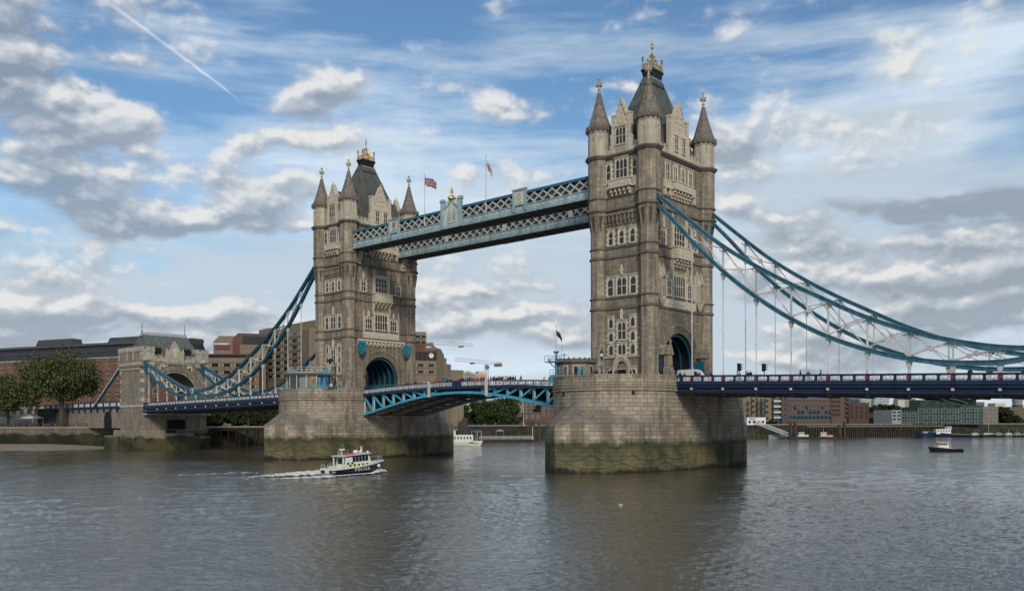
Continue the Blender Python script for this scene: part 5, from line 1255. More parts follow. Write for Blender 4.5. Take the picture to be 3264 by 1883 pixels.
class Bld:
    def __init__(s, name, label, cat, group=None):
        s.T = thing(name, label, cat, (0, 0, 0), 0, group); s.nw = 0; s.over = None
    def frame(s, pa, Fa, pb, Fb):
        A = at(pa, 1348, Fa); B = at(pb, 1348, Fb); A.z = B.z = 0; d = (B-A); L = d.length; d.normalize(); n = Vector((d.y, -d.x, 0))
        return A, B, d, n, L, (lambda u, v, w: tuple(A+d*u+n*w+up*v))
    def block(s, pa, Fa, pb, Fb, ytop, m, depth=14, ybase=None, name='wall', parapet=None, rows=(), nb=0, ws=(1.4, 1.5), style='plain', fm=None, skip=None, u0=None, u1=None, topm=None):
        A, B, d, n, L, F = s.frame(pa, Fa, pb, Fb); zt = at(pa, ytop, Fa).z; zb = GZ-.1 if ybase is None else at(pa, ybase, Fa).z
        b = MB(); b.fbox(F, 0, L, zb, zt, -depth, 0); o = b.build(name, m, s.T)
        if parapet: b = MB(); b.fbox(F, -.15, L+.15, zt+.002, zt+parapet[0], -depth-.1, .18); b.build('parapet', parapet[1], s.T)
        if rows and nb:
            proto = None; ang = math.atan2(d.y, d.x); a0 = u0 if u0 is not None else 0; a1 = u1 if u1 is not None else L
            for y in rows:
                z = at(pa, y, Fa).z-ws[1]/2
                for k in range(nb):
                    if skip and skip(k, y): continue
                    u = a0+(a1-a0)*(k+.5)/nb
                    if s.nw >= 96:
                        continue
                    if proto is None: proto = win_mesh(ws[0], ws[1], style, fm or pale); q = proto; q.parent = s.T
                    else: q = copy_part(proto, s.T)
                    q.location = F(u, z, .03); q.rotation_euler = (0, 0, ang); s.nw += 1
        return F, L, zt, zb
# --- red brick warehouse, far left
brick_r = mat('red_brick', (.185, .092, .060), .9, var=.16, vscale=.15, brick=(.6, .3, .03, .75, .15), stain=.2)
dk = mat('dark_cladding', (.032, .034, .04), .5, var=.3, vscale=.2); dk2 = mat('dark_roofing', (.06, .058, .06), .8, var=.25, vscale=.3)
B = Bld('warehouse', 'long red brick warehouse with arched windows and dark attic storeys, far left', 'warehouse')
rws = (1160, 1189, 1217, 1247, 1274)
def sk(k, y): 
    px = -60+(580+60)*(k+.5)/22
    if 60 < px < 238 and y > 1165: return True
    if 395 < px < 455: return True
    return False
A_0 = (-60, 368, 580, 324)
F, L, zt, zb = B.block(*A_0, 1158, brick_r, 12, rows=(1166, 1195, 1225, 1256, 1284), nb=22, ws=(1.9, 2.1), style='arch', fm=pale, skip=sk)
b = MB(); b.fbox(F, 0, L, zt, zt+.35, -.4, .25); b.build('cornice', pale, B.T)
b = MB(); b.fbox(F, 0, L, zt+.36, zt+2.6, -12, -1.2); b.build('attic_glazing', glass, B.T)
b = MB()
for k in range(60): b.fbox(F, L*k/60, L*k/60+.2, zt+.36, zt+2.6, -1.2, -1.05)
b.build('attic_mullions', dk2, B.T)
b = MB(); b.hexa([F(0, zt+2.6, -.9), F(L, zt+2.6, -.9), F(L, zt+2.6, -12), F(0, zt+2.6, -12)], [F(0, zt+4.6, -3.4), F(L, zt+4.6, -3.4), F(L, zt+4.6, -11), F(0, zt+4.6, -11)]); b.build('mansard', dk, B.T)
b = MB(); b.fbox(F, 0, L, zt+4.6, zt+5.4, -11, -3.8); b.build('upper_glazing', dk2, B.T)
b = MB(); b.hexa([F(0, zt+5.4, -3.0), F(L, zt+5.4, -3.0), F(L, zt+5.4, -11.6), F(0, zt+5.4, -11.6)], [F(0, zt+6.6, -5), F(L, zt+6.6, -5), F(L, zt+6.6, -11), F(0, zt+6.6, -11)]); b.build('roof', dk2, B.T)
for (pa, pb, h) in ((84, 208, 2.6), (320, 470, 2.0)):
    u0 = L*(pa+60)/640; u1 = L*(pb+60)/640; b = MB(); b.hexa([F(u0, zt+6.0, -6), F(u1, zt+6.0, -6), F(u1, zt+6.0, -11.5), F(u0, zt+6.0, -11.5)], [F(u0+1.2, zt+6.6+h, -6.5), F(u1-.6, zt+6.6+h, -6.5), F(u1-.6, zt+6.6+h, -11), F(u0+1.2, zt+6.6+h, -11)]); b.build('plant_room', dk2, B.T)
b = MB(); u = L*(300+60)/640; b.fbox(F, u-1.3, u+.4, zt-6.0, zt-1.2, .3, .5); b.bar(F(u+.3, zt-1.6, .5), F(u+1.3, zt-1.2, .6), .1, 1.6); b.build('red_banner', red, B.T)
# --- promenade: kiosks, tents, crowd-coloured railings
KM = mat('kiosk_grey', (.065, .066, .072), .7, var=.25, vscale=.4)
k_ = Bld('kiosk', 'low dark grey kiosk building behind the trunk of the large plane tree', 'kiosk'); k_.block(120, 318, 212, 318, 1302, KM, 6)
k_ = Bld('kiosk', 'grey shelter with black openings between the plane tree and the viaduct arch', 'kiosk'); F, L, zt, zb = k_.block(212, 317, 322, 312, 1326, KM, 6, rows=(1340,), nb=4, ws=(1.7, 1.9), fm=KM); b = MB(); b.fbox(F, -.4, L+.4, zt, zt+.4, -6.3, .5); b.build('roof', lead, k_.T)
k_ = Bld('pavilion', 'pale low restaurant building behind the promenade trees', 'pavilion'); k_.block(-40, 330, 300, 330, 1296, mat('pale_render', (.36, .34, .29), .8, var=.2), 5, rows=(1312,), nb=14, ws=(1.6, 2.0))
for i, (px, w) in enumerate(((10, 60), (92, 66), (-50, 50))):
    T = thing('marquee', ('white peaked marquee at the far left of the promenade', 'white marquee with flat eaves left of the dark kiosk', 'white marquee cut by the left picture edge')[i], 'marquee', tuple(Vector((*at(px, 1348, 312).xy, 0))), 0, 'white marquees on the promenade')
    b = MB(); h = w*312/FPX/2; b.lathe([(h*1.35, 10.6), (h*1.35, 10.9), (h*.1, 12.4)], (0, 0), 4, R(45)+.7); b.build('canopy', mat('canvas', (.5, .5, .47), .8), T)
    for q in range(4): b = MB(); a = R(90*q)+.7+R(45); b.tube([(h*1.25*math.cos(a), h*1.25*math.sin(a), GZ), (h*1.25*math.cos(a), h*1.25*math.sin(a), 10.7)], .07, 6); b.build('pole', white, T)
def railing(label, pa, Fa, pb, Fb, h=1.1, z=GZ+.5, m=None, step=1.4, name='railing'):
    T = thing(name, label, 'railing'); A = at(pa, 1348, Fa); B_ = at(pb, 1348, Fb); A.z = B_.z = z; n = int((B_-A).length/step); b = MB()
    for k in range(n+1): p = A.lerp(B_, k/n); b.bar(p, p+up*h, .09, .09)
    for q in (.35, .7, 1.0): b.bar(A+up*h*q, B_+up*h*q, .07, .07)
    b.build('rails', m or black, T); return T
railing('black promenade railing on top of the left river wall', -60, 299.6, 398, 299.6)
railing('black quay railing between the piers, under the trees', 1440, 424.4, 1740, 431.4, z=GZ+.45)
# --- hotel
conc = mat('brown_concrete', (.215, .165, .112), .9, var=.16, vscale=.12, brick=(3.0, 2.9, .03, .8, .05), stain=.08)
redb = mat('red_brown_cladding', (.13, .058, .045), .8, var=.2, vscale=.3)
H_ = Bld('hotel', 'huge stepped brown concrete hotel with rows of recessed windows, behind the left tower', 'hotel')
c2 = mat('concrete_band', (.245, .195, .138), .9, var=.12, vscale=.2, stain=.2)
def bands(F, L, ys, pa, Fa, h=.5):
    b = MB()
    for y in ys: z = at(pa, y, Fa).z; b.fbox(F, 0, L, z-h/2, z+h/2, .0, .22)
    b.build('floor_band', c2, H_.T)
rw = (1082, 1102, 1122, 1143, 1163, 1183, 1203)
F, L, zt, zb = H_.block(826, 392, 1012, 352, 1052, conc, 16, rows=tuple(y+1 for y in rw), nb=7, ws=(6.2, 1.45), style='hotel', fm=c2); bands(F, L, [y+10 for y in rw], 826, 392)
F, L, zt, zb = H_.block(636, 372, 826, 374, 1140, conc, 12, rows=(1163, 1186, 1209, 1232), nb=4, ws=(3.8, 1.4), style='hotel', fm=c2, u0=4, u1=24); bands(F, L, (1152, 1175, 1198, 1221), 636, 372)
F2, L2, z2_, _ = H_.block(636, 374, 790, 375, 1127, redb, 11, ybase=1141); b = MB(); b.fbox(F2, 1.0, L2-.5, z2_-1.5, z2_-.4, .02, .1); b.build('glazing_strip', glass, H_.T)
# octagonal-looking end block
def chamfer(pa, Fa, pb, Fb, ytop, ych, m, dep=16, ybase=None, w=2.4, nm='tower_block'):
    A, B__, d, n, L, F = H_.frame(pa, Fa, pb, Fb); zt = at(pa, ytop, Fa).z; zc = at(pa, ych, Fa).z; zb = GZ if ybase is None else at(pa, ybase, Fa).z
    b = MB(); b.prism([(0, zb), (L, zb), (L, zt), (w, zt), (0, zc)], F, -dep, 0); b.build(nm, m, H_.T); return F, L, zt
F, L, zt = chamfer(681, 378, 752, 379, 1070, 1088, conc); b = MB(); b.fbox(F, .4, 7.0, at(681, 1115, 378).z, at(681, 1099, 378).z, .02, .12); b.build('red_panel', redb, H_.T); b = MB(); b.fbox(F, .4, 6.4, at(681, 1098, 378).z, at(681, 1093, 378).z, .02, .14); b.build('ribbon_window', white, H_.T)
F, L, zt = chamfer(742, 376, 848, 380, 1061, 1078, redb, w=2.2); b = MB(); b.fbox(F, 4.0, L-.2, at(770, 1094, 376).z, at(770, 1070, 376).z, .02, .2); b.build('stair_glazing', glass, H_.T)
b = MB(); b.fbox(F, 3.0, L, GZ, at(770, 1097, 376).z, .0, .3); b.build('wall', conc, H_.T)
F, L, zt = chamfer(828, 392, 905, 378, 1050, 1066, conc, w=3.0); 
b = MB(); b.fbox(F, -.2, 1.3, GZ, at(826, 1150, 388).z, .3, .8); b.build('service_slot', mat('slot_dark', (.02, .018, .016), .9), H_.T)
F, L, zt, zb = H_.block(986, 350, 1020, 352, 1046, conc, 12)
F, L, zt, zb = H_.block(1016, 366, 1292, 362, 1090, conc, 8, rows=(1122, 1142, 1162, 1182, 1202, 1222), nb=9, ws=(2.8, 1.2), style='hotel', fm=c2, skip=lambda k, y: k not in (3, 4), u1=36)
F, L, zt, zb = H_.block(1290, 350, 1359, 352, 1056, conc, 12, rows=(1072, 1090, 1108), nb=4, ws=(2.3, 1.1), style='hotel', fm=c2)
b = MB(); b.fbox(F, 3.0, L-.6, at(1300, 1118, 350).z, at(1300, 1095, 350).z, .02, 2.5); b.build('red_cladding', redb, H_.T)
F, L, zt, zb = H_.block(1290, 346, 1391, 350, 1148, conc, 12, rows=(1163, 1184, 1206), nb=3, ws=(3.3, 1.2), style='hotel', fm=c2, u1=12.8)
F, L, zt, zb = H_.block(1300, 347, 1392, 351, 1117, glass, 11, ybase=1149, name='glazed_lounge'); b = MB()
for k in range(7): b.fbox(F, L*k/6-.1, L*k/6+.1, zb, zt, .0, .15)
b.fbox(F, -.2, L+.2, zt-.5, zt+.5, 0, .5); b.build('lounge_frame', redb, H_.T)
u = L*(1374-1300)/92; b = MB(); b.prism(arcpts(.95, (zt+zb)/2+.2, 0, 2*math.pi, 20, u)[:-1], F, .3, .5); ck = b.build('clock_face', mat('clock_white', (.72, .70, .52), .5), H_.T)
b = MB(); b.bar(F(u, (zt+zb)/2+.2, .55), F(u-.1, (zt+zb)/2+.85, .55), .09, .06); b.bar(F(u, (zt+zb)/2+.2, .55), F(u+.45, (zt+zb)/2+.1, .55), .09, .06); b.build('clock_hand', black, ck)
A, B__, d, n, L, F = H_.frame(1388, 352, 1416, 362); b = MB(); z = lambda y: at(1400, y, 356).z
b.prism([(0, GZ), (L, GZ), (L, z(1128)), (L*.65, z(1111)), (0, z(1109))], F, -12, 0); b.build('wall', conc, H_.T)
H_.block(1412, 362, 1424, 364, 1140, conc, 10); F, L, zt, zb = H_.block(1386, 356, 1438, 368, 1155, conc, 10, rows=(1169, 1191), nb=3, ws=(2.0, 1.1), style='hotel', fm=c2, u0=1.5)
F, L, zt, zb = H_.block(1432, 372, 1478, 376, 1178, conc, 10, rows=(1191, 1211), nb=2, ws=(2.0, 1.1), style='hotel', fm=c2)
# --- wall lettering on the hotel
def lettering(txt, size, m, parent, loc, rz, align='LEFT', depth=.04, tilt=0, spc=1.0):
    cu = bpy.data.curves.new('lettering', 'FONT'); cu.body = txt; cu.size = size; cu.extrude = depth; cu.align_x = align; cu.offset = size*.012; cu.space_character = spc
    o = bpy.data.objects.new('lettering', cu); COL.objects.link(o); bpy.context.view_layer.update()
    me = bpy.data.meshes.new_from_object(o.evaluated_get(bpy.context.evaluated_depsgraph_get())); bpy.data.objects.remove(o); me.name = 'lettering'; me.materials.clear(); me.materials.append(m)
    o = bpy.data.objects.new('lettering', me); COL.objects.link(o); o.parent = parent; o.location = loc; o.rotation_euler = (R(90)+tilt, 0, rz); return o
A, B__, d, n, L, F = H_.frame(745, 371, 800, 371)
b = MB(); b.fbox(F, 0, L, GZ, at(750, 1186, 371).z, -4, 0); b.build('sign_wall', conc, H_.T); ang = math.atan2(d.y, d.x)
for txt, y in (('GUOMAN', 1203), ('HOTELS', 1212), ('THE TOWER', 1226)): lettering(txt, 1.45, black, H_.T, F(L-.4, at(750, y, 371).z, .05), ang, 'RIGHT')

# --- buildings between the towers
palem = mat('pale_panel', (.50, .47, .36), .8, var=.1)
B = Bld('glass_building', 'small pale gabled building with greenish glass, right of the hotel', 'building'); A, B__, d, n, L, F = B.frame(1478, 470, 1519, 470); z = lambda y: at(1500, y, 470).z
b = MB(); b.prism([(0, GZ), (L, GZ), (L, z(1190)), (L*.35, z(1180)), (0, z(1184))], F, -12, 0); b.build('wall', palem, B.T)
b = MB(); b.prism([(.4, z(1215)), (L-.4, z(1215)), (L-.4, z(1194)), (L*.35, z(1186)), (.4, z(1189))], F, .01, .1); b.build('glazing', mat('green_glass', (.16, .23, .18), .3, var=.3, vscale=1.5), B.T)
b = MB()
for k in range(5): b.fbox(F, .4+(L-.8)*k/4-.08, .4+(L-.8)*k/4+.08, z(1215), z(1195), .1, .2)
for y in (1200, 1207): b.fbox(F, .4, L-.4, z(y)-.1, z(y)+.1, .1, .18)
b.build('glazing_bar', palem, B.T)
B = Bld('office_block', 'plain beige block with rooftop plant beneath the crane mast', 'building'); F, L, zt, zb = B.block(1519, 480, 1552, 482, 1190, mat('beige_block', (.43, .36, .25), .85, var=.1), 12); b = MB(); b.fbox(F, 1.5, L-1.0, zt, zt+1.4, -7, -1); b.build('roof_plant', palem, B.T)
brn = mat('brown_brick', (.15, .10, .065), .9, var=.15, vscale=.2, brick=(.6, .3, .03, .8, .14), stain=.2)
B = Bld('warehouse', 'brown brick warehouse with white paired windows under the right bascule', 'warehouse'); B.block(1640, 462, 1728, 466, 1262, brn, 14, rows=(1283, 1305, 1328), nb=6, ws=(1.3, 1.9), style='arch', fm=white)
B = Bld('house', 'brown brick house with low hipped roof, partly behind the right pier', 'house'); F, L, zt, zb = B.block(1724, 452, 1790, 455, 1292, mat('dark_brown_brick', (.12, .075, .05), .9, var=.2, vscale=.2, brick=(.6, .3, .03, .8, .14)), 10, rows=(1300, 1319), nb=4, ws=(1.0, 1.6), fm=white)
b = MB(); b.hexa([F(-.6, zt, .6), F(L+.6, zt, .6), F(L+.6, zt, -10.6), F(-.6, zt, -10.6)], [F(2.5, zt+2.2, -4), F(L-2.5, zt+2.2, -4), F(L-2.5, zt+2.2, -6), F(2.5, zt+2.2, -6)]); b.build('roof', slate, B.T)
B = Bld('boat_house', 'low dark brick boathouse in front of the brown warehouse', 'house'); B.block(1668, 446, 1724, 447, 1313, mat('dark_brown_brick', (.12, .075, .05)), 6, rows=(1328,), nb=3, ws=(1.3, 1.3), fm=white)
# --- cranes
def crane(label, pxm, F_, ymast0, ytop, pl, yl, pr, yr, group='tower cranes on the skyline'):
    T = thing('tower_crane', label, 'crane', tuple(Vector((*at(pxm, 1348, F_).xy, 0))), 0, group); o = Vector((*at(pxm, 1348, F_).xy, 0)); steel = mat('crane_steel', (.34, .37, .39), .6)
    def lat(b, p, q, w, hgt):
        n = max(4, int((q-p).length/w)); d = (q-p).normalized(); s_ = d.cross(up).normalized() if abs(d.z) < .9 else Vector((1, 0, 0)); t_ = s_.cross(d).normalized()
        cs = [s_*w/2-t_*0, -s_*w/2-t_*0, t_*hgt] if abs(d.z) < .9 else [s_*w/2+t_*w/2, -s_*w/2+t_*w/2, -s_*w/2-t_*w/2, s_*w/2-t_*w/2]
        for c in cs: b.bar(p+c, q+c, .15, .15)
        for k in range(n):
            a, e = p.lerp(q, k/n), p.lerp(q, (k+1)/n)
            for c, c3_ in zip(cs, cs[1:]+cs[:1]): b.bar(a+c, e+c3_, .09, .09)
    b = MB(); lat(b, Vector((0, 0, GZ)), Vector((0, 0, at(pxm, ytop, F_).z)), 1.6, 0); b.build('mast', steel, T)
    L_ = at(pl, yl, F_)-o; R_ = at(pr, yr, F_)-o; b = MB(); lat(b, L_, R_, 1.2, 1.9); b.build('jib', steel, T)
    c = L_.lerp(R_, (pxm-pl)/(pr-pl)); b = MB(); b.lathe([(.7, c.z-3), (.9, c.z-1.2), (.6, c.z-.3)], (c.x, c.y), 8); b.box(c.x+.6, c.x+1.6, c.y-.6, c.y+.6, c.z-2.6, c.z-1.0); b.build('slewing_cab', mat('cab_blue', (.12, .2, .3), .5), T)
    e = R_ if abs(pr-pxm) < abs(pl-pxm) else L_; k = R_.lerp(L_, .08) if e is R_ else L_.lerp(R_, .08); b = MB(); b.box(k.x-2.2, k.x+2.2, k.y-1, k.y+1, k.z-.9, k.z+.9); b.build('counterweight', mat('cw', (.2, .17, .13), .8), T)
    t = R_.lerp(L_, .62 if e is R_ else .25); b = MB(); b.box(t.x-1.6, t.x+1.6, t.y-.6, t.y+.6, t.z-.8, t.z-.1); b.build('trolley', mat('trolley_red', (.18, .07, .06), .7), T)
crane('lattice tower crane with long jib just right of the hotel roof', 1380, 520, 1200, 1102, 1358, 1097, 1507, 1104)
crane('lattice tower crane standing above the beige block', 1551, 500, 1190, 1165, 1448, 1150, 1600, 1164)
# --- far bank beneath the right deck
yb = mat('yellow_brick', (.215, .155, .092), .9, var=.1, vscale=.3, brick=(.6, .3, .03, .85, .1)); bb = mat('umber_brick', (.125, .078, .05), .9, var=.15, vscale=.3, brick=(.6, .3, .03, .8, .12)); db = mat('sooty_brick', (.075, .06, .052), .9, var=.2, vscale=.3)
bal = mat('blue_balcony', (.015, .075, .15), .5, var=.2); 
B = Bld('apartment_building', 'yellow brick flats with small blue balconies, beside the right pier', 'apartment building'); F, L, zt, zb = B.block(2372, 500, 2466, 504, 1248, yb, 14)
for px in (2385, 2417, 2432): B.block(px-2.5, 499.9, px+2.5, 499.95, 1262, yb, .3, name='bay', rows=(1283, 1302, 1321), nb=1, ws=(1.4, 1.5), style='balcony', fm=bal)
for px in (2400, 2445): B.block(px-3, 499.9, px+3, 499.95, 1262, yb, .3, name='bay', rows=(1277, 1295, 1313, 1332), nb=1, ws=(1.1, 1.2), fm=black)
B = Bld('apartment_building', 'narrow block with long white balconies and green glass, right of the yellow flats', 'apartment building'); F, L, zt, zb = B.block(2466, 502, 2491, 503, 1246, mat('green_glass_dark', (.06, .10, .085), .3, var=.3, vscale=1.5), 12)
for y in (1278, 1295, 1313, 1330): b = MB(); z = at(2466, y, 502).z; b.fbox(F, -.4, L+.2, z-.5, z+.5, 0, 1.3); b.build('balcony', white, B.T)
B = Bld('apartment_building', 'narrow sooty dark brick house between white balconies and the long brown wharf', 'apartment building'); B.block(2491, 501, 2515, 502, 1252, db, 12, rows=(1269, 1287, 1303, 1321), nb=1, ws=(2.2, 1.5), fm=lead)
B = Bld('wharf_building', 'long brown brick wharf building with rows of blue balconies and grey roof', 'apartment building'); F, L, zt, zb = B.block(2515, 502, 2652, 512, 1274, bb, 12, rows=(1292, 1306), nb=11, ws=(1.3, 1.5), fm=lead)
b = MB(); b.hexa([F(-.3, zt, .4), F(L, zt, .4), F(L, zt, -12), F(-.3, zt, -12)], [F(0, zt+3.3, -4), F(L, zt+3.3, -4), F(L, zt+3.3, -8), F(0, zt+3.3, -8)]); b.build('roof', mat('grey_roof', (.10, .09, .085), .85, var=.2), B.T)
for y, ks in ((1297, (1, 4, 8)), (1311, (2, 3, 5, 6, 7, 9, 10)), (1327, tuple(range(11)))):
    for k in ks: b = MB(); z = at(2515, y, 502).z; u = L*(k+.5)/11; b.fbox(F, u-1.0, u+1.0, z-.5, z+.55, 0, 1.1); b.build('balcony', bal, B.T)
for k in range(11): b = MB(); u = L*(k+.5)/11; z = at(2515, 1340, 502).z; b.fbox(F, u-.7, u+.7, z-1.2, z+1.2, .0, .06); b.build('window', mat('pale_glass', (.09, .09, .08), .4), B.T)
B = Bld('apartment_building', 'tall brown brick wharf block with dark round windows and teal balconies at its corner', 'apartment building'); F, L, zt, zb = B.block(2650, 511, 2706, 516, 1250, bb, 14, rows=(1279, 1293, 1307, 1320), nb=4, ws=(.9, 1.3), fm=black, u1=6.8)
for y in (1270, 1283, 1297, 1311, 1325): b = MB(); z = at(2690, y, 514).z; b.fbox(F, L-3.0, L-.6, z-.5, z+.5, 0, 1.2); b.build('balcony', mat('teal_balcony', (.02, .10, .11), .5), B.T)
B = Bld('apartment_building', 'dark brown brick block with a small pale pyramid roof', 'apartment building'); F, L, zt, zb = B.block(2706, 514, 2770, 522, 1282, mat('plum_brick', (.085, .05, .038), .9, var=.15, vscale=.3), 12, rows=(1298, 1312, 1326), nb=4, ws=(1.2, 1.6), fm=black)
b = MB(); b.fbox(F, .5, L*.6, zt, zt+1.8, -8, -1); b.build('attic', dk2, B.T); b = MB(); c = F(L*.75, 0, -3); b.lathe([(2.9, zt), (1.6, zt+1.5), (.4, zt+2.9), (.1, zt+3.4)], (c[0], c[1]), 8); b.build('pyramid_roof', lead, B.T)
B = Bld('house', 'row of low brick houses below the distant tower blocks', 'house'); B.block(2768, 540, 2842, 545, 1322, bb, 10, rows=(1333, 1345), nb=7, ws=(1.5, 1.4)); B.block(2780, 560, 2842, 560, 1312, dk, 10)
for i, (pa, pb, y, lab) in enumerate(((2748, 2782, 1240, 'left of two distant pale green tower blocks with a white stair shaft'), (2786, 2840, 1236, 'right of two distant pale green tower blocks'))):
    B = Bld('tower_block', lab, 'tower block', 'distant tower blocks'); tb = mat('tower_glass', (.24, .29, .27), .6, var=.3, vscale=.5, brick=(3, 2.6, .5, 1.5, .2))
    F, L, zt, zb = B.block(pa, 900, pb, 905, y, tb, 20); b = MB(); b.fbox(F, L*.86, L+.2, GZ, zt+2, -3, .6); b.build('stair_shaft', mat('white_render', (.66, .64, .55), .7), B.T)
B = Bld('tower_block', 'distant pale chequered tower left of the curved green roofs', 'tower block', 'distant tower blocks'); B.block(2880, 850, 2918, 852, 1238, palem, 16, rows=(1266, 1273, 1280, 1287, 1294), nb=6, ws=(2.2, 1.2), fm=palem); B.block(2862, 800, 2884, 800, 1274, palem, 10)
gg = mat('green_curtain_wall', (.022, .045, .036), .25, var=.75, vscale=.35); gf = mat('grey_green_frame', (.13, .15, .14), .7, var=.15)
B = Bld('glass_apartments', 'large green glass apartment complex with curved wing roofs on the far right bank', 'apartment building')
F, L, zt, zb = B.block(2843, 520, 2873, 523, 1306, mat('white_frame', (.27, .28, .27), .7), 14, rows=(1313, 1324, 1335), nb=2, ws=(2.2, .9), fm=gf)
for (pa, pb, yt, Fa) in ((2873, 2925, 1308, 523), (2925, 3000, 1296, 527), (3000, 3062, 1296, 533), (3062, 3132, 1292, 537)):
    F, L, zt, zb = B.block(pa, Fa, pb, Fa+4, yt, gg, 14)
    b = MB(); n_ = max(3, int(L/2.0))
    for y in range(int(yt)+8, 1352, 10): z = at(pa, y, Fa).z; b.fbox(F, 0, L, z-.18, z+.18, 0, .35)
    for k in range(n_+1):
        b.fbox(F, L*k/n_-.16, L*k/n_+.16, zb, zt-.6, .0, .28)
        if (k*7) % 3 != 1:
            for y in range(int(yt)+13, 1350, 20): z = at(pa, y, Fa).z; b.fbox(F, L*k/n_+.25, L*k/n_+.8, z-.7, z+.7, .05, .2)
    b.build('facade_grid', gf, B.T)
for (pa, pb, yt, Fa, yc0, yc1) in ((2932, 3000, 1274, 533, 1266, 1278), (3000, 3064, 1276, 540, 1270, 1286), (3040, 3112, 1268, 548, 1266, 1272)):
    F, L, zt, zb = B.block(pa, Fa, pb, Fa+3, yt, gg, 10, ybase=1300, name='penthouse'); b = MB(); za, zc = at(pa, yc0, Fa).z, at(pa, yc1, Fa).z
    for k in range(8):
        f0, f1 = k/8, (k+1)/8; h0, h1 = [za+(zc-za)*f-((2*f-1)**2)*1.1+.9 for f in (f0, f1)]; x0, x1 = -3+(L+6)*f0, -3+(L+6)*f1
        b.hexa([F(x0, h0, 2), F(x1, h1, 2), F(x1, h1, -12), F(x0, h0, -12)], [F(x0, h0+.5, 2), F(x1, h1+.5, 2), F(x1, h1+.5, -12), F(x0, h0+.5, -12)])
    b.build('wing_roof', mat('green_roof_metal', (.07, .12, .105), .4), B.T)
c = at(3082, 1348, 552); b = MB(); b.lathe([(7.5, at(3082, 1272, 552).z), (7.0, at(3082, 1262, 552).z), (4, at(3082, 1258, 552).z)], (c.x, c.y), 20); b.build('round_penthouse', gg, B.T)
B = Bld('apartment_building', 'grey framed flats just right of the green glass complex', 'apartment building'); F, L, zt, zb = B.block(3110, 560, 3138, 563, 1280, mat('grey_render', (.15, .15, .145), .8, var=.3), 12, rows=(1290, 1303, 1316, 1329), nb=3, ws=(1.2, 1.4), fm=lead)
B = Bld('apartment_building', 'pale topped flats further right with slim white posts', 'apartment building'); B.block(3138, 575, 3182, 580, 1295, mat('dun_render', (.17, .15, .125), .8, var=.35, vscale=.4), 12, rows=(1305, 1318, 1331, 1343), nb=5, ws=(1.3, 1.5), fm=palem)
B = Bld('apartment_building', 'brown brick flats at the right edge of the far bank', 'apartment building'); B.block(3218, 600, 3290, 604, 1296, brn, 12, rows=(1306, 1318, 1331), nb=6, ws=(1.3, 1.5)); B.block(3172, 640, 3206, 640, 1284, palem, 10)
T = thing('water_tower', 'pale round tower with flared drum, far right under the deck', 'tower', tuple(Vector((*at(3243, 1348, 700).xy, 0)))); b = MB(); b.lathe([(3.6, GZ), (3.6, at(3243, 1296, 700).z), (4.6, at(3243, 1290, 700).z)], n=16); b.build('shaft', mat('dun_render', (.2, .18, .15)), T)
b = MB(); b.lathe([(3.3, at(3243, 1291, 700).z), (4.0, at(3243, 1272, 700).z), (3.9, at(3243, 1271, 700).z)], n=18); b.build('drum', mat('grey_drum', (.25, .25, .25), .6, var=.3, vscale=1), T); b = MB(); b.lathe([(2.2, at(3243, 1271, 700).z), (2.1, at(3243, 1238, 700).z)], n=14); b.build('upper_shaft', mat('white_render', (.62, .60, .55), .7), T)
# ================================================================ PIER-TOP BUILDINGS AND STREET FURNITURE
def onY(px, Y):
    d = ray(px, 1200); return CAM.x+d.x*(Y-CAM.y)/d.y
bluep = mat('turquoise_paint', (.09, .25, .30), .5, var=.15)
def cabin(label, x, y, h=3.9, rx=3.4, ry=3.1):
    T = thing('control_cabin', label, 'cabin', (x, y, ROAD), 0, 'stone control cabins on the piers')
    b = MB(); b.lathe([(rx, 0), (rx, h-.5)], n=8, rot=R(22.5), sy=ry/rx); b.build('wall', granite, T)
    b = MB(); b.lathe([(rx+.1, h-.5), (rx+.45, h-.3), (rx+.5, h), (rx+.35, h+.05), (rx+.2, h+.35)], n=8, rot=R(22.5), sy=ry/rx)
    for k in range(24): a = R(15*k); b.box((rx+.25)*math.cos(a)-.1, (rx+.25)*math.cos(a)+.1, (ry+.25)*math.sin(a)-.1, (ry+.25)*math.sin(a)+.1, h+.3, h+.5)
    b.build('roof', mould, T)
    ap = math.cos(R(22.5))
    for k in range(8):
        a = R(45*k); n_ = Vector((math.cos(a), math.sin(a)*ry/rx, 0)); tg = Vector((-math.sin(a), math.cos(a), 0)); 
        for o in ((-.62, .62) if k % 2 else (0,)):
            b = MB(); F = lambda u, v, w: tuple(n_*rx*ap+n_.normalized()*w+tg*(u+o)+up*v)
            b.fbox(F, -.42, -.3, 1.2, 2.9, -.05, .1); b.fbox(F, .3, .42, 1.2, 2.9, -.05, .1); b.fbox(F, -.42, .42, 2.9, 3.05, -.05, .12); b.fbox(F, -.45, .45, 1.05, 1.2, -.05, .14); wn = b.build('window', pale, T)
            b = MB(); b.fbox(F, -.3, .3, 1.2, 2.9, -.05, .03); b.build('pane', glass, wn)
    return T
cabin('octagonal stone cabin with flat roof at the upstream end of the right pier', 36.6, -17.2)
cabin('stone cabin with flat roof on the downstream end of the left pier', -37.5, 20.0, 3.4, 4.2, 3.2)
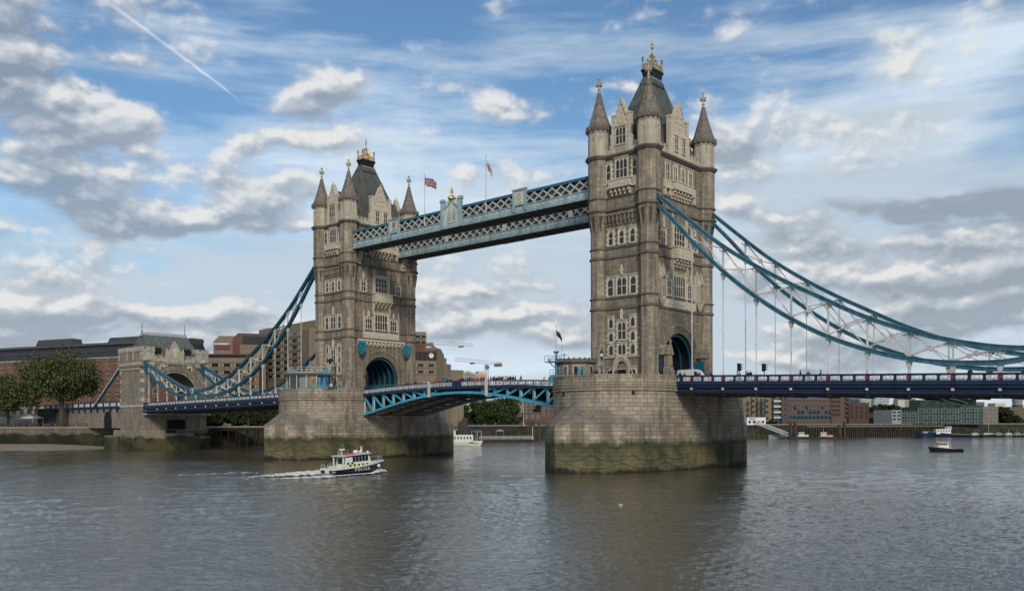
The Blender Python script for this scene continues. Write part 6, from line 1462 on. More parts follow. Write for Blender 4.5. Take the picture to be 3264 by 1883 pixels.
def mast(label, x, y, z1, z2, plat=True):
    T = thing('signal_mast', label, 'mast', (x, y, ROAD), 0, 'blue signal masts on the piers'); q = ROAD
    b = MB(); b.lathe([(.55, 0), (.5, .8), (.3, 1.4), (.22, 2.4), (.3, z1-q-.5), (.18, z1-q), (.16, z2-q-.5), (.55, z2-q-.15), (.5, z2-q)], n=10); b.build('post', bluep, T)
    b = MB(); b.box(-1.9, 1.9, -.9, .9, z1-q-.1, z1-q+.05)
    for u in (-1.9, -1, 0, 1, 1.9):
        for v in (-.9, .9): b.bar((u, v, z1-q), (u, v, z1-q+1.0), .05, .05)
    for v in (-.9, .9): b.bar((-1.9, v, z1-q+1.0), (1.9, v, z1-q+1.0), .05, .05); b.bar((-1.9, v, z1-q+.5), (1.9, v, z1-q+.5), .04, .04)
    b.bar((0, 0, z1-q-1.3), (1.5, 0, z1-q-.1), .12, .12); b.bar((0, 0, z1-q-1.3), (-1.5, 0, z1-q-.1), .12, .12); b.build('platform', bluep, T)
    b = MB(); b.tube([(1.2, 0, z1-q), (1.2, 0, z1-q+2.6)], .05, 5); b.ball((1.6, .2, z1-q+1.1), .25); b.tube([(-1.5, 0, z1-q), (-1.5, 0, z1-q+.5)], .3, 6); b.build('aerial', mat('grey_plastic', (.35, .35, .34), .5), T)
    return T
mast('light blue signal mast with railed platform at the left edge of the right pier', 34.5, -20.0, 19.1, 20.9)
f3 = flagpole(34.5, -20.0, 20.9, 25.1, 'thin flagpole with a drooping black flag above the stone cabin', .045); flag_cloth(f3, 0, 24.7, 1.5, .9, 1.0, lambda s, t: 3)
mast('light blue signal mast with platform beside the glazed pavilion on the left pier', -33.9, -17.9, 19.6, 21.2)
mast('light blue signal mast by the flat roofed cabin behind the left tower', -33.6, 19.0, 19.0, 20.4)
# glazed pavilion on the left pier
T = thing('glazed_pavilion', 'round glass pavilion with thin white roof and roof railing on the left pier', 'pavilion', (-40.2, -17.4, ROAD)); T.scale = (.74, .74, 1.03)
b = MB(); b.lathe([(6.6, 0), (6.6, 4.1)], n=28); b.build('glass_wall', mat('pavilion_glass', (.05, .065, .07), .15, var=.5, vscale=1.2), T)
b = MB(); b.lathe([(7.0, 4.1), (8.0, 4.55), (8.05, 4.7), (7.0, 4.85), (.2, 5.0)], n=36); b.build('roof', mat('pavilion_roof', (.36, .36, .33), .6, var=.15), T)
for k in range(14): a = R(360/14*k+8); b = MB(); b.tube([(6.85*math.cos(a), 6.85*math.sin(a), 0), (6.85*math.cos(a), 6.85*math.sin(a), 4.3)], .12, 6); b.build('column', white, T)
b = MB()
for k in range(26): a = R(360/26*k); b.bar((6.6*math.cos(a), 6.6*math.sin(a), 4.8), (6.6*math.cos(a), 6.6*math.sin(a), 5.9), .07, .07); a2 = R(360/26*(k+1)); [b.bar((6.6*math.cos(a), 6.6*math.sin(a), z_), (6.6*math.cos(a2), 6.6*math.sin(a2), z_), .06, .06) for z_ in (5.35, 5.9)]
b.build('roof_railing', white, T)
def curved_panel(a0, a1, z0, z1, r, m, nm):
    b = MB(); n = 6
    for k in range(n):
        p, q = R(a0+(a1-a0)*k/n), R(a0+(a1-a0)*(k+1)/n); b.face([(r*math.cos(p), r*math.sin(p), z0), (r*math.cos(q), r*math.sin(q), z0), (r*math.cos(q), r*math.sin(q), z1), (r*math.cos(p), r*math.sin(p), z1)])
    return b.build(nm, m, T)
curved_panel(-62, -38, .3, 3.6, 6.68, mat('grey_shutter', (.20, .20, .19), .6), 'shutter')
curved_panel(-36, -14, .3, 3.8, 6.68, mat('poster_brown', (.26, .17, .09), .6, var=.7, vscale=1.1), 'poster'); curved_panel(-12, 4, .3, 3.8, 6.68, mat('poster_blue', (.06, .30, .52), .6, var=.4, vscale=1.3), 'poster'); curved_panel(-6, -2, 1.0, 3.2, 6.72, mat('poster_dark', (.12, .02, .04), .6), 'poster')
curved_panel(4.5, 20, .3, 3.8, 6.68, mat('poster_sky', (.12, .33, .60), .6, var=.3, vscale=2), 'poster')
curved_panel(-128, -106, 1.2, 3.0, 6.7, mat('interior_light', (.32, .33, .31), .6, var=.8, vscale=2.4), 'interior_display')
T = thing('glass_balustrade', 'turquoise glass balustrade along the parapet in front of the pavilion', 'balustrade', (-41.15, -12.2, ROAD))
b = MB(); n = 30
for k in range(n):
    p, q = R(-170+160*k/n), R(-170+160*(k+1)/n); r_ = 9.75; b.face([(r_*math.cos(p), r_*math.sin(p), .9), (r_*math.cos(q), r_*math.sin(q), .9), (r_*math.cos(q), r_*math.sin(q), 1.95), (r_*math.cos(p), r_*math.sin(p), 1.95)])
b.build('panels', mat('turquoise_glass', (.06, .26, .30), .2, alpha=.55), T); b = MB()
for k in range(n+1): p = R(-170+160*k/n); b.bar((r_*math.cos(p), r_*math.sin(p), .0), (r_*math.cos(p), r_*math.sin(p), 2.0), .06, .06)
b.build('posts', bluep, T)
T = thing('gallery_rail', 'light blue railed gallery beside the mast on the right pier', 'railing', (35.2, -19.0, ROAD))
b = MB(); b.box(-1.9, 1.6, -1.3, -1.2, .3, 1.6); 
for k in range(6): b.bar((-1.9+.7*k, -1.25, 1.5), (-1.9+.7*k, -1.25, 2.5), .06, .06)
b.bar((-1.9, -1.25, 2.5), (1.6, -1.25, 2.5), .07, .07); b.bar((-1.9, -1.25, 2.0), (1.6, -1.25, 2.0), .05, .05); b.build('rail', bluep, T)
def lamp(label, x, y):
    T = thing('street_lamp', label, 'street lamp', (x, y, ROAD)); b = MB(); b.lathe([(.3, 0), (.28, .5), (.14, .7), (.11, 2.2), (.26, 2.35), (.4, 2.7), (.12, 2.8), (.09, 3.5)], n=8); b.bar((-.75, 0, 2.6), (.75, 0, 2.6), .08, .08)
    for s in (-1, 1): b.ball((s*.75, 0, 2.75), .13)
    b.build('post', bluep, T); b = MB(); b.lathe([(.08, 3.5), (.14, 3.8), (.26, 4.2)], n=6); b.lathe([(.34, 4.75), (.3, 4.95), (.12, 5.2), (.06, 5.5), (.02, 5.8)], n=6); b.build('lantern_cap', black, T)
    b = MB(); b.lathe([(.2, 4.12), (.3, 4.76)], n=6); b.build('lantern_glass', mat('opal_glass', (.55, .58, .6), .3), T)
lamp('ornate lamp with black lantern and light blue post beside the pointed doorway', 44.0, -20.0)
T = thing('street_lamp', 'black curved arm lamp in front of the left tower windows', 'street lamp', (-35.6, -13.5, ROAD)); b = MB(); b.tube([(0, 0, 0), (0, 0, 6.4), (-.3, 0, 7.2), (-1.1, 0, 7.9), (-1.8, -.1, 8.3)], .11, 6); b.build('post', black, T); b = MB(); b.lathe([(.1, 8.4), (.4, 8.1), (.38, 7.6), (.15, 7.1)], (-2.0, -.1), 8); b.build('lamp_head', black, T)
for i, px in enumerate((1845, 1861)):
    x = onY(px, -20.6); b = MB(); b.lathe([(.24, 0), (.24, 2.3), (.3, 2.35), (.24, 2.6), (.05, 2.75)], n=8); o = b.build('bollard', bluep, None, loc=(x, -20.6, ROAD)); tag(o, ('left', 'right')[i]+' of two light blue bollards before the stone cabin', 'bollard', 'light blue bollards by the cabin')
# traffic lights
for i, (x, lab) in enumerate(((62.7, 'left of two black traffic lights standing above the right deck'), (66.9, 'right of two black traffic lights standing above the right deck'))):
    z = railtop(x)-1.25; T = thing('traffic_light', lab, 'traffic light', (x, -8.4, z), 0, 'traffic lights on the right span'); b = MB(); b.tube([(0, 0, 0), (0, 0, 2.6-.3*i)], .07, 6); b.build('post', mat('grey_steel_post', (.12, .12, .12), .5), T)
    h = 1.95-.1*i; b = MB(); b.box(-.18, .16, -.2, .2, h, h+1.15); b.box(-.3, -.18, -.27, .27, h-.05, h+1.2); hd = b.build('signal_head', black, T)
    for k in range(3): b = MB(); zz = h+.12+.35*k; b.hexa([(.16, -.17, zz+.2), (.16, .17, zz+.2), (.16, .2, zz+.05), (.16, -.2, zz+.05)][::-1], [(.5, -.15, zz+.2), (.5, .15, zz+.2), (.5, .2, zz+.12), (.5, -.2, zz+.12)][::-1]); b.lathe([(.12, zz-.02), (.12, zz+.2)], (.16, 0), 6); b.build('visor', black, hd)

# ================================================================ VEHICLES
def wheel(x, y, r, parent):
    b = MB(); F = lambda u, v, w: (x+u, y+w, v); b.prism(arcpts(r, r, 0, 2*math.pi, 14)[:-1], F, -.11, .11); t = b.build('wheel', black, parent); b = MB(); b.prism(arcpts(r*.55, r, 0, 2*math.pi, 12)[:-1], F, -.13, .13); b.build('hubcap', mat('alloy', (.4, .4, .4), .4, .6), t)
def vehicle(name, label, cat, x, y, z, prof, wdt, colm, wins, rz=0):
    T = thing(name, label, cat, (x, y, z), rz); F = lambda u, v, w: (u, w, v); n = len(prof)
    b = MB(); c = [(u, v) for u, v in prof]; cx_ = sum(p[0] for p in c)/n; b.prism(c, F, -wdt/2+.08, wdt/2-.08); ins = [(cx_+(u-cx_)*.985, .06+v*.975) for u, v in c]
    for s in (-1, 1): b.prism(ins, F, s*(wdt/2-.08)-.08 if s > 0 else -wdt/2, s*(wdt/2) if s > 0 else -wdt/2+.16)
    b.build('body', colm, T)
    for (poly) in wins:
        b = MB(); b.prism(poly, F, -wdt/2-.012, wdt/2+.012); b.build('window', glass, T)
    L_ = max(p[0] for p in c)
    for wx in (.9, L_-.95):
        for s in (-1, 1): wheel(wx, s*(wdt/2-.12), .36, T)
    for s in (-1, 1): b = MB(); b.box(L_-.06, L_+.02, s*(wdt/2-.3)-.13, s*(wdt/2-.3)+.13, .62, .82); b.build('headlight', mat('lens', (.6, .6, .58), .2), T); b = MB(); b.box(-.02, .05, s*(wdt/2-.2)-.08, s*(wdt/2-.2)+.08, .8, 1.2); b.build('tail_light', red, T)
    return T
carw = mat('car_white', (.62, .62, .60), .25, var=.05, spec=.5)
vehicle('van', 'white high roofed van on the road beside the right tower arch', 'van', 48.9, -3.6, ROAD+.05, [(0, .45), (.05, 2.25), (.25, 2.42), (3.3, 2.44), (3.75, 2.2), (4.35, 1.45), (4.85, 1.2), (4.95, .45)], 1.95, carw, [[(3.35, 1.35), (4.2, 1.35), (3.75, 2.05), (3.4, 2.1)]])
vehicle('car', 'white car crossing the middle of the bascules', 'car', onY(1452, -3.0), -3.0, railtop(2)-1.2, [(0, .4), (.02, .95), (.35, 1.0), (.8, 1.42), (2.5, 1.46), (3.3, 1.02), (4.1, .88), (4.2, .4)], 1.75, carw, [[(.75, 1.0), (1.65, 1.0), (1.65, 1.36), (1.0, 1.36)], [(1.75, 1.0), (3.0, 1.0), (2.4, 1.36), (1.75, 1.38)]])

# ================================================================ PEOPLE
def skin_mesh(nodes, edges, root=0, sub=1):
    me = bpy.data.meshes.new('skel'); me.from_pydata([n[0] for n in nodes], edges, []); o = bpy.data.objects.new('skel', me); COL.objects.link(o)
    m = o.modifiers.new('s', 'SKIN'); sv = me.skin_vertices[0].data
    for i, n in enumerate(nodes): sv[i].radius = n[1]; sv[i].use_root = (i == root)
    ss_m = o.modifiers.new('u', 'SUBSURF'); ss_m.levels = sub; ss_m.render_levels = sub
    bpy.context.view_layer.update(); r = bpy.data.meshes.new_from_object(o.evaluated_get(bpy.context.evaluated_depsgraph_get())); bpy.data.objects.remove(o); return r
SKIN = mat('skin', (.42, .26, .19), .6, var=.05)
def body_set(pose):
    st, arm = pose; hx = .11
    def arm_n(s):
        if arm == 0: return [((s*.2, 0, 1.42), (.055, .06)), ((s*.26, -.02, 1.14), (.042, .045)), ((s*.25, .1, .92), (.033, .035)), ((s*.24, .14, .82), (.03, .045)), ((s*.235, .17, .75), (.015, .03))]
        if arm == 1: return [((s*.2, 0, 1.42), (.055, .06)), ((s*.28, .16, 1.22), (.042, .045)), ((s*.14, .33, 1.42), (.033, .035)), ((s*.08, .35, 1.52), (.03, .045)), ((s*.06, .35, 1.58), (.015, .03))]
        return [((s*.2, 0, 1.42), (.055, .06)), ((s*.27, .08, 1.16), (.042, .045)), ((s*.2, .32, 1.06), (.033, .035)), ((s*.16, .38, 1.06), (.03, .045)), ((s*.14, .43, 1.06), (.015, .03))]
    N_ = [((0, 0, .95), (.14, .1)), ((0, 0, 1.12), (.13, .09)), ((0, 0, 1.32), (.165, .105)), ((0, 0, 1.45), (.08, .07)), ((0, .01, 1.52), (.055, .055)), ((0, .02, 1.62), (.078, .095)), ((0, .02, 1.72), (.07, .085))]
    E = [(0, 1), (1, 2), (2, 3), (3, 4), (4, 5), (5, 6)]
    for s in (-1, 1):
        i = len(N_); a = arm_n(s); N_ += a; E += [(2, i)]+[(i+k, i+k+1) for k in range(len(a)-1)]
    for s in (-1, 1):
        i = len(N_); f = st*s; N_ += [((s*hx, 0, .88), (.095, .095)), ((s*hx, f*.18+.02, .48), (.06, .06)), ((s*hx, f*.3-.02, .1), (.042, .045)), ((s*hx, f*.3+.02, .04), (.045, .035)), ((s*hx, f*.3+.16, .03), (.035, .025))]
        E += [(0, i)]+[(i+k, i+k+1) for k in range(4)]
    body = skin_mesh(N_, E)
    J = [((0, 0, .86), (.175, .135)), ((0, 0, 1.1), (.165, .125)), ((0, 0, 1.32), (.195, .135)), ((0, 0, 1.47), (.09, .085))]; EJ = [(0, 1), (1, 2), (2, 3)]
    for s in (-1, 1): i = len(J); a = arm_n(s)[:3]; J += [(p, (r_[0]+.03, r_[1]+.03)) for p, r_ in a]; EJ += [(2, i), (i, i+1), (i+1, i+2)]
    jac = skin_mesh(J, EJ)
    T_ = [((0, 0, .97), (.15, .12))]; ET = []
    for s in (-1, 1): i = len(T_); f = st*s; T_ += [((s*hx, 0, .86), (.12, .115)), ((s*hx, f*.18+.02, .48), (.085, .085)), ((s*hx, f*.3-.01, .12), (.07, .07))]; ET += [(0, i), (i, i+1), (i+1, i+2)]
    tro = skin_mesh(T_, ET)
    hair = skin_mesh([((0, -.02, 1.66), (.088, .1)), ((0, -.01, 1.76), (.07, .085)), ((0, -.06, 1.56), (.07, .045))], [(0, 1), (0, 2)])
    return body, jac, tro, hair
SETS = [body_set(p) for p in ((0, 0), (1, 0), (0, 1), (1, 2))]
CLO = {'red': (.38, .03, .035), 'black': (.014, .014, .017), 'navy': (.02, .03, .07), 'grey': (.16, .16, .165), 'pale': (.5, .48, .43), 'blue': (.03, .12, .40), 'pink': (.5, .16, .19), 'brown': (.12, .07, .045), 'green': (.05, .09, .05)}
_mc = {}
def dressed(si, kind, mname, m):
    k = (si, kind, mname)
    if k not in _mc:
        me = SETS[si][kind].copy(); me.materials.clear(); me.materials.append(m); me.polygons.foreach_set('use_smooth', [True]*len(me.polygons)); _mc[k] = me
    return _mc[k]
def person(x, y, z, rz, si, colr, label, group, sc=1.0):
    o = bpy.data.objects.new('person', dressed(si, 0, 'skin', SKIN)); COL.objects.link(o); o.location = (x, y, z); o.rotation_euler = (0, 0, rz); o.scale = (sc, sc, sc); tag(o, label, 'person', group)
    for kind, nm, mn, m in ((1, 'coat', colr, mat('cloth_'+colr, CLO[colr], .9)), (2, 'trousers', 'dark', mat('cloth_trousers', (.03, .032, .042), .9)), (3, 'hair', 'hair', mat('hair_dark', (.03, .02, .014), .8))):
        c = bpy.data.objects.new(nm, dressed(si, kind, mn, m)); COL.objects.link(c); c.parent = o
rp = random.Random(4)
ORD = ['first', 'second', 'third', 'fourth', 'fifth', 'sixth', 'seventh', 'eighth', 'ninth', 'tenth', 'eleventh', 'twelfth', 'thirteenth', 'fourteenth', 'fifteenth', 'sixteenth', 'seventeenth', 'eighteenth', 'nineteenth', 'twentieth']
def crowd(items, zone, group, zf, Y, dz=0.0):
    cnt = {}; tot = {}
    for it in items: tot[it[1]] = tot.get(it[1], 0)+1
    for i, it in enumerate(sorted(items)):
        px, colr = it[:2]; yy = Y+(it[2] if len(it) > 2 else rp.uniform(-.5, .9)); x = onY(px, yy); k = cnt.get(colr, 0); cnt[colr] = k+1
        lab = 'person in %s coat %s' % (colr, zone) if tot[colr] == 1 else 'person in %s coat %s, %s such from the left' % (colr, zone, ORD[k])
        person(x, yy, zf(x)+dz, rp.uniform(0, 6.28), it[3] if len(it) > 3 else rp.choice((0, 1, 1, 3)), colr, lab, group, rp.uniform(.94, 1.06))
bz = lambda x: railtop(x)-1.12
crowd([(1297, 'black'), (1306, 'brown'), (1316, 'red'), (1326, 'black'), (1333, 'grey'), (1352, 'pale'), (1363, 'pale'), (1390, 'red'), (1397, 'red'), (1404, 'red'), (1411, 'navy'), (1425, 'black'), (1437, 'black')], 'on the left bascule', 'people crossing the left bascule', bz, -7.9, .12)
crowd([(1462, 'red'), (1470, 'navy'), (1476, 'black'), (1483, 'black'), (1490, 'navy'), (1497, 'black'), (1502, 'red'), (1508, 'red'), (1514, 'pink'), (1520, 'red'), (1525, 'pink'), (1531, 'red'), (1537, 'red'), (1543, 'brown'), (1556, 'grey'), (1564, 'grey'), (1573, 'black'), (1577, 'red'), (1583, 'black'), (1590, 'navy'), (1595, 'red'), (1600, 'black'), (1606, 'pale'), (1611, 'pale'), (1616, 'black'), (1621, 'red'), (1627, 'black'), (1636, 'black'), (1643, 'black'), (1661, 'blue'), (1735, 'pale'), (1753, 'black')], 'on the right bascule', 'people crossing the right bascule', bz, -7.7, .22)
crowd([(1838, 'red', 0), (1852, 'pink', 0), (1858, 'black', .3), (1867, 'grey', 0), (1888, 'green', 0), (1901, 'black', 0, 2), (1918, 'black', 0), (1939, 'black', .3), (1963, 'brown', 0), (2009, 'navy', 3.4), (2015, 'pale', 3.4)], 'looking over the right pier parapet', 'people on the right pier', lambda x: ROAD+.35, -20.0)
crowd([(2168, 'black', 0), (2182, 'black', 0), (2221, 'navy', 0), (2227, 'red', 0), (2232, 'brown', .5), (2267, 'black', 0), (2351, 'grey', 0), (2358, 'black', 0), (2378, 'brown', 0), (2384, 'black', 0), (2392, 'navy', 0), (2551, 'black', 0), (2577, 'brown', 0), (2616, 'black', 0), (3092, 'brown', 0), (3262, 'red', 0)], 'on the right span', 'people on the right span', lambda x: railtop(x)-1.18, -8.0, .08)
crowd([(1048, 'brown', 0), (1056, 'pale', 0), (1064, 'black', 0), (1072, 'grey', 0), (940, 'pale', .3)], 'on the left pier', 'people on the left pier', lambda x: ROAD+.45, -20.2)
items = [(px, rp.choice(('black', 'navy', 'brown', 'grey', 'red', 'black'))) for px in range(4, 176, 9) if not 178 < px < 190]
cnt = {}
for px, colr in items:
    p = at(px+rp.uniform(-2, 2), 1348, 302.5+rp.uniform(0, 4)); k = cnt.get(colr, 0); cnt[colr] = k+1
    person(p.x, p.y, GZ, rp.uniform(0, 6.28), rp.choice((0, 1, 3)), colr, 'person in %s coat on the left promenade, %s such from the left' % (colr, ORD[k]), 'people on the left promenade')

# ================================================================ BOATS
def hull(L, B_, z0, z1, bowpow=2.2, draft=.5, ch=.8, t0=.5, trans=.9):
    n = 16; rows = []; deck = []
    for i in range(n+1):
        t = i/n; hb = B_/2*(trans+(1-trans)*min(1, t/.3)); 
        if t > t0: hb *= max(.015, 1-((t-t0)/(1-t0))**bowpow)
        zs = z0+(z1-z0)*t**1.8; x = L*t; rk = L*.05*(max(0, t-.7)/.3)**2
        rows.append([(x+rk, -hb, zs), (x+rk*.6, -hb*.95, zs*.55), (x-rk*.2, -hb*ch*.9, .05), (x-rk, -hb*.3, -draft), (x-rk, hb*.3, -draft), (x-rk*.2, hb*ch*.9, .05), (x+rk*.6, hb*.95, zs*.55), (x+rk, hb, zs)])
    return rows
def hull_obj(parent, rows, m, dm, rail_m=None, rail_h=.3, dz=-.08):
    b = MB(); b.grid(rows); b.face(rows[0]); b.build('hull', m, parent)
    b = MB(); b.grid([[(r_[0][0], r_[0][1]*.97, r_[0][2]+dz), (r_[-1][0], r_[-1][1]*.97, r_[-1][2]+dz)] for r_ in rows]); b.build('deck', dm, parent)
    b = MB()
    for s in (0, -1):
        for a, c in zip(rows, rows[1:]): b.bar(Vector(a[s])+up*(-rail_h/2+.03), Vector(c[s])+up*(-rail_h/2+.03), .14, rail_h)
    a = rows[0]; b.bar(Vector(a[0])+up*(-rail_h/2+.03), Vector(a[-1])+up*(-rail_h/2+.03), .14, rail_h); b.build('gunwale', rail_m or dm, parent)
def heading(lat, dep): v = rt*lat+fw*dep; return math.atan2(v.y, v.x)
yel = mat('signal_yellow', (.60, .72, .06), .5); bluesq = mat('signal_blue', (.01, .03, .16), .5); nh = mat('police_navy', (.010, .014, .042), .3, spec=.5, var=.1); bw = mat('boat_white', (.66, .65, .58), .4, var=.08, vscale=1)
p = at(1043, 1348, 134.0)
P_ = thing('police_boat', 'navy and white police launch with yellow and blue checks, heading right under the bridge', 'police boat', (p.x, p.y, .10+WL), heading(.60, .80)); P_.rotation_euler = (0, R(-2.2), heading(.60, .80)); P_.scale = (.785, .785, .785)
Lb = 14.6; rows = hull(Lb, 4.3, 1.25, 1.95, 2.3, .6, .85, .45, .92); hull_obj(P_, rows, nh, bw, bw, .30)
b = MB(); b.box(-1.6, 0, -1.9, 1.9, .15, .32); b.build('swim_platform', mat('platform_grey', (.25, .24, .22), .7), P_)
b = MB(); b.box(-.12, .1, -.55, .55, .35, 1.3); b.build('transom_door', bw, P_)
for s in (-1, 1): b = MB(); b.ball((-.05, s*1.5, 1.0), .11); b.build('stern_light', bw, P_)
x0, x1, yw, zf_, zr = 3.6, 10.0, 1.5, 1.1, 3.45
b = MB(); b.hexa([(x0, -yw, zf_), (x1+.7, -yw*.9, zf_), (x1+.7, yw*.9, zf_), (x0, yw, zf_)], [(x0+.25, -yw*.93, zr), (x1, -yw*.85, zr), (x1, yw*.85, zr), (x0+.25, yw*.93, zr)]); cb = b.build('wheelhouse', bw, P_)
def Ps(u, v, w): 
    f = (v-zf_)/(zr-zf_); yy = yw*(1-.07*f)-(yw*.1*max(0, (u-x0)/(x1-x0))*.9); return (u, -(yy+w), v)
def Pp(u, v, w): q = Ps(u, v, w); return (q[0], -q[1], q[2])
for F, nm in ((Ps, 's'), (Pp, 'p')):
    for k in range(5):
        b = MB(); u = 5.4+.88*k; b.hexa([F(u, 2.2, .0), F(u+.78, 2.2, .0), F(u+.78, 3.2, .0), F(u, 3.2, .0)], [F(u, 2.2, .03), F(u+.78, 2.2, .03), F(u+.78, 3.2, .03), F(u, 3.2, .03)]); b.build('side_window', glass, cb)
    for k in range(11):
        b = MB(); u = 3.85+.58*k; hi = k % 2; z_ = 1.32
        b.hexa([F(u, z_, .0), F(u+.58, z_, .0), F(u+.58, z_+.45, .0), F(u, z_+.45, .0)], [F(u, z_, .025), F(u+.58, z_, .025), F(u+.58, z_+.45, .025), F(u, z_+.45, .025)]); b.build('checker', yel if hi == 0 else bluesq, cb)
        b = MB(); z_ = 1.78
        if k < 3: b.hexa([F(u, z_, .0), F(u+.58, z_, .0), F(u+.58, z_+.42, .0), F(u, z_+.42, .0)], [F(u, z_, .025), F(u+.58, z_, .025), F(u+.58, z_+.42, .025), F(u, z_+.42, .025)]); b.build('checker', yel if hi == 1 else bluesq, cb) if b.V else None
    b = MB(); b.hexa([F(3.7, 3.22, 0), F(10.2, 3.22, 0), F(10.2, 3.44, 0), F(3.7, 3.44, 0)], [F(3.7, 3.22, .04), F(10.2, 3.22, .04), F(10.2, 3.44, .04), F(3.7, 3.44, .04)]); b.build('navy_stripe', nh, cb)
b = MB(); b.hexa([(x1+.6, -1.15, 1.9), (x1+.6, 1.15, 1.9), (x1+.12, 1.1, 3.25), (x1+.12, -1.1, 3.25)], [(x1+.66, -1.15, 1.9), (x1+.66, 1.15, 1.9), (x1+.18, 1.1, 3.25), (x1+.18, -1.1, 3.25)]); b.build('windscreen', glass, cb)
b = MB(); b.box(x0-.02+.1, x0+.1, -1.0, 1.0, 1.9, 3.1); b.build('aft_window', glass, cb)
b = MB(); b.hexa([(x0-1.2, -1.6, zr), (x1+.5, -1.4, zr+.12), (x1+.5, 1.4, zr+.12), (x0-1.2, 1.6, zr)], [(x0-1.2, -1.55, zr+.16), (x1+.6, -1.35, zr+.3), (x1+.6, 1.35, zr+.3), (x0-1.2, 1.55, zr+.16)]); rf = b.build('roof', mat('roof_grey', (.5, .5, .48), .5), P_)
b = MB(); b.hexa([(4.2, -1.3, zr+.2), (6.6, -1.2, zr+.2), (6.6, .2, zr+.2), (4.2, .2, zr+.2)], [(4.4, -1.1, zr+.5), (6.3, -1.0, zr+.5), (6.3, 0, zr+.5), (4.4, 0, zr+.5)]); b.build('life_raft', mat('raft_red', (.45, .09, .05), .6), P_)
b = MB(); b.box(3.1, 3.3, -1.2, -1.0, 1.3, zr); b.box(2.6, 2.8, 1.0, 1.2, 1.3, zr); b.build('roof_post', bw, P_)
for (u, v, r_) in ((7.1, -.3, .42), (8.0, .25, .42), (8.9, 0, .34), (10.3, -.6, .26)): b = MB(); b.ball((u, v, zr+.2+r_), r_, 12); b.build('radar_dome', bw, P_)
b = MB(); b.box(3.3, 4.6, -.15, .15, zr+1.15, zr+1.45); b.lathe([(.06, zr+.15), (.06, zr+1.2)], (3.9, 0), 6); b.lathe([(.05, zr+.1), (.04, zr+1.1)], (3.3, .4), 6); b.lathe([(.05, zr+.1), (.04, zr+1.1)], (3.3, -.4), 6); b.build('radar_scanner', bw, P_)
b = MB(); b.lathe([(.22, zr+.2), (.2, zr+.9), (.12, zr+1.3), (.16, zr+1.5), (.05, zr+1.65)], (9.3, .2), 8); b.build('light_column', bw, P_)
b = MB(); [b.tube([(u, v, zr+.1), (u-.2, v, zr+h)], .03, 4) for u, v, h in ((4.9, .6, 2.4), (6.2, .7, 1.3), (8.4, -.8, 1.5), (2.9, -.6, 1.7))]; b.build('aerial', mat('grey_plastic', (.35, .35, .34)), P_)
b = MB()
for k in range(5):
    t = 12.4+.5*k; hb_ = 2.0*max(.1, 1-((t/Lb-.45)/.55)**2.3)
    for s in (-1, 1): b.bar((t, s*hb_*.9, 1.75), (t+.35, s*hb_*.85, 2.75), .05, .05)
b.bar((12.7, -1.2, 2.7), (15.0, -.1, 2.85), .05, .05); b.bar((12.7, 1.2, 2.7), (15.0, .1, 2.85), .05, .05); b.build('bow_rail', mat('chrome', (.6, .6, .6), .3, .8), P_)
b = MB()
for k in range(5):
    for s in (-1, 1): b.bar((.2+.8*k, s*1.95, 1.2), (.2+.8*k, s*1.95, 2.0), .05, .05)
for s in (-1, 1): b.bar((.2, s*1.95, 2.0), (3.4, s*1.95, 2.0), .05, .05); b.bar((.2, s*1.95, 1.6), (3.4, s*1.95, 1.6), .04, .04)
b.box(.6, 1.7, -.6, .6, 1.15, 1.75); b.build('aft_rail', cream, P_)
b = MB(); b.ball((12.0, -1.95, 1.0), .36, 12); b.build('fender', bw, P_)
b = MB(); b.tube([(.4, .3, 1.2), (.1, .3, 2.5)], .04, 5); b.box(-.1, .1, .1, .5, 1.9, 2.45); b.build('ensign', mat('ensign', (.05, .03, .06), .8), P_)
lettering('POLICE', .86, bw, P_, (5.3, -2.16, .42), R(.6), 'LEFT', .015, 0, 1.55); lettering('POLICE', .34, bw, P_, (-.14, -1.9+.45, .55), R(-90), 'LEFT', .01)
o = lettering('POLICE', .86, bw, P_, (10.2, 2.16, .42), R(179.4), 'LEFT', .015, 0, 1.55)
# foam and wake
fm = bpy.data.materials.new('foam'); fm.use_nodes = True; t_ = fm.node_tree; L_ = t_.links; b_ = t_.nodes['Principled BSDF']; b_.inputs['Base Color'].default_value = (.62, .60, .55, 1); b_.inputs['Roughness'].default_value = .8
g_ = t_.nodes.new('ShaderNodeTexCoord'); n_ = t_.nodes.new('ShaderNodeTexNoise'); n_.inputs['Scale'].default_value = 1.3; n_.inputs['Detail'].default_value = 8; n_.inputs['Roughness'].default_value = .7; L_.new(g_.outputs['Object'], n_.inputs[0])
n_.inputs['Distortion'].default_value = .6; u_ = t_.nodes.new('ShaderNodeSeparateXYZ'); L_.new(g_.outputs['UV'], u_.inputs[0]); a_ = t_.nodes.new('ShaderNodeMath'); a_.operation = 'ADD'; L_.new(n_.outputs[0], a_.inputs[0]); L_.new(u_.outputs[0], a_.inputs[1])
r_ = t_.nodes.new('ShaderNodeMapRange'); L_.new(a_.outputs[0], r_.inputs[0]); r_.inputs[1].default_value = .92; r_.inputs[2].default_value = 1.08; L_.new(r_.outputs[0], b_.inputs['Alpha'])
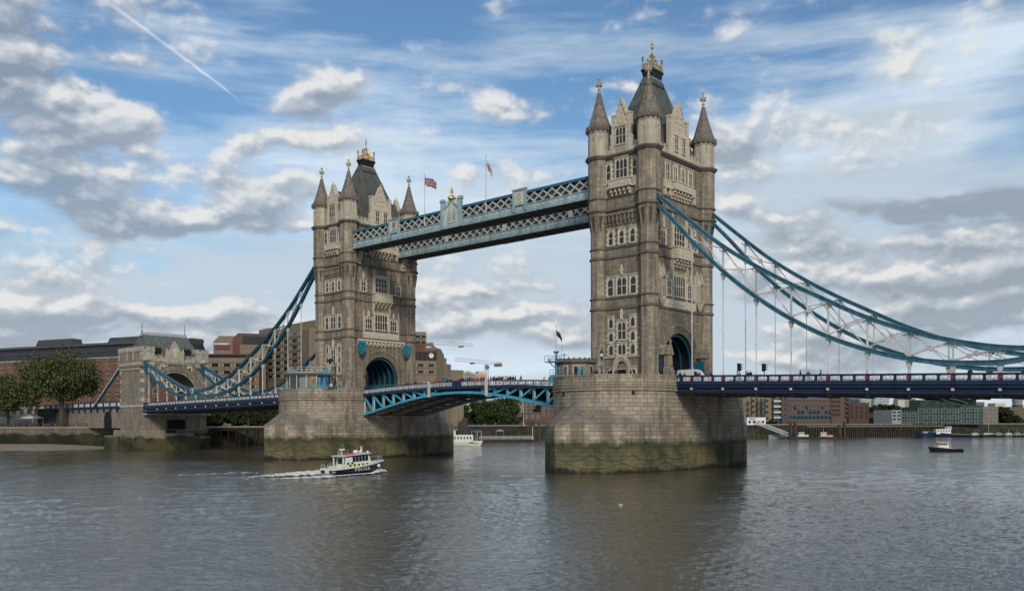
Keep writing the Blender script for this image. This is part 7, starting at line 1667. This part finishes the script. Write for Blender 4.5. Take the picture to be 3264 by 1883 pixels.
def foam(name, pts, label):   # pts: (x, y, half width, height, density) in boat coordinates
    b = MB(); rows = []; us = []
    for (x, y, w, h, dn) in pts:
        row = []; ur = []
        for k in range(9):
            f = (k-4)/4; row.append((x, y+f*w, .06+h*(1-f*f)*(.75+.25*math.sin(x*3+k*2)))); ur.append(dn*(1-.8*f*f))
        rows.append(row); us.append(ur)
    for a, c, ua, uc in zip(rows, rows[1:], us, us[1:]):
        for k in range(8): b.face([a[k], a[k+1], c[k+1], c[k]], [(ua[k], 0), (ua[k+1], 0), (uc[k+1], 0), (uc[k], 0)])
    o = b.build(name, fm, None, smooth=True); o.scale = (.785, .785, .785); o.location = (p.x, p.y, WL); o.rotation_euler = (0, 0, P_.rotation_euler.z); tag(o, label, 'wake', kind='stuff'); return o
FO = [(-1+.6*k, -2.3-.25*math.sin(k*.4)-max(0, (16-k)*.02), .4+.7*math.exp(-((k-24)/5.0)**2), .22+.75*math.exp(-((k-23.5)/4.5)**2), .95) for k in range(28)]
FO = [(x, y if x < 9.5 else y+ (x-9.5)*.42, w, h, d) for x, y, w, h, d in FO]
foam('bow_wave', FO, 'white bow wave curling along the near side of the police launch')
foam('bow_wave', [(x, -y, w, h, d) for x, y, w, h, d in FO], 'white bow wave on the hidden far side of the police launch')
def wpt(px, F_): q = at(px, 1348, F_); v = Vector((q.x-p.x, q.y-p.y, 0)); v.rotate(Matrix.Rotation(-P_.rotation_euler.z, 3, 'Z')); return v
def wake_line(pts, label, hts, dens, w0, w1):
    P0 = [wpt(a, (8.6-WL)*FPX/(y-HY)) for a, y in pts]; out = []
    n = len(P0); m = 48; b = MB(); rows = []; us = []
    for i in range(m+1):
        s = i/m*(n-1); k = min(n-2, int(s)); f = s-k; c = P0[k].lerp(P0[k+1], f); d = (P0[k+1]-P0[k]).normalized(); nn = Vector((-d.y, d.x, 0)); w = w0+(w1-w0)*i/m; g = i/m
        row = []; ur = []
        for j in range(9): q = (j-4)/4; c2_ = c+nn*q*w; row.append((c2_.x, c2_.y, .05+hts*(1-g)*(1-q*q)*(.7+.5*math.sin(i*1.3+j)))); ur.append((dens-(dens-.36)*g**.9)*(1-.6*q*q))
        rows.append(row); us.append(ur)
    for a, c, ua, uc in zip(rows, rows[1:], us, us[1:]):
        for k in range(8): b.face([a[k], a[k+1], c[k+1], c[k]], [(ua[k], 0), (ua[k+1], 0), (uc[k+1], 0), (uc[k], 0)])
    o = b.build('wake', fm, None, smooth=True); o.location = (p.x, p.y, WL); o.rotation_euler = (0, 0, P_.rotation_euler.z); tag(o, label, 'wake', kind='stuff')
wake_line([(1030, 1511), (960, 1513), (880, 1517), (800, 1521), (700, 1528)], 'churned white wake trailing left from the stern of the police launch', .75, .95, 2.6, 1.8)
wake_line([(1060, 1520), (980, 1523), (900, 1525), (820, 1524), (700, 1530)], 'thin white wash line nearest the camera beside the wake', .35, .85, 1.3, 1.1)
wake_line([(820, 1508), (700, 1509), (560, 1514), (420, 1521), (280, 1530)], 'long faint foam trail left behind at the far left', .3, .50, 2.2, 1.8)
# orange-roofed workboat
def simple_boat(name, label, cat, px, wl, L, hd, B_, z0, z1, hm, dm=None, group=None):
    F_ = (8.6-WL)*FPX/(wl-HY); q = at(px, 1348, F_); T = thing(name, label, cat, (q.x, q.y, WL), heading(*hd), group); rows = hull(L, B_, z0, z1, 2.2, .4, .85, .5, .85); hull_obj(T, rows, hm, dm or bw, dm or hm, .16); return T
org = mat('orange_roof', (.60, .24, .07), .6)
T = simple_boat('workboat', 'small black hulled workboat with orange cabin roof, alone on the right water', 'boat', 3068, 1442, 9.6, (-.98, .2), 3.2, .95, 1.75, black, mat('boat_grey', (.3, .3, .3))); T.scale = (.86, .86, .86)
b = MB(); b.hexa([(4.2, -1.1, .9), (7.4, -1.0, 1.0), (7.4, 1.0, 1.0), (4.2, 1.1, .9)], [(4.5, -1.0, 2.9), (7.1, -.9, 2.9), (7.1, .9, 2.9), (4.5, 1.0, 2.9)]); c_ = b.build('cabin', bw, T)
for s in (-1, 1):
    for k in range(4): b = MB(); b.box(4.75+.6*k, 5.2+.6*k, *sorted((s*.97, s*1.06)), 2.0, 2.7); b.build('window', glass, c_)
b = MB(); b.box(7.02, 7.28, -.8, .8, 2.0, 2.7); b.build('windscreen', glass, c_)
b = MB(); b.hexa([(4.0, -1.25, 2.9), (7.7, -1.15, 3.0), (7.7, 1.15, 3.0), (4.0, 1.25, 2.9)], [(4.1, -1.15, 3.12), (7.5, -1.05, 3.2), (7.5, 1.05, 3.2), (4.1, 1.15, 3.12)]); b.build('roof', org, T)
b = MB(); b.tube([(6.7, 0, 3.1), (6.7, 0, 4.1)], .06, 5); b.bar((6.7, -.4, 3.8), (6.7, .4, 3.8), .08, .08); b.build('mast', black, T)
for k in range(6): b = MB(); b.ball((.5+.62*k, 1.5, .75), .32, 8); b.build('tyre_fender', black, T)
for k in range(6): b = MB(); b.ball((.5+.62*k, -1.5, .75), .32, 8); b.build('tyre_fender', black, T)
# blue tug, dark barge, white passenger ship and moored craft
bt = mat('tug_blue', (.010, .018, .055), .4)
T = simple_boat('tug', 'moored blue hulled tug with white wheelhouse under the right deck', 'boat', 3085, 1395, 19.5, (-.99, .1), 5.5, 1.4, 3.0, bt, mat('boat_grey', (.3, .3, .3)))
b = MB(); b.box(9.5, 17.0, -2.0, 2.0, 1.6, 4.2); b.box(9.0, 11.5, -1.7, 1.7, 4.2, 5.6); c_ = b.build('superstructure', bw, T)
for k in range(5): b = MB(); b.box(10+1.4*k, 10.8+1.4*k, 2.0, 2.06, 3.0, 3.7); b.build('window', glass, c_)
for k in range(3): b = MB(); b.box(9.2+.8*k, 9.8+.8*k, 1.7, 1.76, 4.6, 5.3); b.build('window', glass, c_)
b = MB(); b.tube([(11, 0, 5.6), (11, 0, 9.2)], .12, 6); b.tube([(15.8, 0, 4.2), (15.8, 0, 6.0)], .1, 6); b.build('mast', black, T)
T = simple_boat('barge', 'dark blue open barge moored left of the blue tug', 'boat', 2968, 1396, 8.0, (-.99, .1), 4, 2.0, 2.6, bt, black); b = MB(); b.box(2, 4.5, -1.3, 1.3, 2.2, 3.1); b.build('deckhouse', mat('boat_grey', (.3, .3, .3)), T)
T = simple_boat('passenger_ship', 'white passenger boat moored just right of the left pier', 'boat', 1398, 1420, 14.8, (.999, .02), 4.4, 1.5, 1.8, bw, bw)
b = MB(); b.box(.5, 12.2, -1.9, 1.9, 1.5, 3.9); b.box(.5, 6.0, -1.6, 1.6, 3.9, 5.4); c_ = b.build('superstructure', bw, T)
for k in range(7): b = MB(); b.box(4.5+1.1*k, 4.95+1.1*k, -1.96, -1.9, 2.4, 3.3); b.build('window', glass, c_)
b = MB(); b.bar((0, -2.22, 1.1), (14.0, -1.6, 1.1), .1, .14); b.build('rubbing_strake', black, T)
b = MB()
for k in range(7): b.bar((.6+1.0*k, -1.5, 5.4), (.6+1.0*k, -1.5, 6.6), .08, .08)
b.bar((.6, -1.5, 6.6), (6.6, -1.5, 5.9), .1, .1); b.bar((.6, -1.5, 6.0), (6.6, -1.5, 5.6), .08, .08); b.build('upper_rail', white, T)
T = thing('awning', 'small blue canopy on white posts between the white boat and the floating pontoon', 'awning', tuple(Vector((*at(1518, 1348, 356).xy, 0)))); b = MB(); b.box(-1.9, 1.9, -1.4, 1.4, 5.0, 5.7); b.build('canopy', mat('canopy_blue', (.07, .16, .36), .7), T)
for q in ((-1.6, -1.2), (1.6, -1.2), (-1.6, 1.2), (1.6, 1.2)): b = MB(); b.bar((*q, .6), (*q, 5.0), .15, .15); b.build('post', white, T)
def pontoon(label, px0, px1, F_, h=1.0, col=None, rail=True):
    A = at(px0, 1348, F_); B_ = at(px1, 1348, F_); A.z = B_.z = WL; d = (B_-A); L = d.length; d.normalize(); T = thing('pontoon', label, 'pontoon', tuple(A), math.atan2(d.y, d.x)); b = MB(); b.box(0, L, -1.6, 1.6, -.4, h); b.build('float', col or mat('pontoon_dark', (.035, .03, .025), .9, var=.3), T)
    if rail:
        b = MB(); n = int(L/.7)
        for k in range(n+1): b.bar((L*k/n, -1.5, h), (L*k/n, -1.5, h+1.4), .12, .1)
        for q in (.5, .95, 1.4): b.bar((0, -1.5, h+q), (L, -1.5, h+q), .12, .12)
        b.build('rail', cream, T)
    return T
T = pontoon('long floating pontoon with cream railing between the piers', 1528, 1700, 368, 1.15); c = 8.2; b = MB(); b.lathe([(2.6, 4.6), (2.4, 4.8), (1.2, 5.3), (.2, 5.4)], (8.6, 0), 4, R(45)); b.build('shelter_roof', lead, T); b = MB(); [b.bar((8.6+q, w, 1.1), (8.6+q, w, 4.6), .15, .15) for q in (-1.6, 1.6) for w in (-1.2, 1.2)]; b.build('shelter_posts', bluep, T); b = MB(); b.tube([(22.2, -1.4, 1.1), (22.2, -1.4, 6.3)], .13, 6); b.build('end_post', white, T)
wood = mat('pile_timber', (.075, .058, .042), .95, var=.35, vscale=1.5)
for i, (px, F_, zt, r_, lab) in enumerate([(1464, 372, 9.0, .45, 'leftmost dark mooring pile behind the white boat'), (1471, 372, 9.4, .45, 'second dark mooring pile behind the white boat'), (1479, 372, 10.8, .7, 'thickest and tallest dark mooring pile behind the white boat'), (1488, 374, 10.4, .5, 'rightmost dark mooring pile behind the white boat'), (1684, 380, 9.8, .4, 'first of four tall piles at the pontoon end'), (1692, 378, 9.0, .4, 'second of four tall piles at the pontoon end'), (1700, 376, 9.4, .45, 'third of four tall piles at the pontoon end'), (1719, 370, 8.8, .45, 'last of four tall piles at the pontoon end, nearest the right pier')]):
    q = at(px, 1348, F_); b = MB(); b.lathe([(r_, -2), (r_, zt), (r_*.7, zt+.3)], n=8); o = b.build('mooring_pile', wood, None, loc=(q.x, q.y, 0)); tag(o, lab, 'pile', 'mooring piles between the piers')
f4 = flagpole(*at(1668, 1348, 428).xy, GZ, 20.6, 'white yard mast with a limp red and white flag, beyond the bascules', .13); b = MB(); b.bar((-1.4, 0, 15.6), (1.4, 0, 15.6), .12, .12); b.bar((0, 0, 14.0), (-2.6, -1.0, 18.6), .1, .1); b.build('yard', white, f4); flag_cloth(f4, 0, 18.4, 1.6, 1.0, 1.0, cross_pat, (-.8, -.3))
# wharf piles under the left span, in a darker timber colour
for i in range(9):
    q = at(668+20*i+5*math.sin(i*2.1), 1348, 318-i*.4+1.5*math.sin(i*3.3)); b = MB(); b.lathe([(.3, -2), (.3, 6.6)], n=7); o = b.build('wharf_pile', mat('dark_timber', (.018, .015, .012), .9, var=.4, vscale=1.5), None, loc=(q.x, q.y, 0)); tag(o, '%s timber pile from the left in the dark wharf under the left span' % ORD[i], 'pile', 'timber piles under the left span')
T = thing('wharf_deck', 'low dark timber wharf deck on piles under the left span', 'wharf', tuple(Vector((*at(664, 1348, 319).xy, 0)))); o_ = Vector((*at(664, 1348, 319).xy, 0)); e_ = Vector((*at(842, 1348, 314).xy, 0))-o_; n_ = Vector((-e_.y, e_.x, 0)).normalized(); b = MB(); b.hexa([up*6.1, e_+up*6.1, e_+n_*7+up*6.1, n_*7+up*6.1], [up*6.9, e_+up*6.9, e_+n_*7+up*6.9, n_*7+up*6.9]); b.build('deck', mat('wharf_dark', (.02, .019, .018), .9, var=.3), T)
# timber jetty along the far right bank
T = thing('timber_jetty', 'long dark timber jetty on close set piles along the far right bank', 'jetty', tuple(Vector((*at(2560, 1348, 484).xy, 0)))); o_ = Vector((*at(2560, 1348, 484).xy, 0)); e_ = Vector((*at(2992, 1348, 517).xy, 0))-o_; Lj = e_.length; d_ = e_.normalized(); n_ = Vector((-d_.y, d_.x, 0))
b = MB(); b.hexa([up*6.0-n_*3.5, e_+up*6.0-n_*3.5, e_+up*6.0, up*6.0], [up*6.8-n_*3.5, e_+up*6.8-n_*3.5, e_+up*6.8, up*6.8]); b.build('deck', mat('jetty_edge', (.13, .115, .09), .9, var=.3), T)
pile = None
for k in range(64):
    q = d_*Lj*k/63-n_*3.3
    if pile is None: b = MB(); b.lathe([(.27, -2), (.22, 6.2)], n=6); b.bar((0, 0, 3.2), (.9, .35, 6.2), .18, .18); pile = x_ = b.build('pile', wood, T)
    else: x_ = copy_part(pile, T)
    x_.location = q; x_.rotation_euler = (0, 0, rp.uniform(0, 6))
b = MB(); b.hexa([-up*2-n_*2.4, e_-up*2-n_*2.4, e_-up*2-n_*2.2, -up*2-n_*2.2], [up*5.9-n_*2.4, e_+up*5.9-n_*2.4, e_+up*5.9-n_*2.2, up*5.9-n_*2.2]); b.build('shuttering', mat('shutter_dark', (.018, .016, .013), .95, var=.5, vscale=.8), T)
# pier house, gangway and pontoon
T = thing('pier_house', 'white waiting room on piles right of the right pier', 'pier building', tuple(Vector((*at(2381, 1348, 440).xy, 0))), math.atan2(rt.y, rt.x)); b = MB(); b.box(0, 9.4, 0, 5, 7.6, 11.2); w_ = b.build('wall', bw, T); b = MB(); b.box(-.2, 9.7, -.3, 5.2, 7.3, 7.6); b.build('floor', cream, T)
for k in range(4): b = MB(); b.box(.7+2.2*k, 2.0+2.2*k, -.06, 0, 8.3, 9.5); b.build('window', glass, w_)
b = MB(); b.box(1.0, 4.4, -.1, -.02, 10.0, 10.9); b.build('sign_board', mat('sign_pale', (.42, .36, .36), .7), T); b = MB(); b.box(1.3, 4.1, -.14, -.1, 10.3, 10.6); b.build('sign_strip', mat('sign_red', (.3, .08, .08), .7), T)
for k in range(6): b = MB(); b.lathe([(.22, -2), (.22, 7.3)], (.8+1.6*k, 1.0+(k % 2)*2.5), 7); b.build('pile', wood, T)
T = thing('gangway', 'white lattice gangway sloping down from the waiting room to the pontoon', 'gangway', tuple(Vector((*at(2410, 1348, 438).xy, 0)))); o_ = Vector((*at(2410, 1348, 438).xy, 0)); a_ = Vector((0, 0, 7.9)); c_ = at(2520, 1348, 430)-o_; c_.z = 1.5; b = MB(); s_ = (c_-a_).cross(up).normalized()
for w_ in (-1, 1):
    for h_ in (0, 1.7): b.bar(a_+s_*w_+up*h_, c_+s_*w_+up*h_, .2, .2)
    for k in range(12): q0, q1 = a_.lerp(c_, k/12), a_.lerp(c_, (k+1)/12); b.bar(q0+s_*w_, q1+s_*w_+up*1.7, .12, .12); b.bar(q0+s_*w_+up*1.7, q1+s_*w_, .12, .12); b.bar(q0+s_*w_, q0+s_*w_+up*1.7, .1, .1)
b.build('truss', white, T); b = MB(); b.hexa([a_-s_, a_+s_, c_+s_, c_-s_], [a_-s_+up*.12, a_+s_+up*.12, c_+s_+up*.12, c_-s_+up*.12]); b.build('walk_deck', lead, T)
pontoon('dark low pontoon with two white launches under the right deck', 2512, 2706, 428, 1.0, None, False)
T = thing('screen_fence', 'pale green screen along the water behind the gangway', 'fence', tuple(Vector((*at(2450, 1348, 436).xy, 0)))); o_ = Vector((*at(2450, 1348, 436).xy, 0)); e_ = at(2515, 1348, 434)-o_; e_.z = 0; n_ = Vector((-e_.y, e_.x, 0)).normalized(); b = MB(); b.hexa([up*.3, e_+up*.3, e_+n_*.1+up*.3, n_*.1+up*.3], [up*2.6, e_+up*2.6, e_+n_*.1+up*2.6, n_*.1+up*2.6]); b.build('panel', mat('screen_green', (.22, .26, .24), .8, var=.3), T)
for i, (px, zt, lab) in enumerate(((2520, 9.2, 'left rusty guide pile of the dark pontoon'), (2534, 9.0, 'second rusty guide pile of the dark pontoon'), (2676, 7.6, 'third rusty guide pile of the dark pontoon'), (2692, 8.8, 'rightmost rusty guide pile of the dark pontoon'))):
    q = at(px, 1348, 428.5); b = MB(); b.lathe([(.75, -2), (.75, zt)], n=10); o = b.build('guide_pile', mat('rusty_pile', (.06, .04, .032), .9, var=.4), None, loc=(q.x, q.y, 0)); tag(o, lab, 'pile', 'rusty guide piles')
for i, (px, L, lab, rc) in enumerate(((2541, 5.5, 'small white launch moored left on the dark pontoon', False), (2612, 6.6, 'small white launch with red bow moored right on the dark pontoon', True))):
    F_ = 433; q = at(px, 1348, F_); T = thing('launch', lab, 'boat', (q.x, q.y, .75+WL), heading(.999, .02), 'launches on the pontoon'); hull_obj(T, hull(L, 2.2, .8, 1.2), bw, bw, red if rc else bw, .2); b = MB(); b.box(.6, 3.3, -.8, .8, .7, 2.4); c_ = b.build('cabin', bw, T)
    for k in range(3): b = MB(); b.box(.8+.85*k, 1.4+.85*k, -.86, -.8, 1.5, 2.1); b.build('window', glass, c_)
    if rc: b = MB(); b.box(3.6, 5.6, -.85, .85, .8, 1.5); b.build('foredeck', red, T); b = MB(); b.tube([(2, 0, 2.4), (2.1, 0, 4.4)], .05, 5); b.build('mast', white, T)
T = simple_boat('sailing_barge', 'old sailing boat with bare pale mast and rigging near the right edge', 'boat', 3128, 1395, 9.5, (.98, .1), 3.2, 1.2, 1.8, black, mat('boat_grey', (.3, .3, .3)))
b = MB(); b.tube([(4.2, 0, 1), (4.2, 0, 11.5)], [.16, .08], 6); b.build('mast', mat('spar', (.42, .36, .26), .7), T); b = MB(); [b.bar((4.2, 0, 11), (x_, y_, 1.4), .05, .05) for x_, y_ in ((0, 0), (9.3, 0), (3.2, 1.5), (3.2, -1.5), (5.4, 1.4), (5.4, -1.4))]; b.build('rigging', mat('rope', (.2, .18, .15), .9), T); b = MB(); b.hexa([(1, -.9, 1.2), (6.5, -.8, 1.3), (6.5, .8, 1.3), (1, .9, 1.2)], [(1.3, -.6, 2.3), (6, -.5, 2.1), (6, .5, 2.1), (1.3, .6, 2.3)]); b.build('cabin', mat('boat_grey', (.3, .3, .3)), T)
for i, (px, L, hm, lab) in enumerate([(3092, 7, black, 'first dark moored boat right of the blue tug, with small white mast'), (3168, 8, black, 'dark boat moored just right of the sailing boat'), (3200, 8, mat('boat_brown', (.10, .07, .05)), 'brown boat in the middle of the right moored row'), (3228, 9, black, 'dark boat with pale wheelhouse in the right moored row'), (3258, 8, bt, 'last moored boat, cut by the right picture edge')]):
    T = simple_boat('moored_boat', lab, 'boat', px, 1395, L, (.97, .25), 2.8, 1.0, 1.5, hm, mat('boat_grey', (.3, .3, .3)), 'small boats moored at the far right'); b = MB(); b.hexa([(1.5, -.9, .9), (4.5, -.9, .95), (4.5, .9, .95), (1.5, .9, .9)], [(1.8, -.8, 2.1+.2*(i % 2)), (4.1, -.8, 2.1), (4.1, .8, 2.1), (1.8, .8, 2.1+.2*(i % 2))]); c_ = b.build('cabin', (bw, mat('boat_grey', (.3, .3, .3)))[i % 2], T)
    b = MB(); b.box(2.1, 3.8, -.93, -.8, 1.4, 1.8); b.build('window', glass, c_); b = MB(); b.tube([(3, 0, 2), (3, 0, 4.2)], .05, 5); b.build('mast', white, T)
# gulls
def gull(label, x, y, z, fly):
    T = thing('gull', label, 'bird', (x, y, z), 1.0); T.scale = (.75, .75, .75); b = MB(); b.lathe([(.01, -.22), (.07, -.12), (.09, 0), (.07, .12), (.045, .2), (.05, .25), (.01, .32)], n=8); b.V = [(v[2], v[0], v[1]+.06) for v in b.V]; b.build('body', bw, T)
    for s in (-1, 1):
        b = MB()
        if fly: b.hexa([(.08, s*.05, .08), (-.08, s*.05, .08), (-.06, s*.35, .22), (.08, s*.35, .22)], [(.08, s*.05, .1), (-.08, s*.05, .1), (-.06, s*.35, .24), (.08, s*.35, .24)]); b.hexa([(.08, s*.35, .22), (-.06, s*.35, .22), (-.1, s*.68, .16), (-.04, s*.68, .16)], [(.08, s*.35, .24), (-.06, s*.35, .24), (-.1, s*.68, .17), (-.04, s*.68, .17)])
        else: b.hexa([(.12, s*.07, .05), (-.28, s*.03, .1), (-.25, s*.05, .13), (.1, s*.1, .1)], [(.12, s*.05, .12), (-.28, s*.02, .13), (-.25, s*.03, .15), (.1, s*.06, .14)])
        b.build('wing', mat('gull_grey', (.4, .42, .44), .7), T)
gull('white gull floating on the brown reflection in front of the right pier', 80.0, -66.9, WL, False)
q = at(643, 1421, 300); gull('white gull flying low over the water below the left span', q.x, q.y, q.z, True)
